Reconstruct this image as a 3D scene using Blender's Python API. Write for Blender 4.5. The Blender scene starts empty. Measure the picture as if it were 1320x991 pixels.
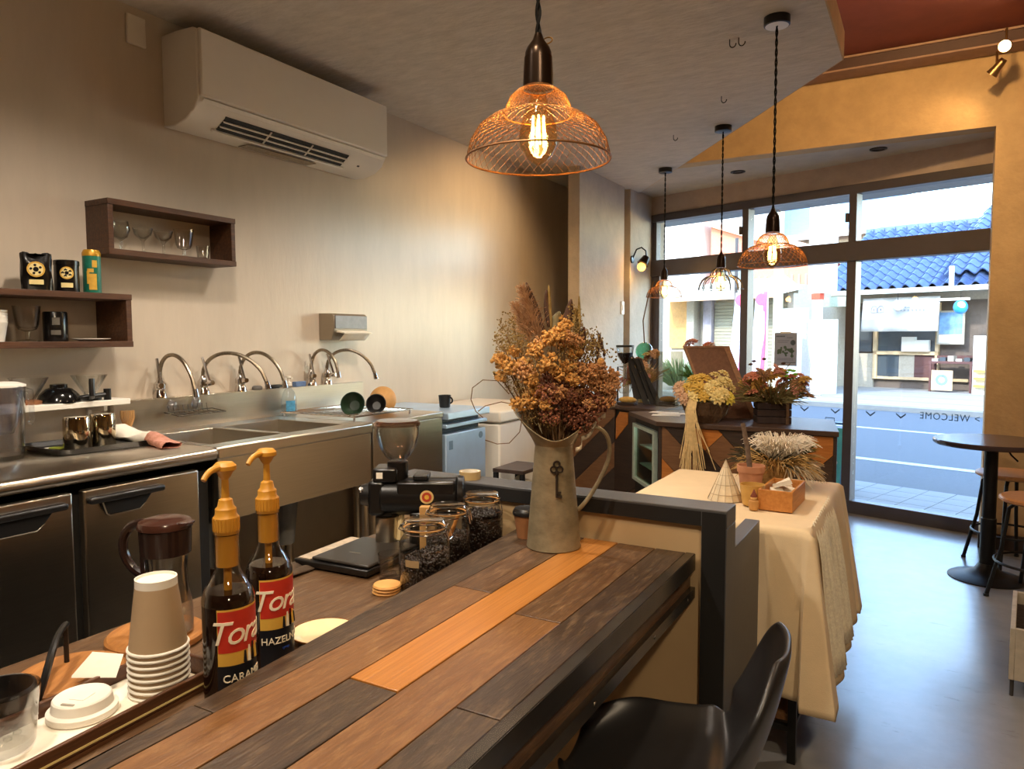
import bpy, bmesh, math, random
from mathutils import Vector, Matrix, Euler

rnd = random.Random(7)
R = math.radians
SC = bpy.context.scene
COL = SC.collection

# ------------------------------------------------------------------ camera
def cam_matrix(yaw, pitch, roll, loc):
    yaw, pitch, roll = R(yaw), R(pitch), R(roll)
    f = Vector((-math.sin(yaw), math.cos(yaw), 0)); r = Vector((math.cos(yaw), math.sin(yaw), 0)); u = Vector((0, 0, 1))
    f2 = f * math.cos(pitch) - u * math.sin(pitch); u2 = u * math.cos(pitch) + f * math.sin(pitch)
    r3 = r * math.cos(roll) + u2 * math.sin(roll); u3 = u2 * math.cos(roll) - r * math.sin(roll)
    m = Matrix((r3, u3, -f2)).transposed().to_4x4(); m.translation = loc
    return m
cd = bpy.data.cameras.new('camera'); cam = bpy.data.objects.new('camera', cd); COL.objects.link(cam)
cd.sensor_width = 36.0; cd.lens = 935.0 * 36.0 / 1320.0; cd.clip_start = 0.02; cd.clip_end = 300
cam.matrix_world = cam_matrix(29.559, 3.746, -0.143, (0, 0, 1.2))
SC.camera = cam
SC.cycles.transparent_max_bounces = 32

# ------------------------------------------------------------------ world, sun, lamps, exposure
SC.view_settings.view_transform = 'Standard'; SC.view_settings.look = 'None'
SC.view_settings.exposure = 0.18; SC.view_settings.gamma = 1.0; SC.view_settings.use_curve_mapping = False
SUN_EL, SUN_AZ = 33.0, -8.0
FN = Vector((0.3087, 0.9511, 0)); FU = Vector((0.9511, -0.3087, 0)); FA = math.atan2(-0.3087, 0.9511)
w = bpy.data.worlds.new('world'); SC.world = w; w.use_nodes = True
nt = w.node_tree; nt.nodes.clear()
o_ = nt.nodes.new('ShaderNodeOutputWorld'); b_ = nt.nodes.new('ShaderNodeBackground'); s_ = nt.nodes.new('ShaderNodeTexSky')
s_.sky_type = 'NISHITA'; s_.sun_disc = False; s_.sun_elevation = R(SUN_EL); s_.sun_rotation = R(198 + SUN_AZ)
s_.air_density = 1.3; s_.dust_density = 0.5; s_.ozone_density = 3.0
b_.inputs['Strength'].default_value = 2.0
nt.links.new(s_.outputs[0], b_.inputs['Color']); nt.links.new(b_.outputs[0], o_.inputs['Surface'])

def light(name, kind, loc, energy, color, size=0.05, target=None, spot=70, blend=0.6):
    ld = bpy.data.lights.new(name, kind); ld.energy = energy; ld.color = color
    if kind == 'SPOT': ld.spot_size = R(spot); ld.spot_blend = blend
    if kind in ('POINT', 'SPOT'): ld.shadow_soft_size = size
    lo = bpy.data.objects.new(name, ld); COL.objects.link(lo); lo.location = loc
    if target is not None:
        lo.rotation_euler = (Vector(target) - Vector(loc)).to_track_quat('-Z', 'Y').to_euler()
    return lo
sund = bpy.data.lights.new('sun', 'SUN'); sund.energy = 4.2; sund.color = (1.0, 0.93, 0.82); sund.angle = R(0.53)
sun = bpy.data.objects.new('sun', sund); COL.objects.link(sun)
_az = math.atan2(FN.y, FN.x) + R(SUN_AZ)
sun.rotation_euler = Vector((math.cos(_az) * math.cos(R(SUN_EL)), math.sin(_az) * math.cos(R(SUN_EL)), -math.sin(R(SUN_EL)))).to_track_quat('-Z', 'Y').to_euler()
WARM = (1.0, 0.78, 0.52); WARMER = (1.0, 0.64, 0.30); NEUT = (1.0, 0.88, 0.74)
# unseen fill spots added at ceiling height; only the WARMER one is a real downlight
light('downlight', 'SPOT', (-1.15, 0.2, 2.30), 75, NEUT, 0.06, (-1.35, 0.5, 0), 124, 0.8)  # unseen fill over the near end of the kitchen
light('downlight', 'SPOT', (-0.55, 0.55, 2.30), 42, WARM, 0.05, (-0.65, 0.8, 0), 120, 0.8)  # unseen warm fill over the bar
light('downlight', 'SPOT', (-1.5, 1.25, 2.30), 60, NEUT, 0.06, (-1.75, 1.25, 0), 124, 0.8)  # added to brighten the steel fronts along the aisle
light('downlight', 'SPOT', (-1.3, 2.3, 2.30), 66, NEUT, 0.06, (-1.6, 2.4, 0), 124, 0.8)  # unseen fill over the far part of the aisle
light('downlight', 'SPOT', (-1.55, 3.75, 2.30), 34, WARMER, 0.05, (-2.6, 3.75, 1.2), 110, 0.7)
light('downlight', 'SPOT', (0.9, -0.6, 2.78), 125, WARM, 0.08, (0.1, 0.8, 0), 140, 0.8)  # added behind the camera to brighten the bar front
light('downlight', 'SPOT', (1.3, 3.0, 2.78), 55, WARM, 0.06, (0.7, 4.85, 0.9), 100, 0.9)  # added to brighten the wall right of the recess
light('downlight', 'SPOT', (0.75, 2.0, 2.78), 45, WARM, 0.05, (-0.3, 2.4, 0.6), 90, 0.7)  # added so the tablecloth's right side catches light

# ------------------------------------------------------------------ materials
def s(r, g, b):
    def c(v):
        v /= 255.0
        return v / 12.92 if v <= 0.04045 else ((v + 0.055) / 1.055) ** 2.4
    return (c(r), c(g), c(b), 1.0)
MATS = {}
def mat(name, col, rough=0.5, metal=0.0, var=0.12, scale=25.0, bump=0.0, bscale=60.0, stretch=(1, 1, 1), coat=0.0, col2=None, detail=4.0, spec=0.5, thr=(0.3, 0.7)):
    if name in MATS: return MATS[name]
    m = bpy.data.materials.new(name); m.use_nodes = True; MATS[name] = m
    n = m.node_tree; p = n.nodes['Principled BSDF']
    tc = n.nodes.new('ShaderNodeTexCoord'); mp = n.nodes.new('ShaderNodeMapping'); mp.inputs['Scale'].default_value = stretch
    n.links.new(tc.outputs['Object'], mp.inputs['Vector'])
    nz = n.nodes.new('ShaderNodeTexNoise'); nz.inputs['Scale'].default_value = scale; nz.inputs['Detail'].default_value = detail; nz.inputs['Roughness'].default_value = 0.65
    n.links.new(mp.outputs[0], nz.inputs['Vector'])
    rp = n.nodes.new('ShaderNodeValToRGB'); rp.color_ramp.elements[0].position = thr[0]; rp.color_ramp.elements[1].position = thr[1]
    c2 = col2 if col2 else tuple(min(1, c * (1 + var)) for c in col[:3]) + (1,)
    c1 = col if col2 else tuple(c * (1 - var) for c in col[:3]) + (1,)
    rp.color_ramp.elements[0].color = c1; rp.color_ramp.elements[1].color = c2
    n.links.new(nz.outputs['Fac'], rp.inputs['Fac']); n.links.new(rp.outputs['Color'], p.inputs['Base Color'])
    p.inputs['Roughness'].default_value = rough; p.inputs['Metallic'].default_value = metal
    p.inputs['Coat Weight'].default_value = coat; p.inputs['Specular IOR Level'].default_value = spec
    if bump:
        nb = n.nodes.new('ShaderNodeTexNoise'); nb.inputs['Scale'].default_value = bscale; nb.inputs['Detail'].default_value = 6
        n.links.new(mp.outputs[0], nb.inputs['Vector'])
        bp = n.nodes.new('ShaderNodeBump'); bp.inputs['Strength'].default_value = bump; bp.inputs['Distance'].default_value = 0.01
        n.links.new(nb.outputs['Fac'], bp.inputs['Height']); n.links.new(bp.outputs[0], p.inputs['Normal'])
    return m
def glassm(name, tint=(1, 1, 1, 1), refl=1.0, rough=0.0, edge=0.0):
    """thin clear pane or vessel wall: straight-through light, absorbed more where the wall is seen edge-on, plus a Fresnel reflection"""
    if name in MATS: return MATS[name]
    m = bpy.data.materials.new(name); m.use_nodes = True; MATS[name] = m
    n = m.node_tree; n.nodes.clear()
    o = n.nodes.new('ShaderNodeOutputMaterial'); t = n.nodes.new('ShaderNodeBsdfTransparent')
    g = n.nodes.new('ShaderNodeBsdfGlossy'); g.inputs['Roughness'].default_value = rough
    lw = n.nodes.new('ShaderNodeLayerWeight'); lw.inputs['Blend'].default_value = 0.5
    def power(e):
        pw = n.nodes.new('ShaderNodeMath'); pw.operation = 'POWER'; pw.inputs[1].default_value = e; n.links.new(lw.outputs['Facing'], pw.inputs[0]); return pw
    mu = n.nodes.new('ShaderNodeMath'); mu.operation = 'MULTIPLY_ADD'; mu.inputs[1].default_value = 0.75 * refl; mu.inputs[2].default_value = 0.04 * refl; mu.use_clamp = True
    n.links.new(power(4.0 if not edge else 2.6).outputs[0], mu.inputs[0])
    mc = n.nodes.new('ShaderNodeMixRGB'); mc.inputs[1].default_value = tint; mc.inputs[2].default_value = tuple(c * (1 - edge) for c in tint[:3]) + (1,)
    n.links.new(power(2.5).outputs[0], mc.inputs[0]); n.links.new(mc.outputs[0], t.inputs[0])
    mx = n.nodes.new('ShaderNodeMixShader'); n.links.new(mu.outputs[0], mx.inputs[0])
    n.links.new(t.outputs[0], mx.inputs[1]); n.links.new(g.outputs[0], mx.inputs[2]); n.links.new(mx.outputs[0], o.inputs[0])
    return m
def emit(name, col, strength):
    if name in MATS: return MATS[name]
    m = bpy.data.materials.new(name); m.use_nodes = True; MATS[name] = m
    p = m.node_tree.nodes['Principled BSDF']; p.inputs['Base Color'].default_value = col
    p.inputs['Emission Color'].default_value = col; p.inputs['Emission Strength'].default_value = strength
    return m
def woodm(name, c1, c2, rough=0.5, stretch=(30, 2.5, 30), scale=3.0, wear=None, coat=0.0, bump=0.15):
    """grain along local y; wear = colour of the worn flecks"""
    if name in MATS: return MATS[name]
    m = mat(name, c1, rough, 0, 0, scale, bump, scale * 2, stretch, coat, c2, 8, thr=(0.32, 0.68))
    if wear:
        n = m.node_tree; p = n.nodes['Principled BSDF']
        tc = n.nodes.new('ShaderNodeTexCoord'); mp = n.nodes.new('ShaderNodeMapping'); mp.inputs['Scale'].default_value = (38, 9, 38)
        nz = n.nodes.new('ShaderNodeTexNoise'); nz.inputs['Scale'].default_value = 2.0; nz.inputs['Detail'].default_value = 8; nz.inputs['Roughness'].default_value = 0.75
        rp = n.nodes.new('ShaderNodeValToRGB'); rp.color_ramp.elements[0].position = 0.50; rp.color_ramp.elements[1].position = 0.74
        n.links.new(tc.outputs['Object'], mp.inputs[0]); n.links.new(mp.outputs[0], nz.inputs['Vector']); n.links.new(nz.outputs['Fac'], rp.inputs['Fac'])
        mx = n.nodes.new('ShaderNodeMixRGB'); mx.inputs[2].default_value = wear
        old = p.inputs['Base Color'].links[0].from_socket
        n.links.new(rp.outputs['Color'], mx.inputs[0]); n.links.new(old, mx.inputs[1]); n.links.new(mx.outputs[0], p.inputs['Base Color'])
    return m

M_WALL = mat('wall_plaster', s(196, 182, 164), 0.30, 0, 0.05, 6, 0.05, 30, (1, 2, 0.5))
M_CEIL = mat('ceiling_paper', s(196, 188, 176), 0.9, 0, 0.12, 9, 0.5, 22, (1, 2.2, 1))
M_CONC = mat('mottled_wallpaper', s(188, 176, 160), 0.85, 0, 0.10, 8, 0.35, 40)
M_BULK = mat('warm_lit_wallpaper', s(190, 160, 118), 0.85, 0, 0.10, 9, 0.35, 45)  # ceiling wallpaper with the warm spots' orange light put into its colour
M_BROWN = mat('brown_ceiling_paint', s(150, 74, 48), 0.8, 0, 0.15, 4)
M_STEELBEAM = mat('dark_beam_paint', s(70, 44, 40), 0.6, 0, 0.1, 10)
M_FRAME = mat('dark_bronze_aluminium', s(86, 80, 82), 0.4, 0.3, 0.06, 15)
M_SS = mat('brushed_stainless', s(202, 192, 176), 0.29, 1.0, 0.05, 6, 0.04, 12, (1, 1, 40))
_p = M_SS.node_tree.nodes['Principled BSDF']; _p.inputs['Anisotropic'].default_value = 0.8
_t = M_SS.node_tree.nodes.new('ShaderNodeTangent'); _t.direction_type = 'RADIAL'; _t.axis = 'Z'; M_SS.node_tree.links.new(_t.outputs[0], _p.inputs['Tangent'])
M_SSDARK = mat('dull_stainless', s(172, 164, 150), 0.42, 1.0, 0.06, 6)
M_CHROME = mat('chrome', s(205, 200, 195), 0.12, 1.0, 0.02, 10)
M_BLACK = mat('black_plastic', s(20, 19, 19), 0.35, 0, 0.1, 30)
M_BLACKM = mat('matt_black_metal', s(24, 23, 23), 0.5, 0.3, 0.1, 30)
M_CHAR = mat('charcoal_paint', s(74, 74, 76), 0.45, 0, 0.05, 12, 0.03, 60)
M_DARK = mat('black_paint', s(18, 17, 17), 0.6, 0, 0.1, 12)
M_BEIGE = mat('beige_panel', s(186, 158, 118), 0.7, 0, 0.04, 6)
M_ACWHITE = mat('air_conditioner_plastic', s(226, 220, 208), 0.4, 0, 0.02, 5)
M_WHITE = mat('white_plastic', s(228, 222, 210), 0.45, 0, 0.03, 8)
M_PAPER = mat('white_paper', s(232, 224, 208), 0.8, 0, 0.04, 20)
M_SHELF = woodm('dark_walnut', s(54, 31, 17), s(88, 55, 32), 0.5, (30, 3, 30))
M_GLASS = glassm('clear_glass', (0.97, 0.975, 0.97, 1), 1.3, 0.0, 0.55)
M_WINGLASS = glassm('window_glass', (0.97, 0.985, 0.99, 1), 0.8)
M_AMBER = glassm('amber_bulb_glass', (1.0, 0.86, 0.58, 1), 0.8, 0.0, 0.35)
M_TERRA = mat('terracotta', s(196, 140, 106), 0.8, 0, 0.08, 20)
M_RATTAN = mat('dried_wicker', s(112, 88, 68), 0.8, 0, 0.35, 60)
M_LINEN = mat('cream_linen', s(226, 202, 164), 0.9, 0, 0.04, 12, 0.1, 300)
M_OAK = woodm('honey_oak', s(178, 112, 48), s(206, 142, 74), 0.45)

# ------------------------------------------------------------------ mesh helpers
class B:
    def __init__(s_): s_.bm = bmesh.new()
    def box(s_, x0, x1, y0, y1, z0, z1):
        v = [s_.bm.verts.new((x, y, z)) for z in (z0, z1) for y in (y0, y1) for x in (x0, x1)]
        for f in ((0, 2, 3, 1), (4, 5, 7, 6), (0, 1, 5, 4), (2, 6, 7, 3), (0, 4, 6, 2), (1, 3, 7, 5)): s_.bm.faces.new([v[i] for i in f])
        return s_
    def prism(s_, poly, z0, z1):
        a = [s_.bm.verts.new((p[0], p[1], z0)) for p in poly]; b = [s_.bm.verts.new((p[0], p[1], z1)) for p in poly]
        n = len(poly); s_.bm.faces.new(a[::-1]); s_.bm.faces.new(b)
        for i in range(n): s_.bm.faces.new((a[i], a[(i + 1) % n], b[(i + 1) % n], b[i]))
        return s_
    def hull8(s_, lo, hi):
        """two matching loops joined into a solid"""
        a = [s_.bm.verts.new(p) for p in lo]; b = [s_.bm.verts.new(p) for p in hi]; n = len(a)
        s_.bm.faces.new(a[::-1]); s_.bm.faces.new(b)
        for i in range(n): s_.bm.faces.new((a[i], a[(i + 1) % n], b[(i + 1) % n], b[i]))
        return s_
    def lathe(s_, prof, n=32, c=(0, 0, 0), M=None, close=False):
        rings = []
        for r, z in prof:
            if r < 1e-6: rings.append([s_.bm.verts.new((c[0], c[1], c[2] + z))])
            else: rings.append([s_.bm.verts.new((c[0] + r * math.cos(2 * math.pi * k / n), c[1] + r * math.sin(2 * math.pi * k / n), c[2] + z)) for k in range(n)])
        prs = list(zip(rings, rings[1:])) + ([(rings[-1], rings[0])] if close else [])
        for a, b in prs:
            for k in range(n):
                k2 = (k + 1) % n
                if len(a) == 1 and len(b) == 1: continue
                if len(a) == 1: s_.bm.faces.new((a[0], b[k2], b[k])) 
                elif len(b) == 1: s_.bm.faces.new((a[k], a[k2], b[0]))
                else: s_.bm.faces.new((a[k], a[k2], b[k2], b[k]))
        if M is not None:
            for rr in rings:
                for v in rr: v.co = M @ v.co
        return s_
    def cyl(s_, p0, p1, r0, r1=None, n=16):
        p0, p1 = Vector(p0), Vector(p1); r1 = r0 if r1 is None else r1
        M = Matrix.Translation(p0) @ (p1 - p0).to_track_quat('Z', 'Y').to_matrix().to_4x4(); L = (p1 - p0).length
        return s_.lathe([(0, 0), (r0, 0), (r1, L), (0, L)], n, M=M)
    def tube(s_, pts, r, n=8, closed=False, taper=None):
        pts = [Vector(p) for p in pts]; N = len(pts); rings = []
        t0 = None; nrm = None
        for i, p in enumerate(pts):
            a = pts[(i - 1) % N] if (i or closed) else p; b = pts[(i + 1) % N] if (i < N - 1 or closed) else p
            t = (b - a).normalized()
            if nrm is None:
                nrm = t.orthogonal().normalized()
            else:
                nrm = (nrm - t * nrm.dot(t))
                nrm = nrm.normalized() if nrm.length > 1e-6 else t.orthogonal().normalized()
            bn = t.cross(nrm)
            rr = r if taper is None else r * (1 + (taper - 1) * i / max(1, N - 1))
            rings.append([s_.bm.verts.new(p + (nrm * math.cos(2 * math.pi * k / n) + bn * math.sin(2 * math.pi * k / n)) * rr) for k in range(n)])
        for i in range(N if closed else N - 1):
            a, b = rings[i], rings[(i + 1) % N]
            for k in range(n): s_.bm.faces.new((a[k], a[(k + 1) % n], b[(k + 1) % n], b[k]))
        if not closed:
            s_.bm.faces.new(rings[0][::-1]); s_.bm.faces.new(rings[-1])
        return s_
    def ball(s_, c, r, seg=12, ring=8, sc=(1, 1, 1)):
        M = Matrix.Translation(Vector(c)) @ Matrix.Diagonal((r * sc[0], r * sc[1], r * sc[2], 1))
        bmesh.ops.create_uvsphere(s_.bm, u_segments=seg, v_segments=ring, radius=1, matrix=M); return s_
    def ico(s_, c, r, sub=1, sc=(1, 1, 1)):
        M = Matrix.Translation(Vector(c)) @ Matrix.Diagonal((r * sc[0], r * sc[1], r * sc[2], 1))
        bmesh.ops.create_icosphere(s_.bm, subdivisions=sub, radius=1, matrix=M); return s_
    def face(s_, pts): s_.bm.faces.new([s_.bm.verts.new(p) for p in pts]); return s_
    def grid(s_, fn, nu, nv):
        v = [[s_.bm.verts.new(fn(i / nu, j / nv)) for i in range(nu + 1)] for j in range(nv + 1)]
        for j in range(nv):
            for i in range(nu): s_.bm.faces.new((v[j][i], v[j][i + 1], v[j + 1][i + 1], v[j + 1][i]))
        return s_
    def xf(s_, M): bmesh.ops.transform(s_.bm, matrix=M, verts=s_.bm.verts); return s_
    def mesh(s_, name, angle=35):
        bmesh.ops.recalc_face_normals(s_.bm, faces=s_.bm.faces)
        me = bpy.data.meshes.new(name); s_.bm.to_mesh(me); s_.bm.free()
        if angle:
            for p in me.polygons: p.use_smooth = True
            me.set_sharp_from_angle(angle=R(angle))
        return me
    def build(s_, name, m, parent=None, bevel=0.0, angle=35, solid=0.0, sub=0, label=None):
        return link(name, s_.mesh(name, angle), m, parent, bevel, solid, sub, label)
def link(name, me, m, parent=None, bevel=0.0, solid=0.0, sub=0, label=None):
    o = bpy.data.objects.new(name, me); COL.objects.link(o)
    if m and not me.materials: me.materials.append(m)
    if parent: o.parent = parent
    if solid: md = o.modifiers.new('solid', 'SOLIDIFY'); md.thickness = solid; md.offset = 0
    if sub: md = o.modifiers.new('sub', 'SUBSURF'); md.levels = sub; md.render_levels = sub
    if bevel: md = o.modifiers.new('bevel', 'BEVEL'); md.width = bevel; md.segments = 2; md.limit_method = 'ANGLE'; md.angle_limit = R(40)
    if label: o['label'] = label
    return o
def tag(o, label, cat, group=None, kind=None):
    o['label'] = label; o['category'] = cat
    if group: o['group'] = group
    if kind: o['kind'] = kind
    return o
def thing(name, label, cat, loc=(0, 0, 0), rotz=0.0, group=None):
    o = bpy.data.objects.new(name, None); COL.objects.link(o); o.empty_display_size = 0.05
    o.location = loc; o.rotation_euler = (0, 0, R(rotz)); return tag(o, label, cat, group)
def struct(name, b, m, bevel=0.0, angle=35):
    o = b.build(name, m, None, bevel, angle); o['kind'] = 'structure'; return o
def dup(root, loc, rotz=None, label=None):
    r = root.copy(); COL.objects.link(r); r.location = loc
    if rotz is not None: r.rotation_euler = (0, 0, R(rotz))
    if label: r['label'] = label
    for ch in list(root.children):
        c = ch.copy(); COL.objects.link(c); c.parent = r
        for g in list(ch.children):
            d = g.copy(); COL.objects.link(d); d.parent = c
    return r
def ext(name, label, cat, u, D, z=0.0, group=None):
    p = FU * u + FN * D
    return thing(name, label, cat, (p.x, p.y, z), math.degrees(FA), group)
def text_mesh(txt, size, shear=0.0, bend=None, align='CENTER', spacing=1.0, extrude=0.0006):
    """lettering in the local xz plane facing -y; bend = radius of the cylinder (axis z) it wraps"""
    cu = bpy.data.curves.new('lettering', 'FONT'); cu.body = txt; cu.size = size; cu.shear = shear; cu.align_x = align
    cu.extrude = extrude; cu.space_character = spacing; cu.resolution_u = 3
    ob = bpy.data.objects.new('lettering', cu); me = bpy.data.meshes.new_from_object(ob)
    if bend:
        bm = bmesh.new(); bm.from_mesh(me); bmesh.ops.triangulate(bm, faces=bm.faces)
        for _ in range(5):
            le = [e for e in bm.edges if e.calc_length() > size * 0.10]
            if not le: break
            bmesh.ops.subdivide_edges(bm, edges=le, cuts=1); bmesh.ops.triangulate(bm, faces=[f for f in bm.faces if len(f.verts) > 3])
        bm.to_mesh(me); bm.free()
    for v in me.vertices:
        x, y, z = v.co
        if bend: a = x / bend; rr = bend + z; v.co = (rr * math.sin(a), -rr * math.cos(a), y)
        else: v.co = (x, -z, y)
    bpy.data.objects.remove(ob); bpy.data.curves.remove(cu)
    return me
def arc(c, r, a0, a1, n, plane='xz'):
    out = []
    for i in range(n + 1):
        a = R(a0 + (a1 - a0) * i / n)
        p = (c[0] + r * math.cos(a), c[1], c[2] + r * math.sin(a)) if plane == 'xz' else (c[0] + r * math.cos(a), c[1] + r * math.sin(a), c[2])
        out.append(p)
    return out
def bez(p0, p1, p2, p3, n=16):
    p0, p1, p2, p3 = map(Vector, (p0, p1, p2, p3)); o = []
    for i in range(n + 1):
        t = i / n; k = 1 - t
        o.append(p0 * k**3 + p1 * 3 * k * k * t + p2 * 3 * k * t * t + p3 * t**3)
    return o
# ================================================================== ROOM SHELL
XW, ZC, ZH = -2.4, 2.335, 2.815
def pt(u, D, z=0.0): p = FU * u + FN * D; return (p.x, p.y, z)
M_FLOOR = mat('worn_concrete_floor', s(122, 120, 118), 0.26, 0, 0, 3.0, 0.05, 14, (1, 1, 1), 0, s(144, 142, 140), 8)
def floor_scuffs(m):
    n = m.node_tree; p = n.nodes['Principled BSDF']
    tc = n.nodes.new('ShaderNodeTexCoord'); mp = n.nodes.new('ShaderNodeMapping'); mp.inputs['Scale'].default_value = (3, 9, 1); mp.inputs['Rotation'].default_value = (0, 0, 0.3)
    nz = n.nodes.new('ShaderNodeTexNoise'); nz.inputs['Scale'].default_value = 2.2; nz.inputs['Detail'].default_value = 9; nz.inputs['Roughness'].default_value = 0.7
    rp = n.nodes.new('ShaderNodeValToRGB'); rp.color_ramp.elements[0].position = 0.60; rp.color_ramp.elements[1].position = 0.68
    n.links.new(tc.outputs['Object'], mp.inputs[0]); n.links.new(mp.outputs[0], nz.inputs['Vector']); n.links.new(nz.outputs['Fac'], rp.inputs['Fac'])
    mx = n.nodes.new('ShaderNodeMixRGB'); mx.inputs[2].default_value = s(112, 106, 102)
    old = p.inputs['Base Color'].links[0].from_socket
    n.links.new(rp.outputs['Color'], mx.inputs[0]); n.links.new(old, mx.inputs[1]); n.links.new(mx.outputs[0], p.inputs['Base Color'])
floor_scuffs(M_FLOOR)
b = B(); b.prism([(-2.5, -2.6), (2.7, -2.6), (2.7, 4.95), (0.33, 5.2), pt(-3.8, 5.05)[:2], (-2.5, 6.0)], -0.15, 0.0); struct('floor', b, M_FLOOR)
struct('wall_left', B().box(XW - 0.12, XW, -2.6, 5.95, 0, ZH), M_WALL)
struct('wall_back', B().box(-2.5, 2.7, -2.7, -2.6, 0, ZH), M_BULK)
struct('wall_right', B().box(2.6, 2.72, -2.6, 4.95, 0, ZH), M_BULK)
# bulkhead over the recess plus the solid wall right of it
struct('wall_front', B().box(-2.4, 0.31, 4.85, 4.97, 2.35, 2.80).box(0.31, 2.7, 4.85, 4.97, 0, 2.80).prism([(0.31, 4.97), (0.75, 4.97), (0.75, 5.06), (0.335, 5.22)], 0, 2.36), M_BULK)
# high ceiling and the dropped slab over the kitchen, with its diagonal edge
struct('ceiling', B().box(-2.5, 2.7, -2.7, 4.97, ZH, ZH + 0.1), M_BROWN)
slab = [(-2.4, -2.6), (-0.333, -2.6), (-0.327, 3.34), (-2.06, 5.66), (-2.4, 5.66)]
struct('ceiling_dropped', B().prism(slab, ZC, 2.452), M_CEIL)
b = B()
for (x0, y0), (x1, y1) in ((slab[1], slab[2]), (slab[2], slab[3])):
    d = Vector((x1 - x0, y1 - y0)).normalized(); nn = Vector((d.y, -d.x)) * 0.006
    b.prism([(x0, y0), (x0 + nn.x, y0 + nn.y), (x1 + nn.x, y1 + nn.y), (x1, y1)], ZC + 0.001, 2.447)
struct('trim_1', b, M_BULK)
# soffit of the recess in front of the glazing
b = B().prism([(-2.4, 4.96), (0.31, 4.96), (0.335, 5.30), pt(-3.8, 5.2)[:2], (-2.4, 6.2)], 2.352, 2.45); struct('ceiling_recess', b, M_CONC)
# wall strip between the window head and the soffit, upper storey outside
b = B()
def fbox(b, u0, u1, D0, D1, z0, z1): return b.prism([pt(u0, D0)[:2], pt(u1, D0)[:2], pt(u1, D1)[:2], pt(u0, D1)[:2]], z0, z1)
fbox(b, -3.9, -1.0, 4.99, 5.2, 2.20, 2.36); struct('wall_lintel', b, mat('mauve_wallpaper', s(176, 158, 146), 0.85, 0, 0.08, 9, 0.3, 40))
b = B(); fbox(b, -17, 8, 5.06, 5.3, 2.36, 5.2); fbox(b, -17, -3.82, 5.06, 5.3, 0, 2.36); fbox(b, -0.95, 8, 5.06, 5.3, 0, 2.36); struct('wall_outside', b, M_CONC)
b = B(); fbox(b, -6, 3, 5.3, 6.15, 2.30, 2.40); struct('trim_awning', b, mat('awning_soffit', s(150, 148, 146), 0.8))
struct('wall_column', B().box(-2.105, -2.02, 4.48, 5.31, 0, ZC), M_CONC, 0.004)
struct('wall_pier', B().box(-2.4, -2.0, 5.39, 6.1, 0, 2.352), M_CONC, 0.004)
# dark beam along the top of the bulkhead
b = B().box(-2.4, 2.6, 4.70, 4.85, 2.742, 2.80); struct('trim_beam', b, M_STEELBEAM)
b = B().box(-2.4, 2.6, 4.69, 4.85, 2.80, 2.812).box(-2.4, 2.6, 4.69, 4.848, 2.732, 2.742); struct('trim_2', b, mat('beam_flange', s(150, 118, 100), 0.6))
b = B().box(0.30, 2.6, 4.83, 4.85, 0, 0.085); struct('baseboard_front', b, mat('dark_baseboard', s(64, 50, 44), 0.5))

# ------------------------------------------------------------------ shop front glazing
wroot = bpy.data.objects.new('window_1', None); COL.objects.link(wroot); wroot['kind'] = 'structure'
wroot.location = (FN * 5.02).to_tuple(); wroot.rotation_euler = (0, 0, FA)
def wpart(name, x0, x1, z0, z1, d0=-0.045, d1=0.045, m=M_FRAME): return B().box(x0, x1, d0, d1, z0, z1).build(name, m, wroot, 0.003)
UL, UR = -3.76, -1.22
wpart('head_frame', UL, UR, 2.145, 2.205); wpart('sill_frame', UL, UR, 0.0, 0.085)
wpart('transom', UL, UR, 1.70, 1.83, -0.055, 0.05)
wpart('jamb', UL, UL + 0.05, 0, 2.205); wpart('jamb', UR - 0.03, UR, 0, 2.205)
for um in (-2.86, -2.075):
    wpart('mullion', um - 0.025, um + 0.025, 1.83, 2.15); wpart('mullion', um - 0.03, um + 0.03, 0.085, 1.70)
wpart('stile', UL + 0.05, UL + 0.12, 0.085, 1.70, -0.03, 0.03)
wpart('stile', UL + 0.05, UL + 0.085, 1.83, 2.15, -0.03, 0.03)
for a, c in ((UL + 0.085, -2.885), (-2.835, -2.10), (-2.05, UR - 0.03)): wpart('pane', a, c, 1.83, 2.15, 0.0, 0.006, M_WINGLASS)
for a, c in ((UL + 0.12, -2.89), (-2.83, -2.105), (-2.045, UR - 0.03)): wpart('pane', a, c, 0.085, 1.70, 0.0, 0.006, M_WINGLASS)
for um in (-2.885, -2.10):
    B().box(um - 0.018, um, -0.06, -0.04, 1.96, 2.02).build('window_catch', M_FRAME, wroot, 0.002)
# lettering on the outside of the glass: reads from the street, so mirrored from in here
M_LET = mat('grey_vinyl', s(70, 84, 96), 0.6)
me = text_mesh('> WELCOME', 0.062, spacing=1.15, align='CENTER')
lt = link('window_lettering', me, M_LET, wroot); lt.location = (-1.475, 0.012, 0.675); lt.rotation_euler = (0, 0, math.pi)
lt.scale = (0.86, 1, 1)
for i, u in enumerate((-1.755, -1.945, -2.18, -2.40)):
    b = B(); q = 0.03
    b.prism([(-q, 0), (0, -0.026), (q, 0), (q, 0.010), (0, -0.014), (-q, 0.010)], 0, 0.001)
    b.xf(Matrix.Translation((u, 0.012, 0.69)) @ Matrix.Rotation(R(90), 4, 'X')); b.build('chevron', M_LET, wroot)
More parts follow.
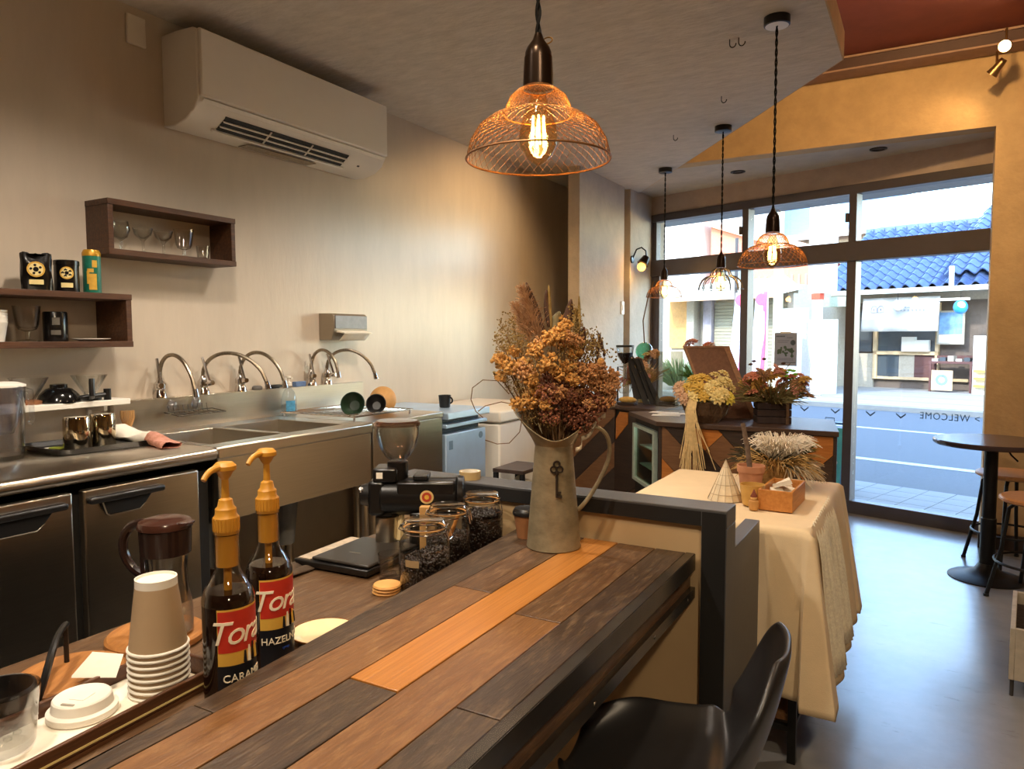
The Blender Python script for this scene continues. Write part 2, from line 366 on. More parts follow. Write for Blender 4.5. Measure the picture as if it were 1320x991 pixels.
# notice hanging inside the glass
po = thing('window_poster', 'grey-blue printed notice sheet hung inside the shop window glass', 'poster', pt(-2.50, 4.93, 0.99), math.degrees(FA))
B().box(-0.084, 0.084, -0.001, 0.001, 0, 0.235).build('sheet', mat('poster_sheet', s(150, 160, 184), 0.7, 0, 0.05, 30), po)
B().box(-0.04, 0.04, -0.004, 0.004, 0.23, 0.242).build('clip', M_WHITE, po)
MP = mat('poster_ink', s(70, 82, 92), 0.7, 0, 0.2, 60)
b = B(); rr = random.Random(4)
for k in range(26):
    x = rr.uniform(-0.06, 0.06); z = 0.10 + rr.gauss(0, 0.016); q = rr.uniform(0.006, 0.013)
    b.lathe([(0, -0.0014), (q, -0.0014)], 7, M=Matrix.Translation((x, 0, z)) @ Matrix.Rotation(R(90), 4, 'X') @ Matrix.Translation((0, 0, 0.003)))
b.build('printed_picture', mat('poster_foliage', s(74, 98, 84), 0.7, 0, 0.3, 80), po)
b = B().lathe([(0, 0), (0.019, 0)], 18, M=Matrix.Translation((0.055, -0.0016, 0.165)) @ Matrix.Rotation(R(90), 4, 'X')); b.build('printed_disc', MP, po)
b = B()
for z, x0, x1, h in ((0.205, -0.07, -0.005, 0.010), (0.198, 0.01, 0.05, 0.004), (0.178, -0.06, 0.02, 0.003), (0.166, -0.06, 0.01, 0.003), (0.05, -0.06, 0.06, 0.003), (0.04, -0.06, 0.05, 0.003), (0.022, -0.01, 0.07, 0.006)):
    x = x0
    while x < x1: b.box(x, x + 0.008, -0.0018, -0.001, z, z + h); x += 0.011
b.build('printed_lines', MP, po)

# ------------------------------------------------------------------ ceiling fittings
ck = None
M_HOOK = mat('hook_wire', s(60, 55, 50), 0.4, 0.8)
for x, y, lab in ((-0.66, 2.90, 'pair of wire ceiling hooks nearest the white-disc pendant cord'), (-0.869, 3.55, 'wire ceiling hook between the two middle pendant cords'), (-1.265, 4.085, 'farthest wire ceiling hook left of the small pendants')):
    t = thing('ceiling_hook', lab, 'hook', (x, y, ZC))
    for k in ((-0.022, 0.012) if x > -0.7 else (0,)):
        B().tube([(k, 0, 0), (k, 0, -0.018)] + [(k + 0.012 - 0.012 * math.cos(R(a)), 0.0, -0.018 - 0.014 * math.sin(R(a))) for a in range(20, 200, 20)], 0.0022, 6).build('hook_wire', M_HOOK, t)
for x, y, lab in ((-0.28, 5.08, 'black recessed downlight in the recess soffit nearest the right wall'), (-1.17, 5.28, 'black recessed downlight in the recess soffit behind the pendant cords')):
    t = thing('recessed_downlight', lab, 'downlight', (x, y, 2.352))
    B().lathe([(0.034, 0), (0.05, 0), (0.05, -0.006), (0.036, -0.006)], 28, close=True).build('ring', M_BLACK, t)
    B().lathe([(0, -0.001), (0.034, -0.001)], 24).build('lens', mat('dark_lens', s(40, 38, 40), 0.3), t)
# spot heads under the beam, upper right
def spot_head(loc, aim, lab, power, vis):
    t = thing('track_spot', lab, 'spotlight', loc)
    a = Vector(aim).normalized(); Mx = a.to_track_quat('Z', 'Y').to_matrix().to_4x4()
    B().tube([(0, 0.02, 0.09), (0, 0.005, 0.06), (0, 0, 0.01)], 0.006, 8).build('arm', mat('brushed_brass', s(150, 120, 84), 0.35, 0.9), t)
    B().lathe([(0, -0.05), (0.016, -0.05), (0.02, -0.03), (0.022, 0.0), (0.03, 0.035), (0.028, 0.035), (0.018, 0.01)], 20, M=Mx).build('housing', mat('brushed_brass', s(150, 120, 84), 0.35, 0.9), t)
    B().lathe([(0, 0.024), (0.024, 0.026)], 18, M=Mx).build('lamp_lens', emit('spot_lens', (1.0, 0.72, 0.38, 1), vis), t)
    l = light('spot_beam', 'SPOT', Vector(loc) + a * 0.045, power, (1.0, 0.62, 0.26), 0.02, Vector(loc) + a, 120, 0.9)
spot_head((0.316, 4.50, 2.66), (-0.25, -0.9, -0.35), 'lit brass spotlight under the dark beam, glaring straight out', 12, 60)
spot_head((0.287, 4.62, 2.59), (-0.5, 0.25, -0.6), 'lit brass spotlight below the glaring one, aimed down at the wall', 4, 30)
light('downlight', 'SPOT', (0.1, 3.3, 2.78), 80, (1.0, 0.62, 0.26), 0.05, (-0.2, 4.85, 2.45), 120, 0.9)  # unseen spot added to broaden the glow on the bulkhead
# ================================================================== KITCHEN ALONG THE LEFT WALL
# ---- air conditioner (local: x out of the wall, y along it)
ac = thing('air_conditioner', 'white wall-mounted air conditioner high on the left wall', 'air conditioner', (XW, 1.70, 1.955))
prof = [(0, 0.0), (0.06, -0.002), (0.12, 0.012), (0.165, 0.04), (0.188, 0.078), (0.19, 0.30), (0.17, 0.318), (0.08, 0.322), (0, 0.318)]
b = B(); b.hull8([(x, 0.0, z) for x, z in prof], [(x, 1.01, z) for x, z in prof]); b.build('body', M_ACWHITE, ac, 0.004, 30)
B().box(0.186, 0.204, 0.004, 1.006, 0.082, 0.312).build('front_panel', M_ACWHITE, ac, 0.006)
B().hull8([(0.176, 0.02, 0.0705), (0.19, 0.02, 0.0795), (0.198, 0.02, 0.076), (0.184, 0.02, 0.066)], [(0.176, 0.99, 0.0705), (0.19, 0.99, 0.0795), (0.198, 0.99, 0.076), (0.184, 0.99, 0.066)]).build('panel_lip', M_ACWHITE, ac, 0.001)
def onslope(t): return Vector((0.115 + 0.062 * t, 0, 0.007 + 0.044 * t))     # along the lower slope, outwards
e = Vector((0.58, 0, -0.815))
def slab_on(b, t0, t1, y0, y1, h0, h1):
    lo = [onslope(t0) + e * h0, onslope(t1) + e * h0, onslope(t1) + e * h1, onslope(t0) + e * h1]
    return b.hull8([(p.x, y0, p.z) for p in lo], [(p.x, y1, p.z) for p in lo])
b = B(); slab_on(b, 0.02, 0.88, 0.13, 0.78, -0.004, 0.0035); b.build('air_outlet', M_DARK, ac)
for t in (0.30, 0.62):
    b = B(); slab_on(b, t - 0.025, t + 0.025, 0.13, 0.78, 0.002, 0.010); b.build('louver', M_ACWHITE, ac)
for y in (0.34, 0.56):
    b = B(); slab_on(b, 0.05, 0.85, y, y + 0.006, 0.001, 0.007); b.build('outlet_divider', M_ACWHITE, ac)
b = B(); slab_on(b, -0.10, 0.0, 0.11, 0.80, 0.0, 0.012); b.build('vane', M_ACWHITE, ac, 0.002)
b = B(); slab_on(b, 0.3, 0.4, 0.87, 0.882, -0.001, 0.0025); b.build('indicator', M_BLACK, ac)
B().box(0.03, 0.09, 0.30, 0.66, -0.0065, -0.004).build('caution_strip', mat('caution_sticker', s(150, 138, 118), 0.7, 0, 0.3, 90), ac)
t = thing('wall_plate', 'small blank cream cover plate on the left wall beside the air conditioner', 'cover plate', (XW, 1.60, 2.255))
B().box(0, 0.012, -0.035, 0.035, -0.05, 0.05).build('plate', M_WHITE, t, 0.004)

# ---- box shelves
def box_shelf(lab, y0, y1, z0, z1, d, nm='box_shelf'):
    t = thing(nm, lab, 'shelf', (XW, y0, z0), group='walnut box shelves on the left wall'); L = y1 - y0; h = z1 - z0; k = 0.019
    for n, a in (('top_board', (0, d, 0, L, h - k, h)), ('bottom_board', (0, d, 0, L, 0, k)), ('end_board', (0, d - 0.002, 0.001, k, k, h - k)), ('end_board', (0, d - 0.002, L - k, L - 0.001, k, h - k))):
        B().box(*a).build(n, M_SHELF, t, 0.0015)
    return t
box_shelf('upper dark walnut box shelf on the left wall with stemmed glasses inside', 1.403, 1.898, 1.469, 1.647, 0.125)
box_shelf('lower dark walnut box shelf on the left wall with tins standing on top', 0.95, 1.445, 1.171, 1.340, 0.17)
ZU, ZL, ZLT = 1.488, 1.190, 1.340
def glass_thing(name, lab, cat, loc, prof, n=28, group=None, m=None):
    t = thing(name, lab, cat, loc, group=group); B().lathe(prof, n).build('bowl', m or M_GLASS, t, angle=50); return t
coupe = [(0, 0.002), (0.026, 0), (0.026, 0.003), (0.004, 0.008), (0.004, 0.040), (0.010, 0.048), (0.026, 0.062), (0.033, 0.085), (0.0315, 0.085), (0.024, 0.064), (0.008, 0.051), (0, 0.050)]
glass_thing('coupe_glass', 'leftmost coupe glass in the upper box shelf', 'glass', (-2.335, 1.56, ZU), coupe, group='stemmed coupes in the upper box shelf')
glass_thing('coupe_glass', 'right-hand coupe glass in the upper box shelf, next to the tall goblet', 'glass', (-2.335, 1.637, ZU), coupe, group='stemmed coupes in the upper box shelf')
gob = [(0, 0.002), (0.028, 0), (0.028, 0.003), (0.005, 0.007), (0.005, 0.028), (0.022, 0.034), (0.027, 0.045), (0.034, 0.100), (0.0325, 0.100), (0.025, 0.047), (0.02, 0.038), (0, 0.036)]
glass_thing('goblet', 'tall wide goblet standing in the upper box shelf', 'glass', (-2.335, 1.718, ZU), gob)
glass_thing('shot_glass', 'small tumbler at the right end of the upper box shelf', 'glass', (-2.335, 1.797, ZU), [(0, 0), (0.019, 0), (0.024, 0.05), (0.022, 0.05), (0.0175, 0.008), (0, 0.008)])
glass_thing('wine_glass', 'faint round wine glass at the left back of the upper box shelf', 'glass', (-2.365, 1.50, ZU), [(0, 0.002), (0.022, 0), (0.022, 0.002), (0.003, 0.006), (0.003, 0.04), (0.02, 0.05), (0.03, 0.075), (0.024, 0.105), (0.0228, 0.105), (0.0288, 0.075), (0.019, 0.052), (0, 0.044)])
glass_thing('goblet', 'wide stemmed goblet inside the lower box shelf between paper cups and black tin', 'glass', (-2.305, 1.163, ZL), [(r * 1.08, z * 1.05) for r, z in gob])
M_TINB = mat('black_gloss_foil', s(18, 16, 15), 0.22, 0, 0.1, 20)
M_GOLD = mat('gold_print', s(206, 160, 58), 0.45, 0, 0.15, 60)
M_CREAM = mat('cream_label', s(226, 206, 140), 0.6, 0, 0.08, 40)
# coffee bag: pillow with a folded top
def emblem(parent, c, r, rad, rotz, z):
    """a disc print bent onto a cylinder of radius rad, with a dark ornament"""
    def disc(rr, off, mm, nm, seg=20):
        b = B(); P0 = [(0, 0)] + [(rr * math.cos(2 * math.pi * k / seg), rr * math.sin(2 * math.pi * k / seg)) for k in range(seg)]
        vs = []
        for x, y in P0:
            a = x / rad; vs.append(b.bm.verts.new((c[0] + (rad + off) * math.sin(a), c[1] - (rad + off) * math.cos(a), z + y)))
        for k in range(seg): b.bm.faces.new((vs[0], vs[1 + k], vs[1 + (k + 1) % seg]))
        b.xf(Matrix.Rotation(R(rotz), 4, 'Z')); b.build(nm, mm, parent)
    disc(r, 0.0006, M_GOLD, 'emblem'); disc(r * 0.8, 0.0010, M_CREAM, 'emblem_ring'); disc(r * 0.28, 0.0014, M_TINB, 'emblem_centre')
    for k in range(5):
        a = 2 * math.pi * k / 5 + 0.6; b = B()
        for q in range(3):
            x0 = r * 0.55 * math.cos(a) + r * 0.12 * q - r * .12; y0 = r * 0.5 * math.sin(a) + r * .1 * (q % 2)
            aa = x0 / rad; b.ico((c[0] + (rad + 0.0012) * math.sin(aa), c[1] - (rad + 0.0012) * math.cos(aa), z + y0), r * 0.13, 1, (1, 0.12, 1))
        b.xf(Matrix.Rotation(R(rotz), 4, 'Z')); b.build('emblem_leaf', M_TINB, parent)
def patch(parent, rad, x0, x1, z0, z1, mm, nm, rotz, off=0.0006, n=8):
    b = B(); b.grid(lambda i, j: ((rad + off) * math.sin((x0 + (x1 - x0) * i) / rad), -(rad + off) * math.cos((x0 + (x1 - x0) * i) / rad), z0 + (z1 - z0) * j), n, 1)
    b.xf(Matrix.Rotation(R(rotz), 4, 'Z')); return b.build(nm, mm, parent)
bag = thing('coffee_bag', 'black foil coffee bag with yellow round emblem, leftmost on the lower box shelf', 'coffee bag', (-2.305, 1.195, ZLT), 62)
def bagf(i, j):
    a = 2 * math.pi * i; z = 0.108 * j; sq = 1 - 0.30 * max(0, j - 0.75) / 0.25 * 1.0
    c, q = math.cos(a), math.sin(a); r_ = 1 / max(abs(c), abs(q)) ** 0.8
    return (0.040 * c * r_ * (1 + 0.03 * math.sin(9 * j + 3 * a)), 0.026 * q * r_ * sq * (1 + 0.06 * math.sin(7 * j + 2 * a)), z + (0.006 * math.sin(5 * a) * j))
b = B(); b.grid(bagf, 28, 10); b.lathe([(0, 0.1065), (0.034, 0.1075)], 12, c=(0, 0, 0)); b.build('bag', M_TINB, bag, angle=50)
for nm, r_, off, mm in (('emblem', 0.023, 0.0345, M_GOLD), ('emblem_ring', 0.0185, 0.0351, M_CREAM), ('emblem_centre', 0.007, 0.0356, M_TINB)):
    b = B().lathe([(0, 0), (r_, 0)], 20, M=Matrix.Translation((0, -off, 0.062)) @ Matrix.Rotation(R(90), 4, 'X')); b.build(nm, mm, bag)
for k in range(5):
    a = 2 * math.pi * k / 5 + 0.5; b = B().ico((0.0125 * math.cos(a), -0.0353, 0.062 + 0.0125 * math.sin(a)), 0.0042, 1, (1, .1, 1)); b.build('emblem_leaf', M_TINB, bag)
B().box(-0.018, 0.018, -0.0352, -0.034, 0.018, 0.032).build('label', M_CREAM, bag)
can = thing('coffee_tin', 'round black coffee tin with yellow emblem between foil bag and green tin', 'tin', (-2.305, 1.283, ZLT))
B().lathe([(0, 0), (0.033, 0), (0.034, 0.004), (0.034, 0.082), (0.0355, 0.083), (0.0355, 0.096), (0.033, 0.098), (0, 0.098)], 32).build('tin_body', M_TINB, can)
emblem(can, (0, 0), 0.019, 0.034, 62, 0.058); patch(can, 0.034, -0.016, 0.016, 0.014, 0.028, M_CREAM, 'label', 62)
gc = thing('green_tin', 'slim green and gold tin at the right end on the lower box shelf', 'tin', (-2.305, 1.362, ZLT))
B().lathe([(0, 0), (0.025, 0), (0.026, 0.003), (0.026, 0.118), (0, 0.118)], 28).build('tin_body', mat('green_tin_print', s(24, 104, 84), 0.4, 0, 0.2, 60), gc)
B().lathe([(0, 0.118), (0.0265, 0.118), (0.0265, 0.128), (0.022, 0.138), (0, 0.140)], 28).build('lid', mat('gold_lid', s(188, 140, 40), 0.35, 0.4), gc)
for x0, x1, z0, z1 in ((-0.010, 0.012, 0.012, 0.062), (-0.014, 0.004, 0.066, 0.078), (0.0, 0.014, 0.082, 0.104), (-0.016, -0.008, 0.03, 0.07)):
    patch(gc, 0.026, x0, x1, z0, z1, M_GOLD, 'gold_ornament', 62)
# black tin inside, paper cups, saucer
t = thing('coffee_tin', 'plain black tin inside the lower box shelf', 'tin', (-2.305, 1.243, ZL))
B().lathe([(0, 0), (0.032, 0), (0.033, 0.003), (0.033, 0.086), (0.031, 0.09), (0, 0.09)], 30).build('tin_body', M_TINB, t)
patch(t, 0.033, -0.012, 0.014, 0.02, 0.034, mat('dim_silver_print', s(92, 86, 76), 0.5), 'label', 62); patch(t, 0.033, -0.008, 0.012, 0.05, 0.072, MATS['dim_silver_print'], 'label_mark', 62)
t = thing('paper_cups', 'white paper cup stack at the left inside the lower box shelf', 'cup stack', (-2.305, 1.070, ZL))
for k in range(5): B().lathe([(0.028 if k == 0 else 0.036, 0.0 if k == 0 else 0.048 + k * 0.008), (0.037, 0.052 + k * 0.008), (0.038, 0.054 + k * 0.008), (0.038, 0.058 + k * 0.008), (0.036, 0.058 + k * 0.008)], 26).build('paper_cup', M_WHITE, t)
t = thing('saucer', 'thin white saucer lying at the right end inside the lower box shelf', 'saucer', (-2.31, 1.355, ZL)); B().lathe([(0, 0.002), (0.03, 0.0), (0.055, 0.007), (0.055, 0.009), (0.03, 0.003), (0, 0.004)], 32).build('dish', M_WHITE, t)

# ---- paper towel dispenser
t = thing('paper_towel_dispenser', 'grey steel paper towel dispenser on the left wall above the taps', 'dispenser', (XW, 2.45, 1.188))
B().hull8([(0, 0, 0), (0.075, 0, 0), (0.092, 0, 0.05), (0.092, 0, 0.108), (0.08, 0, 0.12), (0, 0, 0.122)], [(0, 0.225, 0), (0.075, 0.225, 0), (0.092, 0.225, 0.05), (0.092, 0.225, 0.108), (0.08, 0.225, 0.12), (0, 0.225, 0.122)]).build('case', M_SSDARK, t, 0.003)
B().box(0.088, 0.096, 0.006, 0.219, 0.052, 0.112).build('front_cover', mat('satin_aluminium', s(140, 140, 142), 0.5, 0.5), t, 0.002)
B().hull8([(0.078, 0.02, 0.046), (0.135, 0.02, 0.034), (0.135, 0.02, 0.030), (0.078, 0.02, 0.036)], [(0.078, 0.21, 0.046), (0.135, 0.21, 0.034), (0.135, 0.21, 0.030), (0.078, 0.21, 0.036)]).build('paper_towel', M_PAPER, t)
B().grid(lambda i, j: (0.128 - 0.035 * j + 0.006 * math.sin(6 * i), 0.03 + 0.175 * i, 0.030 - 0.032 * j), 8, 4).build('paper_towel', M_PAPER, t, solid=0.001)

# ---- refrigerated counter
fr = thing('refrigerated_counter', 'stainless undercounter fridge with two black-handled doors at the left', 'fridge', (-2.36, 0.22, 0))
B().box(0, 0.485, 0, 1.215, 0.10, 0.80).build('cabinet', M_DARK, fr)
b = B(); pr = [(-0.02, 0.832), (0.505, 0.832), (0.520, 0.838), (0.526, 0.851), (0.520, 0.864), (0.505, 0.870), (-0.02, 0.870)]
b.hull8([(x, -0.02, z) for x, z in pr], [(x, 1.222, z) for x, z in pr]); b.build('worktop', M_SS, fr, 0, 50)
for k, (y0, y1) in enumerate(((0.33, 0.80), (0.828, 1.165))):
    d = B().box(0.486, 0.512, y0, y1, 0.13, 0.812).build('door', M_SS, fr, 0.004)
    hx = 0.513; m_ = y0 + 0.02 if k == 0 else y0 + 0.005
    hl = 0.21 if k else 0.43
    B().box(hx - 0.001, hx + 0.022, m_, m_ + hl, 0.776, 0.794).build('handle', M_BLACK, d, 0.006)
    B().hull8([(hx, m_ + 0.03, 0.775), (hx, m_ + hl - 0.03, 0.775), (hx, m_ + hl - 0.06, 0.738), (hx, m_ + 0.05, 0.738)], [(hx + 0.004, m_ + 0.03, 0.775), (hx + 0.004, m_ + hl - 0.03, 0.775), (hx + 0.004, m_ + hl - 0.06, 0.738), (hx + 0.004, m_ + 0.05, 0.738)]).build('handle_recess', M_DARK, d, 0.002)
    B().tube([(hx + 0.004, m_ + 0.04, 0.775), (hx + 0.005, m_ + 0.05, 0.742), (hx + 0.005, m_ + 0.06, 0.736), (hx + 0.005, m_ + hl - 0.07, 0.736), (hx + 0.004, m_ + hl - 0.05, 0.75)], 0.002, 6).build('handle_trim', M_SS, d)
for y in (0.05, 1.16): B().cyl((0.42, y, 0), (0.42, y, 0.10), 0.02).build('foot', M_SSDARK, fr)

# ---- sink bench with two bowls
sk = thing('sink_bench', 'stainless two-bowl sink bench with high backsplash on the left wall', 'sink', (-2.385, 1.452, 0))
HX = 0.535
# top as strips round the two bowls
bowls = ((0.035, 0.315), (0.345, 0.625)); x0b, x1b = 0.115, 0.465
b = B().box(0.0, x0b, 0, 0.71, 0.845, 0.87).box(x1b, HX, 0, 0.71, 0.845, 0.87)
for y0, y1 in ((0, 0.035), (0.315, 0.345), (0.625, 0.71)): b.box(x0b, x1b, y0, y1, 0.845, 0.87)
b.build('bench_top', M_SS, sk, 0.003)
B().box(HX - 0.03, HX + 0.004, 0, 0.71, 0.83, 0.869).build('front_rim', M_SS, sk, 0.006)
for y0, y1 in bowls:
    b = B(); f = 0.018
    T = [(x0b, y0, 0.868), (x1b, y0, 0.868), (x1b, y1, 0.868), (x0b, y1, 0.868)]; L = [(x0b + f, y0 + f, 0.66), (x1b - f, y0 + f, 0.66), (x1b - f, y1 - f, 0.66), (x0b + f, y1 - f, 0.66)]
    tv = [b.bm.verts.new(p) for p in T]; lv = [b.bm.verts.new(p) for p in L]
    for k in range(4): b.bm.faces.new((tv[k], tv[(k + 1) % 4], lv[(k + 1) % 4], lv[k]))
    b.bm.faces.new(lv)
    bo = b.build('sink_bowl', M_SSDARK, sk, angle=0, solid=0.002)
    B().tube([(x0b + 0.004, (y0 + y1) / 2 + 0.03 * math.cos(a * math.pi / 8), 0.825 + 0.012 * math.sin(a * math.pi / 8)) for a in range(16)], 0.003, 6, True).build('overflow_ring', M_CHROME, bo)
    B().lathe([(0, 0.662), (0.04, 0.663), (0.04, 0.66)], 20, c=((x0b + x1b) / 2, (y0 + y1) / 2, 0)).build('drain', M_CHROME, bo)
    B().cyl(((x0b + x1b) / 2, (y0 + y1) / 2, 0.42), ((x0b + x1b) / 2, (y0 + y1) / 2, 0.66), 0.035, 0.06).build('drain_pipe', mat('grey_pipe', s(120, 120, 118), 0.5), bo)
B().box(0.515, 0.532, 0.004, 0.706, 0.637, 0.832).build('apron', M_SS, sk, 0.002)
B().box(0.0, 0.018, 0.0, 1.255, 0.868, 0.985).build('backsplash', M_SS, sk, 0.003)
B().box(-0.013, 0.022, 0.0, 1.255, 0.980, 0.986).build('backsplash_ledge', M_SS, sk, 0.001)
for x, y in ((0.505, 0.025), (0.505, 0.69), (0.04, 0.025), (0.04, 0.69)): B().cyl((x, y, 0), (x, y, 0.845), 0.018).build('leg', M_SS, sk)
B().box(0.03, 0.51, 0.02, 0.69, 0.20, 0.215).build('under_shelf', M_DARK, sk)
# ---- drainer bench to its right
dr = thing('drainer_bench', 'stainless drainer bench with flat front between sink and blue-film fridge', 'bench', (-2.385, 2.170, 0))
B().box(0.02, HX, 0, 0.475, 0.845, 0.87).build('bench_top', M_SS, dr, 0.004)
B().box(0.515, 0.530, 0.004, 0.470, 0.56, 0.845).build('apron', M_SS, dr, 0.002)
for x, y in ((0.505, 0.02), (0.505, 0.455), (0.04, 0.02), (0.04, 0.455)): B().cyl((x, y, 0), (x, y, 0.845), 0.018).build('leg', M_SS, dr)
B().box(0.03, 0.50, 0.02, 0.45, 0.18, 0.195).build('under_shelf', M_SSDARK, dr)
# ---- lever taps with flexible necks on the ledge
def tap(y, th, reach, drop, lab):
    t = thing('lever_tap', lab, 'tap', (-2.375, y, 0.986), th, 'flexible-neck taps on the sink backsplash')
    B().lathe([(0, 0), (0.024, 0), (0.022, 0.012), (0.016, 0.028), (0.020, 0.033), (0.020, 0.050), (0.012, 0.060), (0.009, 0.072), (0, 0.072)], 20).build('body', M_CHROME, t)
    pts = bez((0, 0, 0.066), (-0.004, 0, 0.17), (reach * 0.62, 0, 0.195), (reach * 0.93, 0, 0.070 + drop), 20) + [Vector((reach, 0, 0.030 + drop))]
    n = B().tube(pts, 0.0072, 10).build('flexible_neck', mat('braided_steel', s(150, 138, 120), 0.35, 1.0, 0.3, 120), t)
    B().cyl((reach * 0.99, 0, 0.036 + drop), (reach * 1.02, 0, 0.008 + drop), 0.009, 0.0105).build('nozzle', M_CHROME, n)
    B().cyl((0, 0, 0.042), (0.034, -0.022, 0.045), 0.0075).build('lever_joint', M_CHROME, t)
    B().cyl((0.034, -0.022, 0.045), (0.050, -0.030, 0.046), 0.012, 0.009).build('lever_knob', M_CHROME, t)
    B().tube([(0.036, -0.022, 0.050), (0.020, -0.018, 0.095), (0.004, -0.012, 0.140)], 0.0052, 8).build('lever', M_CHROME, t)
tap(1.632, 2, 0.185, 0.0, 'leftmost chrome lever tap, above the wire soap rack')
tap(1.812, 28, 0.245, 0.012, 'second chrome lever tap from the left, long neck reaching over the bowls')
tap(1.985, 14, 0.20, 0.008, 'third chrome lever tap, its nozzle above the soap bottle')
tap(2.372, 0, 0.16, 0.03, 'fourth chrome lever tap, short reach, below the towel dispenser')
tap(2.47, 30, 0.22, 0.015, 'rightmost chrome lever tap, its neck reaching past the backsplash end')
# ---- suction wire rack, soap, little things on the ledge
t = thing('suction_soap_rack', 'empty wire soap rack held by two suction cups on the backsplash', 'rack', (-2.364, 1.63, 0.925))
for y in (0.04, 0.14):
    B().lathe([(0, 0.012), (0.006, 0.012), (0.012, 0.006), (0.022, 0.0), (0, 0)], 18, M=Matrix.Translation((0, y, 0.03)) @ Matrix.Rotation(R(90), 4, 'Y')).build('suction_cup', glassm('milky_plastic', (0.9, 0.9, 0.94, 1), 1.6, 0.2, 0.2), t)
b = B(); b.tube([(0.012, 0, 0.008), (0.09, 0, 0), (0.09, 0.20, 0), (0.012, 0.20, 0.008)], 0.0022, 6, True)
for k in range(1, 10): b.tube([(0.006, 0.02 * k, 0.03), (0.012, 0.02 * k, 0.002), (0.09, 0.02 * k, 0)], 0.0014, 5)
b.build('wire_tray', mat('dull_steel_wire', s(92, 86, 78), 0.4, 0.8), t)
t = thing('soap_bottle', 'clear pump soap bottle with blue print beside the sink bowls', 'bottle', (-2.325, 2.19, 0.87))
B().lathe([(0, 0), (0.030, 0), (0.032, 0.008), (0.032, 0.07), (0.024, 0.10), (0.011, 0.118), (0.011, 0.128), (0, 0.128)], 28).build('bottle', glassm('soap_bottle_plastic', (0.86, 0.88, 0.90, 1), 1.4, 0.05), t)
B().lathe([(0, 0.002), (0.029, 0.003), (0.030, 0.05), (0, 0.05)], 24).build('liquid', glassm('clear_soap', (0.8, 0.84, 0.86, 1), 0.3), t)
B().lathe([(0, 0.128), (0.013, 0.128), (0.013, 0.142), (0.005, 0.144), (0.005, 0.160), (0.011, 0.161), (0.011, 0.168), (0, 0.169)], 18).build('pump', M_WHITE, t)
B().cyl((0, 0, 0.164), (0.03, -0.008, 0.160), 0.004).build('pump_spout', M_WHITE, t)
patch(t, 0.032, -0.020, 0.020, 0.022, 0.066, mat('blue_print', s(70, 140, 180), 0.5, 0, 0.4, 90), 'printed_label', 60)
for nm, lab, cat, y, fn, mm in (('scrub_puck', 'small grey scrubber on the backsplash ledge behind the bowls', 'scrubber', 2.07, lambda: B().lathe([(0, 0), (0.02, 0), (0.021, 0.012), (0.014, 0.017), (0, 0.018)], 16), mat('grey_scrubber', s(96, 92, 88), 0.7)),
                            ('scrub_brush', 'black scrub brush lying on the backsplash ledge', 'brush', 2.17, lambda: B().box(-0.012, 0.012, -0.045, 0.045, 0.004, 0.016).box(-0.010, 0.010, -0.04, 0.01, 0, 0.005), M_BLACK),
                            ('sponge', 'blue sponge on the backsplash ledge behind the soap bottle', 'sponge', 2.30, lambda: B().box(-0.012, 0.012, -0.03, 0.03, 0, 0.022), mat('blue_sponge', s(96, 120, 160), 0.9, 0, 0.2, 120, 0.3, 150))):
    t = thing(nm, lab, cat, (-2.377, y, 0.986)); fn().build('body', mm, t, 0.003)
# ---- drying wire rack with bowls
t = thing('drying_rack', 'flat wire drying rack lying on the bench right of the bowls', 'rack', (-2.19, 2.20, 0.871))
b = B(); b.tube([(-0.12, -0.07, 0.02), (0.28, -0.07, 0.02), (0.28, 0.30, 0.02), (-0.12, 0.30, 0.02)], 0.003, 6, True)
for k in range(1, 16): b.tube([(-0.12 + 0.025 * k, -0.07, 0.02), (-0.12 + 0.025 * k, 0.30, 0.02)], 0.0014, 5)
for x in (-0.11, 0.27):
    for y in (-0.06, 0.29): b.cyl((x, y, 0), (x, y, 0.02), 0.004)
b.build('wires', M_CHROME, t)
M_BG = mat('dark_green_glaze', s(34, 52, 36), 0.3, 0, 0.2, 20)
def bowl_up(name, lab, loc, r, h, mm, tilt, rz):
    t = thing(name, lab, 'bowl', loc, rz)
    b = B().lathe([(0, 0), (r * 0.42, 0.0), (r * 0.45, h * 0.12), (r * 0.85, h * 0.5), (r, h), (r * 0.96, h), (r * 0.8, h * 0.53), (r * 0.4, h * 0.18), (0, h * 0.16)], 36)
    b.xf(Matrix.Translation((0, 0, r * 0.93)) @ Matrix.Rotation(R(tilt), 4, 'Y')); b.build('bowl', mm, t); return t
bowl_up('rice_bowl', 'dark green bowl drying on edge in the wire rack', (-2.03, 2.27, 0.872), 0.05, 0.045, M_BG, 74, -62)
bowl_up('rice_bowl', 'black bowl drying on edge between green bowl and wooden bowl', (-2.0, 2.37, 0.872), 0.042, 0.04, M_BLACK, 70, -55)
bowl_up('wooden_bowl', 'pale wooden bowl drying on edge at the back of the rack', (-2.06, 2.455, 0.872), 0.062, 0.055, mat('pale_turned_wood', s(186, 140, 84), 0.5, 0, 0.12, 30), 98, 112)
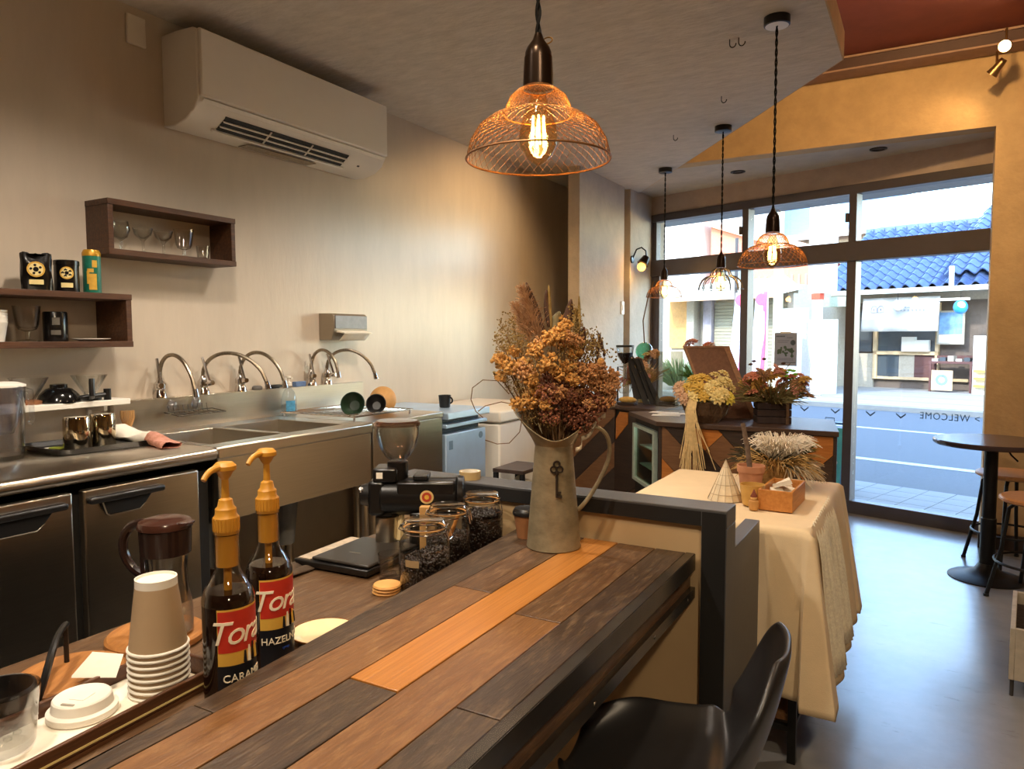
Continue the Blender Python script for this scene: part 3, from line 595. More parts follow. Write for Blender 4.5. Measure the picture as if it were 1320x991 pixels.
# ---- small fridge with blue protective film, freezer, side shelf
t = thing('film_wrapped_fridge', 'squat steel fridge still in pale blue film, with black cup on top', 'fridge', (-2.36, 2.662, 0))
B().box(0, 0.46, 0, 0.35, 0.05, 0.845).build('cabinet', M_DARK, t)
M_FILM = mat('blue_film_steel', s(176, 200, 224), 0.32, 0.4, 0.06, 8)
B().box(0.0, 0.525, -0.004, 0.354, 0.83, 0.862).build('top', M_FILM, t, 0.004)
B().box(0.46, 0.512, 0.0, 0.35, 0.79, 0.808).build('grille_strip', M_FILM, t, 0.003)
d = B().box(0.462, 0.505, 0.006, 0.345, 0.10, 0.762).build('door', M_FILM, t, 0.004)
B().lathe([(0, 0.507), (0.016, 0.507), (0.016, 0.503)], 20, M=Matrix.Translation((0, 0.30, 0.73)) @ Matrix.Rotation(R(90), 4, 'Y')).build('badge', mat('grey_badge', s(96, 120, 140), 0.5), d)
B().box(0.5045, 0.506, 0.03, 0.06, 0.69, 0.73).build('sticker', MATS['grey_badge'], d)
t = thing('coffee_cup', 'small black cup standing on the blue-film fridge', 'cup', (-2.0, 2.87, 0.862))
B().lathe([(0, 0), (0.022, 0), (0.026, 0.004), (0.031, 0.06), (0.029, 0.06), (0.024, 0.008), (0, 0.007)], 26).build('body', M_BLACK, t)
B().tube(arc((0.030, 0, 0.036), 0.014, -80, 80, 8), 0.004, 8).build('handle', M_BLACK, t)
fz = thing('chest_freezer', 'white chest freezer at the far end of the kitchen', 'freezer', (-2.36, 3.10, 0))
B().box(0, 0.53, 0, 0.62, 0.04, 0.765).build('cabinet', M_WHITE, fz, 0.01)
B().box(-0.005, 0.537, -0.006, 0.626, 0.77, 0.83).build('lid', M_WHITE, fz, 0.01)
ms = thing('low_side_shelf', 'low dark-topped stand beside the freezer', 'stand', (-1.80, 2.98, 0))
B().box(0, 0.17, 0, 0.24, 0.548, 0.566).build('shelf_top', mat('dark_stone_board', s(66, 50, 42), 0.35, 0, 0.4, 14), ms, 0.002)
for x in (0.012, 0.158):
    for y in (0.012, 0.228): B().box(x - 0.01, x + 0.01, y - 0.01, y + 0.01, 0, 0.548).build('leg', M_BLACKM, ms)
B().box(0.002, 0.168, 0.002, 0.238, 0.30, 0.312).build('lower_board', MATS['dark_stone_board'], ms)
t = thing('plastic_sack', 'crumpled white plastic sack under the low stand top', 'sack', (-1.715, 3.10, 0.312))
b = B(); b.ico((0, 0, 0.10), 0.1, 3, (0.6, 0.85, 1.0)); rr = random.Random(3)
for v in b.bm.verts: v.co *= 1 + rr.uniform(-0.10, 0.06); v.co.z = max(0, v.co.z)
b.build('sack', M_WHITE, t, angle=0)
# ---- things on the fridge counter
t = thing('white_wall_shelf', 'narrow white wall shelf at left carrying glass drippers and a black bowl', 'shelf', (XW, 0.85, 0.985))
B().box(0, 0.15, 0, 0.59, 0, 0.018).build('board', M_WHITE, t, 0.002)
for y in (0.06, 0.53): B().box(0.0, 0.10, y, y + 0.012, -0.02, 0).box(0, 0.012, y, y + 0.012, -0.11, 0).build('bracket', M_WHITE, t)
ZW = 1.003
cone = [(0.010, 0.012), (0.012, 0.010), (0.053, 0.080), (0.0512, 0.080), (0.0095, 0.014)]
def dripper(lab, loc, rz, handle):
    t = thing('glass_dripper', lab, 'dripper', loc, rz); B().lathe(cone, 32, close=True).build('cone', M_GLASS, t)
    B().lathe([(0.010, 0), (0.034, 0), (0.034, 0.010), (0.012, 0.014), (0.010, 0.010)], 28, close=True).build('collar', handle, t)
    return t
dripper('glass coffee dripper with brown collar at the left of the white shelf', (-2.315, 1.165, ZW), 0, mat('olive_wood', s(130, 84, 52), 0.5))
t = dripper('glass coffee dripper with black handle at the right of the white shelf', (-2.315, 1.345, ZW), -10, M_BLACK)
B().tube([(0.030, -0.01, 0.010), (0.07, -0.02, 0.014), (0.084, -0.024, 0.02), (0.084, -0.024, 0.055), (0.080, -0.022, 0.07)], 0.0085, 8).build('handle', M_BLACK, t)
t = thing('upturned_bowl', 'glossy black bowl turned upside down on the white shelf', 'bowl', (-2.305, 1.245, ZW))
B().lathe([(0.058, 0), (0.060, 0.004), (0.054, 0.024), (0.036, 0.042), (0.024, 0.046), (0.024, 0.056), (0.020, 0.057), (0, 0.055)], 36).build('bowl', mat('black_lacquer', s(14, 13, 13), 0.12), t)
t = thing('portafilter', 'black bar-handled tool leaning on the white shelf before the right dripper', 'coffee tool', (-2.268, 1.302, ZW))
B().tube([(0, -0.02, 0.012), (0.004, 0.075, 0.018)], 0.008, 10).build('handle', M_BLACK, t); B().cyl((0.004, 0.07, 0.0), (0.004, 0.07, 0.036), 0.011).build('knob', M_BLACK, t)
t = thing('water_filter_jug', 'clear plastic filter jug with white lid at the left edge of the counter', 'jug', (-2.19, 1.02, 0.87))
B().lathe([(0, 0), (0.055, 0), (0.058, 0.01), (0.066, 0.20), (0.064, 0.20), (0.055, 0.012), (0, 0.012)], 32).build('vessel', glassm('jug_plastic', (0.95, 0.96, 0.98, 1), 1.4, 0.0, 0.3), t)
B().lathe([(0, 0.07), (0.035, 0.07), (0.054, 0.12), (0.060, 0.195), (0.058, 0.195), (0.050, 0.12), (0.03, 0.075)], 28).build('filter_funnel', glassm('milky_plastic'), t)
B().lathe([(0, 0.212), (0.05, 0.21), (0.068, 0.203), (0.068, 0.198), (0.05, 0.2), (0, 0.2)], 32).build('lid', M_WHITE, t)
B().tube([(0.055, 0.02, 0.195), (0.098, 0.036, 0.19), (0.100, 0.037, 0.11), (0.094, 0.034, 0.10)], 0.0075, 8).build('handle', glassm('jug_plastic'), t)
tr = thing('black_tray', 'black serving tray on the fridge counter under two steel tumblers', 'tray', (-2.185, 1.275, 0.87), -4)
b = B(); W_, L_ = 0.125, 0.155
def rloop(w_, l_, z, r_=0.03): return [(sx * (w_ - r_) + r_ * math.cos(a), sy * (l_ - r_) + r_ * math.sin(a), z) for sx, sy, a0 in ((1, 1, 0), (-1, 1, 90), (-1, -1, 180), (1, -1, 270)) for a in (R(a0), R(a0 + 30), R(a0 + 60), R(a0 + 90))]
loops = [rloop(W_ - .01, L_ - .01, 0.0), rloop(W_, L_, 0.018), rloop(W_ - .006, L_ - .006, 0.018), rloop(W_ - .015, L_ - .015, 0.004)]
vs = [[b.bm.verts.new(p) for p in l] for l in loops]
b.bm.faces.new(vs[0][::-1]); b.bm.faces.new(vs[3])
for a_, c_ in zip(vs, vs[1:]):
    for k in range(16): b.bm.faces.new((a_[k], a_[(k + 1) % 16], c_[(k + 1) % 16], c_[k]))
b.build('tray', M_BLACK, tr)
M_MIR = mat('mirror_steel', s(190, 176, 150), 0.08, 1.0, 0.02, 10)
for lab, x, y, r_ in (('left mirror-steel tumbler upside down on the black tray', -2.145, 1.205, 0.037), ('right mirror-steel tumbler upside down on the black tray', -2.16, 1.29, 0.036)):
    t = thing('steel_tumbler', lab, 'tumbler', (x, y, 0.875)); B().lathe([(0, 0), (r_ * 0.93, 0), (r_, 0.004), (r_ * 0.98, 0.088), (r_ * 0.9, 0.097), (0, 0.098)], 32).build('body', M_MIR, t)
t = thing('sugar_sachets', 'green and white sachets lying at the near end of the black tray', 'sachets', (-2.205, 1.175, 0.875), 20)
B().box(-0.03, 0.02, -0.012, 0.012, 0, 0.004).build('white_sachet', M_PAPER, t); B().box(-0.005, 0.035, -0.02, 0.002, 0.004, 0.008).build('green_sachet', mat('lime_sachet', s(150, 160, 60), 0.6), t)
t = thing('folded_towel', 'folded white dish towel with pink end across the counter by the sink', 'towel', (-2.12, 1.398, 0.872), -6)
def towf(i, j):
    a = 2 * math.pi * j; w_ = 0.033 * (1 + 0.2 * math.sin(6 * i)); h = 0.024 * (1 - 0.45 * i) * (1 + 0.25 * math.sin(9 * i + 2))
    return (-0.16 + 0.34 * i, w_ * math.cos(a) + 0.012 * math.sin(5 * i), max(0.0, h * 0.75 + h * math.sin(a) + 0.004 * math.sin(14 * i + 3 * a)))
b = B(); b.grid(lambda i, j: towf(i * 0.62, j), 14, 14); b.build('towel_body', M_PAPER, t, angle=60)
b = B(); b.grid(lambda i, j: towf(0.62 + i * 0.38, j), 9, 14); b.build('towel_end', mat('pink_brown_cloth', s(206, 150, 134), 0.9, 0, 0, 30, 0.2, 90, (1, 1, 1), 0, s(150, 92, 62)), t, angle=60)
t = thing('tea_whisk', 'bamboo tea whisk standing behind the steel tumblers', 'whisk', (-2.325, 1.475, 0.871))
B().lathe([(0, 0), (0.012, 0), (0.012, 0.03), (0.010, 0.032), (0, 0.032)], 18).build('handle', mat('bamboo', s(196, 150, 94), 0.6), t)
for k in range(24):
    a = 2 * math.pi * k / 24; B().tube([(0.010 * math.cos(a), 0.010 * math.sin(a), 0.03), (0.021 * math.cos(a), 0.021 * math.sin(a), 0.06), (0.020 * math.cos(a), 0.020 * math.sin(a), 0.085)], 0.0014, 4).build('tine', MATS['bamboo'], t)
# under the sink: crumpled cloth bag
t = thing('cloth_bundle', 'crumpled brown cloth bundle on the shelf under the sink', 'cloth', (-2.12, 1.62, 0.215))
b = B(); b.ico((0, 0, 0.08), 0.14, 3, (0.9, 1.0, 0.6)); rr = random.Random(5)
for v in b.bm.verts: v.co *= 1 + rr.uniform(-0.12, 0.10); v.co.z = max(0.001, v.co.z)
b.build('cloth', mat('brown_cloth', s(120, 92, 66), 0.9, 0, 0.3, 30), t, angle=50)
# ================================================================== HALF WALL, BAR AND WHAT STANDS ON IT
hw = bpy.data.objects.new('wall_half', None); COL.objects.link(hw); hw['kind'] = 'structure'
B().box(-1.30, -0.43, 1.655, 1.715, 0, 0.77).build('panel', M_BEIGE, hw)
B().box(-1.32, -0.374, 1.640, 1.730, 0.765, 0.806).build('cap', M_CHAR, hw, 0.002)
B().box(-0.432, -0.374, 1.640, 1.730, 0, 0.765).build('end_post', M_CHAR, hw, 0.002)
B().box(-1.32, -0.4325, 1.6395, 1.641, 0.767, 0.80).box(-0.43, -0.376, 1.6385, 1.6398, 0, 0.80).build('black_edge', M_DARK, hw)
B().box(-0.414, -0.375, 1.731, 2.03, 0, 0.70).build('low_stub', M_CHAR, hw, 0.002)

bar = thing('bar_counter', 'bar counter topped with mixed reclaimed planks and edged in black steel', 'counter', (-0.445, 0, 0))
def edge_x(y): return -0.843 - 0.058 * (y - 0.4)          # raised back edge, slightly askew
M_P1 = woodm('plank_black_worn', s(50, 38, 28), s(76, 58, 42), 0.36, (45, 2.5, 45), 3, s(110, 88, 64))
M_P2 = woodm('plank_brown', s(100, 66, 36), s(128, 88, 50), 0.36, (40, 2.2, 40), 3, s(150, 112, 72))
M_P3 = woodm('plank_honey', s(156, 98, 40), s(188, 126, 60), 0.34, (60, 1.2, 60), 3)
M_P4 = woodm('plank_dark_brown', s(70, 48, 32), s(98, 70, 46), 0.36, (40, 2.2, 40), 3, s(136, 106, 76))
M_P5 = woodm('plank_black_scratched', s(44, 33, 26), s(70, 54, 42), 0.34, (60, 5, 60), 3, s(116, 94, 72))
Y0, Y1 = -0.5, 1.638; g = 0.0012; ox = 0.445
def plank(x0, x1, y0, y1, m, back=False, dz=0.0):
    a0, a1 = (edge_x(y0), edge_x(y1)) if back else (x0, x0)
    B().prism([(a0 + ox + g, y0 + g), (x1 + ox - g, y0 + g), (x1 + ox - g, y1 - g), (a1 + ox + g, y1 - g)], 0.664, 0.700 + dz).build('plank', m, bar, 0.0012)
plank(0, -0.812, Y0, 0.62, M_P1, True); plank(0, -0.812, 0.62, Y1, M_P1, True, -0.0008)
plank(-0.812, -0.722, Y0, 0.28, M_P4); plank(-0.812, -0.722, 0.28, 1.19, M_P2); plank(-0.812, -0.722, 1.19, Y1, M_P4, False, 0.0004)
plank(-0.722, -0.632, Y0, 0.785, M_P1, False, -0.0006); plank(-0.722, -0.632, 0.785, Y1, M_P3, False, 0.0005)
plank(-0.632, -0.538, Y0, 0.35, M_P5); plank(-0.632, -0.538, 0.35, 1.12, M_P2, False, -0.0004); plank(-0.632, -0.538, 1.12, Y1, M_P4)
plank(-0.538, -0.466, Y0, 0.79, M_P1); plank(-0.538, -0.466, 0.79, Y1, M_P5, False, 0.0004)
M_IRON = mat('blackened_steel', s(104, 98, 90), 0.27, 0.9, 0.2, 12)
B().box(-0.020, 0.0, Y0, Y1, 0.6955, 0.7008).box(-0.003, 0.0015, Y0, Y1, 0.662, 0.6995).build('edge_angle', M_IRON, bar)
B().box(-0.33, -0.010, Y0, Y1, 0.610, 0.662).build('apron_board', M_P4, bar)
B().box(-0.012, 0.0015, Y0, Y1, 0.597, 0.622).box(-0.33, 0.0, Y0, Y1, 0.597, 0.602).build('lower_angle', M_IRON, bar)
for y in (0.75, 1.05, 1.35, 1.58): B().lathe([(0, 0.003), (0.004, 0.002), (0.005, 0)], 10, M=Matrix.Translation((0.001, y, 0.609)) @ Matrix.Rotation(R(90), 4, 'Y')).build('screw', M_IRON, bar)
B().box(-0.30, -0.26, Y0, Y1, 0, 0.597).build('base_panel', M_BEIGE, bar)
# lower worktop behind the raised planks
wt = thing('bar_worktop', 'lower brown wooden worktop on the kitchen side of the bar', 'worktop', (-1.35, 0, 0))
M_WT = woodm('worktop_wood', s(74, 52, 34), s(104, 76, 50), 0.42, (26, 1.4, 26), 3, s(122, 98, 72))
b = B().prism([(0, Y0), (edge_x(Y0) + 1.35 - 0.001, Y0), (edge_x(Y1) + 1.35 - 0.001, Y1), (0, Y1)], 0.605, 0.64); b.build('top', M_WT, wt, 0.002)
B().box(0.03, 0.05, Y0, Y1, 0, 0.605).build('back_panel', M_DARK, wt)
B().box(0.42, 0.44, Y0, Y1, 0, 0.605).build('front_panel', M_BEIGE, wt)
ZW2 = 0.64

# ---- syrup bottles
M_SYR = mat('dark_syrup_bottle', s(24, 12, 8), 0.06, 0, 0.05, 10)
M_BOT = glassm('bottle_glass', (0.97, 0.96, 0.93, 1), 1.6, 0.0, 0.5)
M_YEL = mat('yellow_pump_plastic', s(190, 134, 42), 0.45, 0, 0.06, 8)
M_RED = mat('red_label', s(186, 44, 26), 0.5, 0, 0.12, 20); M_LY = mat('yellow_label', s(214, 166, 66), 0.55, 0, 0.08, 20)
M_NAVY = mat('black_label', s(18, 19, 26), 0.45, 0, 0.1, 20); M_INK = mat('cream_ink', s(240, 226, 200), 0.6); M_BLUE = mat('blue_ink', s(40, 70, 150), 0.6)
def bottle(lab, x, y, flavour, face, dz):
    t = thing('syrup_bottle', lab, 'bottle', (x, y, ZW2), face, 'pump syrup bottles behind the bar edge')
    r = 0.0385
    B().lathe([(0, 0), (r - 0.003, 0), (r, 0.004), (r, 0.158), (r - 0.003, 0.168), (r - 0.008, 0.174), (0, 0.174)], 40).build('syrup', M_SYR, t)
    B().lathe([(r + 0.0006, 0.156), (r, 0.164), (0.0345, 0.178), (0.025, 0.192), (0.0185, 0.206), (0.0174, 0.262), (0.0190, 0.263), (0.0190, 0.268), (0.0160, 0.268)], 40).build('bottle_glass', M_BOT, t)
    p = B().lathe([(0, 0.262), (0.0185, 0.262), (0.019, 0.266), (0.019, 0.287), (0.016, 0.291), (0.0155, 0.300), (0.012, 0.304), (0.010, 0.314), (0.006, 0.317), (0.0052, 0.345), (0.009, 0.350), (0.012, 0.356), (0.017, 0.360), (0.017, 0.366), (0.012, 0.371), (0, 0.373)], 30).build('pump', M_YEL, t)
    B().tube(bez((0, 0, 0.362), (-0.02, -0.006, 0.367), (-0.036, -0.011, 0.366), (-0.047, -0.014, 0.352), 10), 0.0058, 10, taper=0.7).build('spout', M_YEL, p)
    b = B()
    for k in range(24): a = 2 * math.pi * k / 24; b.box(-0.0008, 0.0008, -0.0198, -0.0186, 0.267, 0.286); bmesh.ops.rotate(b.bm, cent=(0, 0, 0), matrix=Matrix.Rotation(2 * math.pi / 24, 3, 'Z'), verts=b.bm.verts)
    b.build('cap_ribs', M_YEL, p)
    B().lathe([(0, 0.212), (0.0162, 0.212), (0.0166, 0.260), (0, 0.260)], 24).build('dosing_sleeve', M_YEL, t)
    B().cyl((0, 0, 0.174), (0, 0, 0.213), 0.006).build('dip_tube', M_YEL, t)
    A = 62
    patch(t, r, -0.042, 0.042, 0.068, 0.155, M_LY, 'label_ground', 0, 0.0004, 24)
    patch(t, r, -0.041, 0.041, 0.089, 0.152, M_RED, 'label_red', 0, 0.0007, 24)
    patch(t, r, -0.043, 0.043, 0.006, 0.069, M_NAVY, 'label_black', 0, 0.0006, 24)
    link('brand_script', text_mesh('Torani', 0.050, 0.30, r + 0.0012, 'CENTER', 0.86), M_INK, t).location = (0, 0, 0.102)
    link('flavour_name', text_mesh(flavour, 0.0165, 0.0, r + 0.0012, 'CENTER', 1.0), M_INK, t).location = (0, 0, 0.044)
    link('small_print', text_mesh('syrup', 0.006, 0.2, r + 0.0012, 'CENTER', 1.1), M_BLUE, t).location = (0.0, 0, 0.033)
    # little row of figures on the yellow band: a plain arch of rounded shapes
    for k, xx in enumerate((-0.002, 0.005, 0.012, 0.019, 0.026)):
        a = xx / r; h = (0.018, 0.024, 0.027, 0.024, 0.018)[k]
        B().cyl(((r + 0.0004) * math.sin(a), -(r + 0.0004) * math.cos(a), 0.070), ((r + 0.0004) * math.sin(a), -(r + 0.0004) * math.cos(a), 0.070 + h), 0.003, 0.0016, 8).build('label_figure', (M_NAVY, M_INK, M_SYR, M_LY, M_NAVY)[k], t)
    return t
bottle('nearer dark syrup bottle with yellow pump, red label reading CARAMEL', -0.92, 0.735, 'CARAMEL', 88, 0)
bottle('farther dark syrup bottle with yellow pump, red label reading HAZELNUT', -0.97, 0.86, 'HAZELNUT', 86, 0)

# ---- clip-lid jars of coffee beans
M_BEAN = mat('roasted_beans', s(30, 18, 11), 0.35, 0, 0.6, 90)
bean_me = None
def jar(lab, x, y, r, h, fill, slope, rz, tagged):
    t = thing('coffee_jar', lab, 'jar', (x, y, ZW2), rz, 'clip-lid jars of coffee beans along the bar edge')
    B().lathe([(0, 0.001), (r * 0.93, 0), (r, 0.008), (r, h * 0.62), (r * 0.96, h * 0.70), (r * 0.80, h * 0.80), (r * 0.79, h * 0.86), (r * 0.83, h * 0.865), (r * 0.83, h * 0.88), (r * 0.75, h * 0.88)], 44).build('glass_body', M_GLASS, t)
    l = B().lathe([(r * 0.74, h * 0.885), (r * 0.86, h * 0.885), (r * 0.88, h * 0.92), (r * 0.84, h * 0.965), (r * 0.78, h * 1.0), (r * 0.70, h * 0.985), (0, h * 0.985)], 44).build('glass_lid', M_GLASS, t)
    B().lathe([(r * 0.76, h * 0.879), (r * 0.845, h * 0.879), (r * 0.845, h * 0.889), (r * 0.76, h * 0.889)], 40, close=True).build('rubber_seal', mat('amber_rubber', s(186, 130, 60), 0.5), l)
    wr = 0.0016
    B().tube([(r * 0.815 * math.cos(2 * math.pi * k / 32), r * 0.815 * math.sin(2 * math.pi * k / 32), h * 0.835) for k in range(32)], wr, 6, True).build('neck_wire', M_CHROME, t)
    B().tube([(r * 0.89 * math.cos(2 * math.pi * k / 32), r * 0.89 * math.sin(2 * math.pi * k / 32), h * 0.915) for k in range(32)], wr, 6, True).build('lid_wire', M_CHROME, l)
    B().tube([(r * 0.82, -0.014, h * 0.84), (r * 0.98, -0.013, h * 0.86), (r * 1.04, -0.013, h * 0.74), (r * 1.04, 0.013, h * 0.74), (r * 0.98, 0.013, h * 0.86), (r * 0.82, 0.014, h * 0.84)], wr, 6).build('clip', M_CHROME, t)
    B().tube([(r * 0.98, -0.010, h * 0.86), (r * 0.93, -0.010, h * 0.93), (r * 0.93, 0.010, h * 0.93), (r * 0.98, 0.010, h * 0.86)], wr, 6).build('clip_loop', M_CHROME, t)
    B().tube([(-r * 0.82, -0.010, h * 0.84), (-r * 1.0, -0.008, h * 0.86), (-r * 0.96, 0, h * 0.91), (-r * 1.0, 0.008, h * 0.86), (-r * 0.82, 0.010, h * 0.84)], wr, 6).build('hinge', M_CHROME, t)
    # beans: a core with loose beans over its surface, countless
    b = B(); rr = random.Random(int(x * 1e3) + 50)
    zt = lambda px_, py_: h * fill + slope * (px_ * 0.87 + py_ * 0.49)
    R_ = r * 0.955
    b.lathe([(0, 0.006), (R_ * 0.9, 0.005), (R_ * 0.97, 0.012), (R_ * 0.97, h * fill - slope * r - 0.006)], 30)
    n = 0
    for k in range(900):
        a = rr.uniform(0, 2 * math.pi)
        if k % 3 == 0: q = R_ * math.sqrt(rr.random()) * 0.93; px_, py_ = q * math.cos(a), q * math.sin(a); z = zt(px_, py_) + rr.uniform(-0.003, 0.002)
        else: px_, py_ = R_ * 0.965 * math.cos(a), R_ * 0.965 * math.sin(a); z = rr.uniform(0.008, max(0.02, zt(px_, py_)))
        M = Matrix.Translation((px_, py_, z)) @ Euler((rr.uniform(0, 6), rr.uniform(0, 6), rr.uniform(0, 6))).to_matrix().to_4x4() @ Matrix.Diagonal((0.0052, 0.0036, 0.0026, 1))
        bmesh.ops.create_icosphere(b.bm, subdivisions=1, radius=1, matrix=M)
    o = b.build('coffee_beans', M_BEAN, t, angle=60); o['kind'] = 'stuff'
    if tagged:
        patch(t, r, -0.030, 0.004, h * 0.40, h * 0.50, mat('clear_tape_label', s(150, 126, 92), 0.4), 'tape_label', -rz + 20, 0.0006)
    return t
jar('nearest clip-lid glass jar of coffee beans, partly filled with a tape label', -0.957, 1.290, 0.0575, 0.155, 0.46, 0.30, 20, True)
j2 = jar('middle clip-lid glass jar of coffee beans with a wooden scoop inside', -0.985, 1.423, 0.0535, 0.158, 0.52, 0.1, 24, False)
B().tube([(0.0, -0.01, 0.07), (0.03, -0.018, 0.142)], 0.0045, 8).build('wooden_scoop', M_OAK, j2)
jar('farthest clip-lid glass jar, filled to the neck with dark beans', -0.974, 1.560, 0.0535, 0.162, 0.68, 0.0, -8, False)

# ---- grinder
gr = thing('coffee_grinder', 'black electric coffee grinder with clear round hopper behind the bean jars', 'grinder', (-1.16, 1.505, ZW2), 29.5)
M_GB = mat('black_enamel', s(16, 15, 15), 0.28, 0, 0.1, 20)
B().box(-0.11, 0.115, -0.055, 0.05, 0, 0.016).build('base', M_GB, gr, 0.006)
B().box(0.0, 0.075, -0.035, 0.035, 0.016, 0.11).build('column', M_GB, gr, 0.008)
b = B().cyl((-0.075, 0, 0.145), (0.125, 0, 0.145), 0.05, 0.05, 36).box(-0.03, 0.12, -0.048, 0.048, 0.145, 0.19); m_ = b.build('motor_housing', M_GB, gr, 0.006)
B().cyl((0.125, 0, 0.146), (0.140, 0, 0.146), 0.054, 0.050, 36).build('end_cap', M_GB, m_, 0.002)
for rr_, off, mm in ((0.0175, 0.0005, mat('cream_badge', s(206, 176, 116), 0.5)), (0.0125, 0.0012, mat('red_badge', s(168, 56, 34), 0.5)), (0.006, 0.0018, M_GOLD)):
    B().lathe([(0, 0), (rr_, 0)], 26, M=Matrix.Translation((0.048, -0.0495 - off, 0.152)) @ Matrix.Rotation(R(90), 4, 'X')).build('badge', mm, m_)
B().box(-0.105, -0.062, -0.04, 0.04, 0.10, 0.19).build('burr_housing', M_GB, gr, 0.008)
B().cyl((-0.105, 0, 0.148), (-0.130, 0, 0.148), 0.032, 0.026, 28).build('dial', M_BLACK, gr, 0.002)
B().cyl((-0.125, -0.012, 0.15), (-0.125, -0.026, 0.17), 0.006).build('dial_screw', M_CHROME, gr)
B().box(-0.082, -0.066, -0.0415, -0.040, 0.198, 0.214).build('switch_plate', M_PAPER, gr)
B().box(-0.092, -0.03, -0.040, 0.04, 0.186, 0.224).build('throat_block', M_GB, gr, 0.006)
B().box(0.01, 0.05, -0.030, 0.03, 0.19, 0.205).build('switch_block', M_BLACK, gr, 0.004)
B().lathe([(0, 0.18), (0.027, 0.18), (0.027, 0.236), (0.023, 0.238), (0, 0.238)], 26, c=(-0.033, 0, 0)).build('hopper_neck', M_GB, gr)
h_ = B().lathe([(0.018, 0.232), (0.020, 0.240), (0.034, 0.252), (0.048, 0.276), (0.056, 0.305), (0.0575, 0.335), (0.0560, 0.335), (0.0545, 0.305), (0.046, 0.277), (0.033, 0.254), (0.018, 0.242)], 44, c=(-0.033, 0, 0)).build('hopper', M_GLASS, gr)
B().lathe([(0.052, 0.330), (0.0595, 0.331), (0.0600, 0.338), (0.054, 0.344), (0, 0.346), (0, 0.341), (0.05, 0.339)], 44, c=(-0.033, 0, 0)).build('hopper_lid', glassm('smoky_brown_plastic', (0.62, 0.40, 0.30, 1), 1.2), h_)
B().lathe([(0, 0.0), (0.027, 0), (0.029, 0.004), (0.029, 0.076), (0.027, 0.076), (0.026, 0.004), (0, 0.004)], 30, c=(-0.062, -0.012, 0.018)).build('catch_cup', M_SS, gr)
B().box(-0.085, -0.045, -0.03, 0.02, 0.095, 0.112).build('chute', M_GB, gr, 0.003)

# ---- small things on the worktop
sc = thing('kitchen_scale', 'flat black kitchen scale on the worktop with paper on its back edge', 'scale', (-1.21, 1.365, ZW2), 3)
B().hull8([(-0.115, -0.105, 0.004), (0.10, -0.105, 0.004), (0.10, 0.105, 0.004), (-0.115, 0.105, 0.004)], [(-0.12, -0.11, 0.022), (0.105, -0.11, 0.022), (0.105, 0.11, 0.022), (-0.12, 0.11, 0.022)]).build('body', M_BLACK, sc, 0.004)
B().box(-0.07, 0.10, -0.10, 0.10, 0.0235, 0.031).build('platform', mat('dark_scale_plate', s(46, 42, 38), 0.3, 0, 0.05, 10), sc, 0.003)
B().box(-0.012, 0.02, -0.03, -0.026, 0.0310, 0.0314).build('printed_mark', mat('grey_ink', s(120, 112, 100), 0.6), sc)
B().box(-0.112, -0.075, -0.10, 0.10, 0.0222, 0.0245).build('display_strip', mat('pale_display', s(178, 160, 138), 0.35, 0, 0.3, 60), sc)
for x, y in ((-0.09, -0.08), (0.08, -0.08), (-0.09, 0.08), (0.08, 0.08)): B().cyl((x, y, 0), (x, y, 0.005), 0.01).build('foot', M_BLACK, sc)
t = thing('filter_stand', 'folded pale paper cone filter standing on a clear plastic holder by the scale', 'paper filter', (-1.18, 1.482, ZW2), -10)
B().box(-0.035, 0.02, -0.02, 0.02, 0, 0.034).build('holder', glassm('milky_plastic'), t, 0.003)
B().hull8([(-0.034, -0.012, 0.035), (0.016, -0.014, 0.035), (0.016, 0.012, 0.035), (-0.034, 0.012, 0.035)], [(0.008, -0.003, 0.104), (0.013, -0.003, 0.104), (0.013, 0.003, 0.104), (0.008, 0.003, 0.104)]).build('paper_cone', mat('filter_paper', s(210, 188, 140), 0.9), t)
t = thing('shot_glass', 'small clear glass on the worktop beside the nearest bean jar', 'glass', (-1.062, 1.30, ZW2))
B().lathe([(0, 0.0), (0.026, 0), (0.028, 0.004), (0.030, 0.060), (0.0285, 0.060), (0.025, 0.012), (0, 0.014)], 32).build('glass', M_GLASS, t)
for k in range(3):
    t = thing('cork_coaster', ('bottom round wooden coaster of the stack of three', 'middle round wooden coaster of the stack of three', 'top round wooden coaster of the stack of three, below the small glass')[k], 'coaster', (-1.012 + 0.002 * k, 1.222 - 0.001 * k, ZW2 + 0.0072 * k), group='round wooden coasters stacked by the jar')
    B().lathe([(0, 0), (0.029, 0), (0.031, 0.0035), (0.029, 0.007), (0, 0.007)], 32).build('disc', mat('pale_beech', s(206, 152, 84), 0.55, 0, 0.1, 30), t)
t = thing('small_plate', 'cream plate with a thin gold rim, half hidden behind the bar edge', 'plate', (-0.958, 0.975, ZW2))
B().lathe([(0, 0.004), (0.035, 0.0), (0.040, 0.004), (0.060, 0.013), (0.060, 0.015), (0.042, 0.008), (0.034, 0.005), (0, 0.006)], 44).build('dish', mat('cream_glaze', s(228, 206, 164), 0.14, 0, 0.02, 8), t)
B().lathe([(0.0595, 0.0125), (0.0612, 0.013), (0.0612, 0.0155), (0.0592, 0.0155)], 44, close=True).build('gold_rim', mat('brown_gold_rim', s(122, 74, 26), 0.3, 0.5), t)
t = thing('tan_carton', 'plain tan carton standing between grinder and middle jar', 'box', (-1.075, 1.465, ZW2), 25)
B().box(-0.02, 0.02, -0.012, 0.012, 0, 0.135).build('carton', mat('tan_card', s(176, 134, 78), 0.8), t, 0.001)
t = thing('takeaway_cup', 'kraft paper cup with black lid beside the zinc jug', 'cup', (-0.852, 1.575, 0.7))
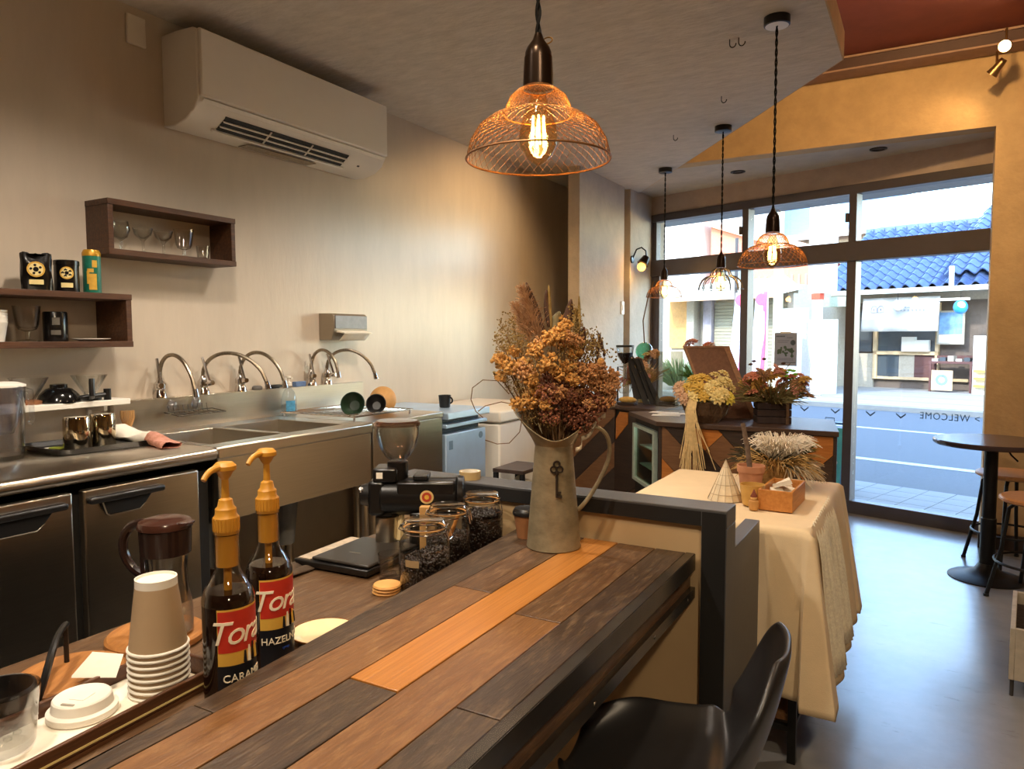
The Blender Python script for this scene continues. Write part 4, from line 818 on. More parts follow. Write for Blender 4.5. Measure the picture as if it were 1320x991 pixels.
B().lathe([(0, 0), (0.024, 0), (0.033, 0.062), (0, 0.062)], 30).build('cup', mat('kraft_paper', s(140, 92, 54), 0.75, 0, 0.1, 30), t)
B().lathe([(0.035, 0.058), (0.036, 0.062), (0.034, 0.068), (0.030, 0.074), (0.026, 0.073), (0, 0.071)], 30).build('lid', M_BLACK, t)
t = thing('tape_roll', 'roll of clear tape standing on the half wall cap behind the grinder', 'tape', (-1.09, 1.683, 0.806))
B().lathe([(0.026, 0), (0.03, 0), (0.03, 0.022), (0.026, 0.022)], 30, close=True).build('tape', mat('amber_tape', s(176, 150, 104), 0.35), t)
B().lathe([(0.0235, 0.001), (0.026, 0.001), (0.026, 0.021), (0.0235, 0.021)], 30, close=True).build('core', M_PAPER, t)
t = thing('dark_rag', 'dark brown rag lying at the back of the worktop behind the scale', 'rag', (-1.30, 1.20, ZW2))
b = B(); b.grid(lambda i, j: (-0.04 + 0.08 * i, -0.07 + 0.14 * j, 0.004 + 0.012 * abs(math.sin(7 * i + 3 * j)) * (0.3 + 0.7 * math.sin(math.pi * i) * math.sin(math.pi * j))), 14, 18)
b.build('cloth', mat('dark_brown_rag', s(66, 50, 34), 0.95, 0, 0.3, 60), t, solid=0.003)

# ---- boards, coffee server
M_BRD = woodm('board_wood', s(150, 96, 46), s(178, 120, 62), 0.5, (30, 3, 30), 3)
for lab, x, y, r_ in (('round wooden board under the dark-lidded coffee server', -1.222, 0.815, 0.085), ('round wooden board nearest the camera, behind the white tray', -1.195, 0.645, 0.082)):
    t = thing('round_board', lab, 'board', (x, y, ZW2), 30); B().lathe([(0, 0), (r_ - 0.004, 0), (r_, 0.005), (r_, 0.014), (r_ - 0.004, 0.018), (0, 0.018)], 48).build('board', M_BRD, t)
sv = thing('coffee_server', 'glass coffee server with dark brown lid and handle on round board', 'coffee pot', (-1.195, 0.822, ZW2 + 0.018), 16)
B().lathe([(0, 0), (0.040, 0), (0.043, 0.004), (0.043, 0.05), (0.037, 0.085), (0.035, 0.12), (0.040, 0.172), (0.0385, 0.172), (0.0335, 0.12), (0.0355, 0.085), (0.0415, 0.05), (0.0415, 0.006), (0, 0.006)], 40).build('glass_body', M_GLASS, sv)
M_SVR = mat('dark_brown_plastic', s(38, 24, 20), 0.22, 0, 0.1, 20)
B().lathe([(0.0415, 0.150), (0.043, 0.150), (0.045, 0.196), (0.0425, 0.196)], 40, close=True).build('band', M_SVR, sv)
l = B().lathe([(0, 0.2155), (0.03, 0.215), (0.044, 0.210), (0.047, 0.204), (0.047, 0.198), (0.03, 0.196), (0, 0.196)], 40).build('lid', mat('brown_lid_plastic', s(60, 34, 26), 0.2, 0, 0.1, 20), sv)
B().hull8([(0.030, -0.02, 0.196), (0.054, -0.012, 0.206), (0.054, 0.012, 0.206), (0.030, 0.02, 0.196)], [(0.030, -0.02, 0.212), (0.056, -0.012, 0.211), (0.056, 0.012, 0.211), (0.030, 0.02, 0.212)]).build('lid_spout', MATS['brown_lid_plastic'], l, 0.002)
B().tube(bez((-0.042, 0, 0.202), (-0.105, 0, 0.205), (-0.112, 0, 0.120), (-0.045, 0, 0.102), 18), 0.0085, 10).build('handle', M_SVR, sv)
B().box(-0.050, -0.036, -0.010, 0.010, 0.096, 0.205).build('handle_spine', M_SVR, sv, 0.003)

# ---- tray with cups and lids
ty = thing('wooden_tray', 'long brown wooden tray lined with white paper at lower left', 'tray', (-1.035, 0.50, ZW2), 4)
M_TRW = woodm('tray_wood', s(70, 42, 24), s(96, 60, 34), 0.4, (40, 3, 40), 3)
TW, TL = 0.072, 0.262
B().box(-TW, TW, -TL, TL, 0.0, 0.006).build('tray_bottom', M_TRW, ty)
for n, a in (('side_rail', (TW - 0.008, TW, -TL, TL, 0.006, 0.030)), ('side_rail', (-TW, -TW + 0.008, -TL, TL, 0.006, 0.030))): B().box(*a).build(n, M_TRW, ty, 0.002)
for y0 in (-TL, TL - 0.009): B().prism([(-TW + 0.008, y0), (TW - 0.008, y0), (TW - 0.008, y0 + 0.009), (-TW + 0.008, y0 + 0.009)], 0.006, 0.036).build('end_rail', M_TRW, ty, 0.003)
B().box(TW - 0.0012, TW + 0.0008, -TL + 0.03, TL - 0.03, 0.011, 0.014).build('pinstripe', M_CREAM, ty)
B().box(-TW + 0.009, TW - 0.009, -TL + 0.012, TL - 0.012, 0.0062, 0.0078).build('paper_liner', M_PAPER, ty)
zt = ZW2 + 0.008
M_KC = mat('taupe_paper_cup', s(164, 138, 106), 0.7, 0, 0.03, 20)
N = 8
for k in range(N):
    lab = ('topmost upside-down taupe paper cup of the stack, its white base uppermost' if k == N - 1 else 'bottom upside-down taupe paper cup of the stack, rim on the tray' if k == 0 else 'taupe paper cup inside the upside-down stack, its white rim the %s from the tray' % ('', 'second', 'third', 'fourth', 'fifth', 'sixth', 'seventh')[k])
    t = thing('paper_cup', lab, 'cup', (-1.030, 0.690, zt + k * 0.0098), group='upside-down paper cups nested in one stack')
    h = 0.112
    B().lathe([(0.0425, 0.003), (0.0305, h - 0.012), (0.0300, h - 0.012), (0.042, 0.003)], 40, close=True).build('cup_wall', M_KC, t)
    B().tube([(0.0428 * math.cos(2 * math.pi * q / 40), 0.0428 * math.sin(2 * math.pi * q / 40), 0.003) for q in range(40)], 0.0026, 8, True).build('rolled_rim', M_WHITE, t)
    B().lathe([(0.0306, h - 0.014), (0.0304, h), (0.0285, h), (0.0280, h - 0.004), (0, h - 0.005)], 40).build('base', M_WHITE, t)
for k in range(2):
    t = thing('cup_lid', ('lower white plastic cup lid, flat on the paper liner', 'upper white plastic cup lid with sip hole, stacked on another')[k], 'lid', (-1.062, 0.588, zt + 0.0045 * k), 20, 'white cup lids stacked on the tray')
    B().lathe([(0.045, 0), (0.047, 0.002), (0.047, 0.006), (0.044, 0.008), (0.041, 0.009), (0.039, 0.022), (0.037, 0.024), (0.033, 0.022), (0, 0.0215)], 44).build('lid', M_WHITE, t)
    if k: B().box(-0.010, 0.010, -0.030, -0.026, 0.0225, 0.0236).build('sip_hole', mat('grey_shadow_plastic', s(150, 142, 128), 0.6), t); B().box(-0.012, 0.012, -0.012, 0.012, 0.0216, 0.0226).build('raised_tab', M_WHITE, t, 0.001)
t = thing('tumbler_glass', 'large clear tumbler in the front left corner of the tray', 'glass', (-1.066, 0.480, zt))
B().lathe([(0, 0), (0.036, 0), (0.041, 0.006), (0.049, 0.082), (0.0468, 0.082), (0.039, 0.014), (0, 0.016)], 44).build('glass', M_GLASS, t)
for k in range(7):
    a = 2 * math.pi * k / 7; B().ico((0.02 * math.cos(a), 0.02 * math.sin(a), 0.019), 0.006, 1, (1, 1, .6)).build('ice_chip', M_GLASS, t)
t = thing('black_canister', 'open black canister behind the clear tumbler', 'canister', (-1.150, 0.520, ZW2))
B().lathe([(0, 0), (0.046, 0), (0.046, 0.052), (0.044, 0.056), (0.042, 0.055), (0.042, 0.01), (0, 0.01)], 36).build('body', M_BLACK, t)
t = thing('crystal_stopper', 'faceted glass stopper beside the black canister at the left edge', 'stopper', (-1.19, 0.468, ZW2))
B().cyl((0, 0, 0), (0, 0, 0.085), 0.006).build('stem', M_CHROME, t); B().ico((0, 0, 0.098), 0.014, 1).build('knob', M_GLASS, t, angle=0)
t = thing('black_strap', 'black rubber strap arching over the near round board', 'strap', (-1.14, 0.585, ZW2 + 0.018))
b = B(); b.tube(bez((0.0, -0.02, 0.0), (0.005, 0.0, 0.05), (-0.03, 0.02, 0.075), (-0.10, 0.08, 0.062), 14) , 0.0055, 8); b.xf(Matrix.Diagonal((1, 1, 1, 1))); b.build('strap', M_BLACK, t)
B().cyl((-0.095, 0.076, 0.0), (-0.095, 0.076, 0.063), 0.004).build('post', M_BLACK, t)
t = thing('paper_napkin', 'folded white napkin propped behind the cup lids', 'napkin', (-1.128, 0.655, ZW2 + 0.026), 30)
B().hull8([(-0.035, -0.02, 0.002), (0.035, -0.02, 0.002), (0.03, 0.012, 0.022), (-0.02, 0.012, 0.026)], [(-0.035, -0.018, 0.005), (0.035, -0.018, 0.005), (0.03, 0.014, 0.025), (-0.02, 0.014, 0.029)]).build('napkin', M_PAPER, t)
t = thing('white_card', 'blank white card standing on the worktop behind the near syrup bottle', 'card', (-1.035, 0.815, ZW2), 25)
B().hull8([(-0.03, 0, 0), (0.03, 0, 0), (0.03, 0.002, 0), (-0.03, 0.002, 0)], [(-0.03, 0.01, 0.05), (0.03, 0.01, 0.05), (0.03, 0.012, 0.05), (-0.03, 0.012, 0.05)]).build('card', M_PAPER, t)

# ---- bar chair
ch = thing('shell_chair', 'black moulded shell chair pulled up to the bar at lower right', 'chair', (-0.372, 1.17, 0), 8)
# seat faces -x in local space; back on the +x side
def shell(u, v):
    # v 0..1 front edge to top of back, u -1..1 across
    if v < 0.5:
        t_ = v / 0.5; x = -0.160 + 0.260 * t_; z = 0.474 - 0.024 * math.sin(math.pi * t_ * 0.9) - 0.018 * (1 - t_) ** 3
        wd = 0.192 * (1 - 0.60 * max(0, 1 - t_ / 0.42) ** 2.2) - 0.03 * max(0, t_ - .6) ** 1.4
    else:
        t_ = (v - 0.5) / 0.5; x = 0.10 + 0.070 * t_ ** 0.55 + 0.032 * t_; z = 0.455 + 0.02 * t_ + 0.240 * t_ ** 1.3
        wd = 0.181 - 0.022 * math.sin(math.pi * min(1, t_ * 1.3)); wd *= math.sqrt(1 - 0.80 * max(0, (t_ - 0.5) / 0.5) ** 2.6)
    dish = (0.035 * abs(u) ** 3) * (1 if v < 0.5 else (1 - (v - .5) / .5) ** 2)
    cup_ = 0 if v < 0.4 else -0.050 * abs(u) ** 3 * min(1, (v - 0.4) / 0.3) * (1 - 0.6 * max(0, v - 0.7) / 0.3)
    return (x + cup_, u * wd, z + dish)
b = B(); b.grid(lambda i, j: shell(2 * i - 1, j), 20, 30); b.build('shell', mat('black_shell_plastic', s(34, 33, 34), 0.34, 0, 0.08, 40), ch, angle=0, solid=0.012, sub=1)
for p in bpy.data.objects['shell'].data.polygons: p.use_smooth = True
for sx, sy in ((-1, -1), (-1, 1), (1, -1), (1, 1)):
    B().tube([(0.02 + 0.08 * sx, 0.09 * sy, 0.425), (0.02 + 0.20 * sx, 0.19 * sy, 0.0)], 0.011, 10, taper=0.8).build('leg', M_BLACKM, ch)
B().box(-0.10, 0.13, -0.11, 0.11, 0.415, 0.428).build('seat_mount', M_BLACKM, ch, 0.004)
# ================================================================== PENDANT LAMPS
M_CORD = mat('black_twisted_cord', s(10, 9, 9), 0.8, spec=0.2)
M_BRONZE = mat('dark_bronze', s(44, 30, 20), 0.28, 0.7, 0.1, 20)
M_MESH = mat('copper_mesh', s(132, 90, 50), 0.45, 0.5, 0.1, 30)
M_GREYWIRE = mat('grey_wire', s(70, 66, 64), 0.5, 0.3, 0.1, 30)
M_FIL = emit('lamp_filament', (1.0, 0.62, 0.20, 1), 30)
def shade_r(t):
    """shade profile: t 0 (neck) .. 1 (rim) -> radius, height"""
    P = [(0.026, 0.114), (0.036, 0.111), (0.047, 0.101), (0.054, 0.086), (0.058, 0.073), (0.080, 0.066), (0.100, 0.051), (0.114, 0.028), (0.121, 0.0)]
    q = t * (len(P) - 1); i = min(len(P) - 2, int(q)); f = q - i
    return P[i][0] * (1 - f) + P[i + 1][0] * f, P[i][1] * (1 - f) + P[i + 1][1] * f
mesh_cache = {}
def mesh_shade(nu, nv):
    b = B(); vs = {}
    def v(i, j):
        k = (i % (2 * nu), j)
        if k not in vs:
            r, z = shade_r(j / nv); a = math.pi * k[0] / nu; vs[k] = b.bm.verts.new((r * math.cos(a), r * math.sin(a), z))
        return vs[k]
    for j in range(0, nv - 1):
        for i in range(2 * nu):
            if (i + j) % 2 == 0: b.bm.faces.new((v(i, j), v(i + 1, j + 1), v(i, j + 2), v(i - 1, j + 1)) if j + 2 <= nv else (v(i, j), v(i + 1, j + 1), v(i - 1, j + 1)))
    return b.mesh('mesh_shade', 0)
def ring(r, z, k=0.0016, n=56): return B().tube([(r * math.cos(2 * math.pi * q / n), r * math.sin(2 * math.pi * q / n), z) for q in range(n)], k, 6, True)
def pendant(lab, x, y, rim, style, canopy, power, nu, nv, wire):
    t = thing('pendant_lamp', lab, 'lamp', (x, y, rim), group='pendant lamps over bar and display counter')
    top = ZC - rim
    for k in (0, 1):
        b = B(); L = top - 0.20; n = int(L / 0.006)
        b.tube([(0.0028 * math.cos(0.55 * q + math.pi * k), 0.0028 * math.sin(0.55 * q + math.pi * k), 0.20 + L * q / n) for q in range(n + 1)], 0.0027, 5); b.build('cord', M_CORD, t)
    if canopy:
        B().lathe([(0, 0), (0.045, 0), (0.045, -0.028), (0.040, -0.030), (0, -0.030)], 36, c=(0, 0, top)).build('canopy', M_BLACK, t)
        if canopy == 2: B().lathe([(0, -0.031), (0.040, -0.031)], 30, c=(0, 0, top)).build('canopy_face', M_WHITE, t)
    B().lathe([(0.0, 0.205), (0.006, 0.205), (0.010, 0.194), (0.019, 0.182), (0.022, 0.174), (0.0225, 0.166), (0.0235, 0.166), (0.0255, 0.124), (0.0255, 0.118), (0, 0.118)], 30).build('socket', M_BRONZE, t)
    B().tube([(0.010 + 0.009 * math.cos(2 * math.pi * q / 16) + 0.004, 0.006, 0.193 + 0.005 * math.sin(2 * math.pi * q / 16)) for q in range(16)], 0.0012, 5, True).build('hanging_ring', mat('brass_wire', s(176, 132, 66), 0.3, 0.9), t)
    mm = M_GREYWIRE if style == 'cage' else M_MESH
    if style == 'mesh':
        key = (nu, nv)
        if key not in mesh_cache: mesh_cache[key] = mesh_shade(nu, nv)
        o = link('mesh_shade', mesh_cache[key], mm, t); md = o.modifiers.new('wire', 'WIREFRAME'); md.thickness = wire; md.use_even_offset = False
    else:
        for k in range(14):
            a = 2 * math.pi * k / 14; B().tube([(shade_r(q / 16)[0] * math.cos(a), shade_r(q / 16)[0] * math.sin(a), shade_r(q / 16)[1]) for q in range(17)], 0.0032, 5).build('cage_wire', mm, t)
    for r_, z in ((0.121, 0.0), (0.058, 0.0735), (0.026, 0.114)): ring(r_, z, 0.0018 if r_ > 0.1 else 0.0013).build('shade_ring', mm, t)
    B().lathe([(0.012, 0.110), (0.014, 0.098), (0.024, 0.075), (0.0315, 0.045), (0.031, 0.022), (0.022, 0.004), (0.010, -0.006), (0.003, -0.010), (0, -0.012)], 32).build('bulb', M_AMBER, t)
    for k in range(6):
        a = 2 * math.pi * k / 6; r0 = 0.010
        B().tube([(r0 * math.cos(a), r0 * math.sin(a), 0.070), (r0 * 1.25 * math.cos(a + .2), r0 * 1.25 * math.sin(a + .2), 0.022)], 0.0016, 6).build('filament', M_FIL, t)
    l = light('lamp_light', 'POINT', (x, y, rim + 0.04), power, (1.0, 0.56, 0.20), 0.02)
pendant('large near copper-mesh pendant hanging over the bar, bulb glowing', -0.572, 1.10, 1.497, 'mesh', 1, 3.2, 46, 24, 0.0011)
pendant('copper-mesh pendant on long cord from black and white disc, in front of the window', -0.490, 2.787, 1.458, 'mesh', 2, 2.6, 34, 18, 0.0019)
pendant('open grey wire-cage pendant between two mesh pendants by the window', -0.980, 4.054, 1.458, 'cage', 1, 2.4, 0, 0, 0)
pendant('farthest copper-mesh pendant, nearest the wall lamp', -1.556, 4.855, 1.470, 'mesh', 1, 2.4, 34, 18, 0.0019)
# wall lamp on the column end
t = thing('wall_lamp', 'small lit wall lamp on a bent black arm beside the column', 'lamp', (-2.0, 5.42, 1.80))
B().lathe([(0, 0), (0.03, 0), (0.03, 0.012), (0, 0.014)], 24, M=Matrix.Rotation(R(90), 4, 'Y')).build('wall_rose', M_BLACK, t)
B().tube([(0.005, 0, 0.0), (0.04, 0, 0.075), (0.08, 0, 0.088), (0.115, 0, 0.06), (0.12, 0, 0.0)], 0.006, 8).build('arm', M_BLACK, t)
B().cyl((0.12, 0, 0.01), (0.10, -0.03, -0.045), 0.028, 0.045).build('socket', M_BRONZE, t)
B().ico((0.095, -0.04, -0.065), 0.034, 3).build('bulb', emit('warm_bulb', (1.0, 0.50, 0.12, 1), 2.2), t)
light('lamp_light', 'POINT', (-1.89, 5.36, 1.72), 3.0, (1.0, 0.56, 0.2), 0.03)
t = thing('light_switch', 'white light switch on the edge of the pale column', 'switch', (-2.02, 5.27, 1.42)); B().box(0, 0.01, -0.03, 0.03, -0.05, 0.05).build('plate', M_WHITE, t, 0.003); B().box(0.01, 0.014, -0.012, 0.012, -0.02, 0.02).build('rocker', M_WHITE, t, 0.001)

# ================================================================== ZINC JUG AND DRIED BOUQUET
M_ZINC = mat('aged_zinc', s(128, 116, 92), 0.48, 0.55, 0, 16, 0.08, 60, (1, 1, 1.6), 0, s(172, 158, 128), 7)
jg = thing('zinc_jug', 'tall tapered aged zinc jug with key emblem standing on the bar end', 'jug', (-0.757, 1.535, 0.70))
RH = Vector((0.87, 0.493, 0)); DH = Vector((-0.493, 0.87, 0)); PHC = math.atan2(-0.87, 0.493)
B().lathe([(0, 0), (0.062, 0), (0.065, 0.003), (0.064, 0.008), (0.0445, 0.243), (0.0455, 0.247), (0.0435, 0.249), (0.0425, 0.243), (0.061, 0.012), (0, 0.010)], 48).build('body', M_ZINC, jg)
def collar(i, j):
    a = 2 * math.pi * i; c = math.cos(a - PHC); sd = math.sin(a - PHC)     # c=1 towards the viewer's seat
    zr = 0.330 - 0.072 * max(0, c) ** 1.2 + 0.004 * c; rr = 0.096 - 0.034 * max(0, c) ** 1.3 - 0.016 * max(0, -c)
    r = 0.0435 + (rr - 0.0435) * (j ** 1.15); z = 0.245 + (zr - 0.245) * j
    return (r * math.cos(a), r * math.sin(a), z)
B().grid(collar, 56, 8).build('flared_collar', M_ZINC, jg, angle=60, solid=0.0022)
def RH_(lr, z, d=0.0): p = RH * lr + DH * d; return (p.x, p.y, z)
hp = bez(RH_(0.040, 0.235), RH_(0.060, 0.315), RH_(0.150, 0.300), RH_(0.130, 0.210), 14) + bez(RH_(0.130, 0.210), RH_(0.120, 0.175), RH_(0.085, 0.110), RH_(0.058, 0.088), 8)[1:]
b = B(); b.tube(hp, 0.0052, 8); b.build('handle', M_ZINC, jg)
ky = mat('dark_iron_key', s(52, 42, 34), 0.5, 0.6)
kb = B(); Rr = 0.0565
for k in range(3):
    a = 2 * math.pi * k / 3 + math.pi / 2; kb.tube([(0.008 * math.cos(a) + 0.007 * math.cos(2 * math.pi * q / 14), 0, 0.034 + 0.008 * math.sin(a) + 0.007 * math.sin(2 * math.pi * q / 14)) for q in range(14)], 0.0022, 6, True)
kb.cyl((0, 0, -0.035), (0, 0, 0.028), 0.0028).box(-0.001, 0.012, -0.002, 0.002, -0.035, -0.030).box(-0.001, 0.010, -0.002, 0.002, -0.026, -0.021).cyl((0, 0, 0.018), (0, 0, 0.024), 0.005)
kp = RH * 0.004 - DH * 0.0555
kb.xf(Matrix.Translation((kp.x, kp.y, 0.165)) @ Matrix.Rotation(R(29.5), 4, 'Z') @ Matrix.Rotation(R(-5), 4, 'X')); kb.build('key_emblem', ky, jg)
bq = thing('dried_bouquet', 'big bouquet of orange, yellow and rust dried flowers in the zinc jug', 'flowers', (-0.757, 1.535, 0.95))
def P_(px_, py_, d=0.0):      # spot in the bouquet's own upright plane (1.85 mm steps), pushed back by d
    p = RH * ((px_ - 712) * 0.00185) + DH * d; return Vector((p.x, p.y, (706 - py_) * 0.00183 - 0.25))
FM = {'Y': mat('dried_yellow_flower', s(176, 124, 58), 0.9, 0, 0, 60, 0, 60, (1, 1, 1), 0, s(212, 166, 98)), 'O': mat('dried_orange_flower', s(160, 110, 66), 0.9, 0, 0, 60, 0, 60, (1, 1, 1), 0, s(200, 154, 106)),
      'R': mat('dried_rust_flower', s(94, 54, 40), 0.9, 0, 0, 60, 0, 60, (1, 1, 1), 0, s(146, 92, 66)), 'G': mat('dried_olive_filler', s(110, 88, 46), 0.9, 0, 0, 60, 0, 60, (1, 1, 1), 0, s(156, 130, 76)),
      'B': mat('dried_brown_leaf', s(70, 44, 28), 0.8, 0, 0.3, 30), 'P': mat('pampas_plume', s(184, 148, 114), 0.95, 0, 0.2, 50), 'S': mat('dry_stem', s(110, 80, 48), 0.9, 0, 0.2, 30), 'L': mat('grey_green_leaf', s(120, 112, 84), 0.8, 0, 0.2, 30)}
def cluster_mesh(seed, n, R0, q, flat):
    rr = random.Random(seed); b = B()
    for k in range(n):
        d = Vector((rr.gauss(0, 1), rr.gauss(0, 1), rr.gauss(0, 1))).normalized() * (R0 * rr.uniform(0.45, 1.05)); d.z *= flat
        bmesh.ops.create_icosphere(b.bm, subdivisions=1, radius=q * rr.uniform(0.6, 1.25), matrix=Matrix.Translation(d) @ Euler((rr.random() * 6, rr.random() * 6, 0)).to_matrix().to_4x4() @ Matrix.Diagonal((1, 1, 0.55, 1)))
    return b.mesh('flower_cluster', 0)
CM = {k: [cluster_mesh(31 * ord(k) + v, n, R0, q, fl) for v in range(3)] for k, (n, R0, q, fl) in {'Y': (85, 0.024, 0.0052, 0.8), 'O': (90, 0.025, 0.0046, 0.9), 'R': (110, 0.027, 0.0036, 1.0), 'G': (60, 0.030, 0.0026, 1.1)}.items()}
for k, l in CM.items():
    for m_ in l: m_.materials.append(FM[k])
YS = [(645, 460), (660, 450), (688, 450), (702, 468), (716, 428), (722, 415), (708, 436), (735, 455), (728, 470), (718, 480), (683, 488), (690, 501), (682, 512), (697, 516), (665, 517), (655, 470), (645, 485), (735, 488), (672, 468), (725, 440)]
OS = [(755, 475), (766, 485), (779, 484), (787, 492), (775, 500), (783, 507), (760, 494), (738, 506), (752, 516), (715, 500), (676, 478), (696, 440), (748, 484), (769, 470), (743, 470), (777, 515), (729, 432), (738, 440)]
RS = [(745, 502), (756, 511), (741, 521), (760, 523), (730, 505), (736, 533), (748, 540), (720, 495), (705, 490), (767, 512), (722, 520), (712, 505), (700, 500), (752, 528), (708, 530)]
GS = [(675, 446), (690, 463), (722, 458), (648, 445), (660, 418), (735, 412), (758, 436), (770, 458), (655, 476), (660, 496), (652, 432), (668, 436), (746, 442), (762, 446), (700, 532), (680, 530), (672, 500), (735, 425), (756, 456)]
rr = random.Random(11)
for kind, lst, sc_ in (('Y', YS, 0.98), ('O', OS, 0.96), ('R', RS, 0.98), ('G', GS, 1.0)):
    for q, (px_, py_) in enumerate(lst):
        for dd in ((-0.07 + rr.uniform(-0.03, 0.02)), 0.07 + rr.uniform(-0.02, 0.03)):
            rim_ = min(1, abs(px_ - 712) / 85 + max(0, (450 - py_) / 120)); dd2 = dd * (1 - 0.6 * rim_)
            o = link('flower_cluster', CM[kind][rr.randrange(3)], None, bq); o.location = P_(px_ + rr.uniform(-3, 3), py_ + rr.uniform(-3, 3), dd2)
            o.rotation_euler = (rr.uniform(-.5, .5), rr.uniform(-.5, .5), rr.uniform(0, 6)); k_ = sc_ * rr.uniform(0.62, 1.12); o.scale = (k_, k_, k_)
b = B()
for lst in (YS, OS, RS, GS):
    for px_, py_ in lst:
        e = P_(px_, py_, rr.uniform(-0.04, 0.04)); st = Vector((rr.uniform(-0.02, 0.02), rr.uniform(-0.02, 0.02), -0.06)); b.tube([st, st.lerp(e, 0.5) + Vector((0, 0, 0.012)), e], 0.0017, 4)
o = b.build('stems', FM['S'], bq); o['kind'] = 'stuff'
def leaf(p0, p1, wd, mm, nm='dried_leaf', curl=0.01):
    p0, p1 = Vector(p0), Vector(p1); ax = (p1 - p0); sd = ax.cross(DH).normalized(); n = 8
    def f(i, j):
        c = p0 + ax * j + DH * (curl * math.sin(3 * j)) ; return c + sd * ((i - 0.5) * 2 * wd * math.sin(math.pi * (0.06 + 0.92 * j)) ** 0.8) + DH * (abs(i - 0.5) * wd * 1.2)
    B().grid(f, 4, n).build(nm, mm, bq, angle=80, solid=0.0022)
for a, c, wd, k in (((700, 425), (677, 362), 0.007, 'B'), ((706, 420), (703, 372), 0.008, 'B'), ((709, 425), (706, 366), 0.004, 'G'), ((728, 430), (735, 384), 0.011, 'B'), ((710, 425), (720, 400), 0.012, 'L'), ((745, 462), (752, 420), 0.010, 'B'), ((741, 462), (747, 424), 0.006, 'B'), ((768, 462), (772, 430), 0.004, 'B'), ((776, 452), (770, 428), 0.005, 'B'), ((648, 470), (634, 460), 0.006, 'B'), ((652, 492), (634, 478), 0.007, 'G'), ((746, 420), (745, 380), 0.003, 'G'), ((738, 420), (741, 395), 0.003, 'G'), ((762, 455), (764, 433), 0.004, 'B'), ((690, 420), (685, 395), 0.006, 'B')):
    leaf(P_(*a, 0.01), P_(*c, 0.02), wd, FM[k])
def plume(p0, p1, n, L, mm):
    b = B(); p0, p1 = Vector(p0), Vector(p1); q = random.Random(5)
    for k in range(n):
        t_ = q.random() ** 0.8; c = p0.lerp(p1, t_); d = ((p1 - p0).normalized() * 0.8 + RH * q.gauss(0, 0.5) + DH * q.gauss(0, 0.5)).normalized() * L * (1.1 - 0.6 * t_) * q.uniform(.6, 1.1)
        b.tube([c, c + d * 0.6, c + d + Vector((0, 0, -0.004))], 0.0010, 3, taper=0.4)
    b.tube([p0 - (p1 - p0) * 0.6, p1], 0.0016, 5); o = b.build('pampas_plume', mm, bq, angle=0); o['kind'] = 'stuff'
plume(P_(694, 440, 0.02), P_(674, 372, 0.03), 900, 0.052, FM['P']); plume(P_(684, 440, 0.02), P_(664, 392, 0.03), 600, 0.046, FM['P']); plume(P_(742, 445, 0.03), P_(744, 398, 0.03), 320, 0.026, FM['G'])
for px_, py_ in ((770, 432), (773, 440), (769, 447), (776, 455), (764, 438)): B().ico(P_(px_, py_, 0.0), 0.0055, 1, (0.7, 0.7, 1.3)).build('dark_bud', FM['B'], bq)
for px_, py_, q in ((768, 464, 0.009), (735, 490, 0.008)): B().ico(P_(px_, py_, -0.06), q, 2, (1, 1, 1.15)).build('round_seed_head', FM['Y'], bq)
B().tube([P_(x, y, -0.03) for x, y in ((655, 505), (640, 488), (622, 487), (609, 497), (607, 512), (613, 527), (622, 535))], 0.0012, 5).build('twig', FM['S'], bq)
B().tube([P_(x, y, -0.03) for x, y in ((670, 520), (645, 515), (625, 520), (616, 527))], 0.0012, 5).build('twig', FM['S'], bq)
B().tube([P_(x, y, -0.05) for x, y in ((672, 530), (668, 552), (655, 566), (640, 567), (625, 562))], 0.0011, 5).build('twig', FM['S'], bq)
# paper lace edge on the right of the opening
b = B(); b.grid(lambda i, j: P_(738 + 50 * i + 3 * math.sin(20 * i), 572 - 56 * i + 6 * j + 2 * math.sin(26 * i), -0.045 + 0.05 * i), 24, 2); b.build('paper_lace', mat('grey_lace', s(198, 186, 162), 0.9, 0, 0.2, 90), bq, angle=80, solid=0.001)

# ================================================================== CLOTH TABLE WITH GIFTS
tb = thing('side_table', 'black-legged table with low wooden shelf hidden under the cream cloth', 'table', (-0.545, 2.455, 0))
for x, y in ((-0.255, -0.35), (0.255, -0.35), (-0.255, 0.35), (0.255, 0.35)): B().box(x - 0.011, x + 0.011, y - 0.011, y + 0.011, 0, 0.645).build('leg', M_BLACKM, tb)
B().box(-0.275, 0.275, -0.365, 0.365, 0.645, 0.668).build('tabletop', M_OAK, tb)
B().box(-0.25, 0.25, -0.345, 0.345, 0.115, 0.135).build('low_shelf', M_P2, tb)
for y in (-0.35, 0.35): B().box(-0.25, 0.25, y - 0.008, y + 0.008, 0.09, 0.106).build('cross_rail', M_BLACKM, tb)
for x in (-0.255, 0.255): B().box(x - 0.008, x + 0.008, -0.34, 0.34, 0.09, 0.106).build('side_rail', M_BLACKM, tb)
cl = thing('tablecloth', 'long cream linen cloth with a lace strip draped over the side table', 'tablecloth', (-0.545, 2.455, 0.672))
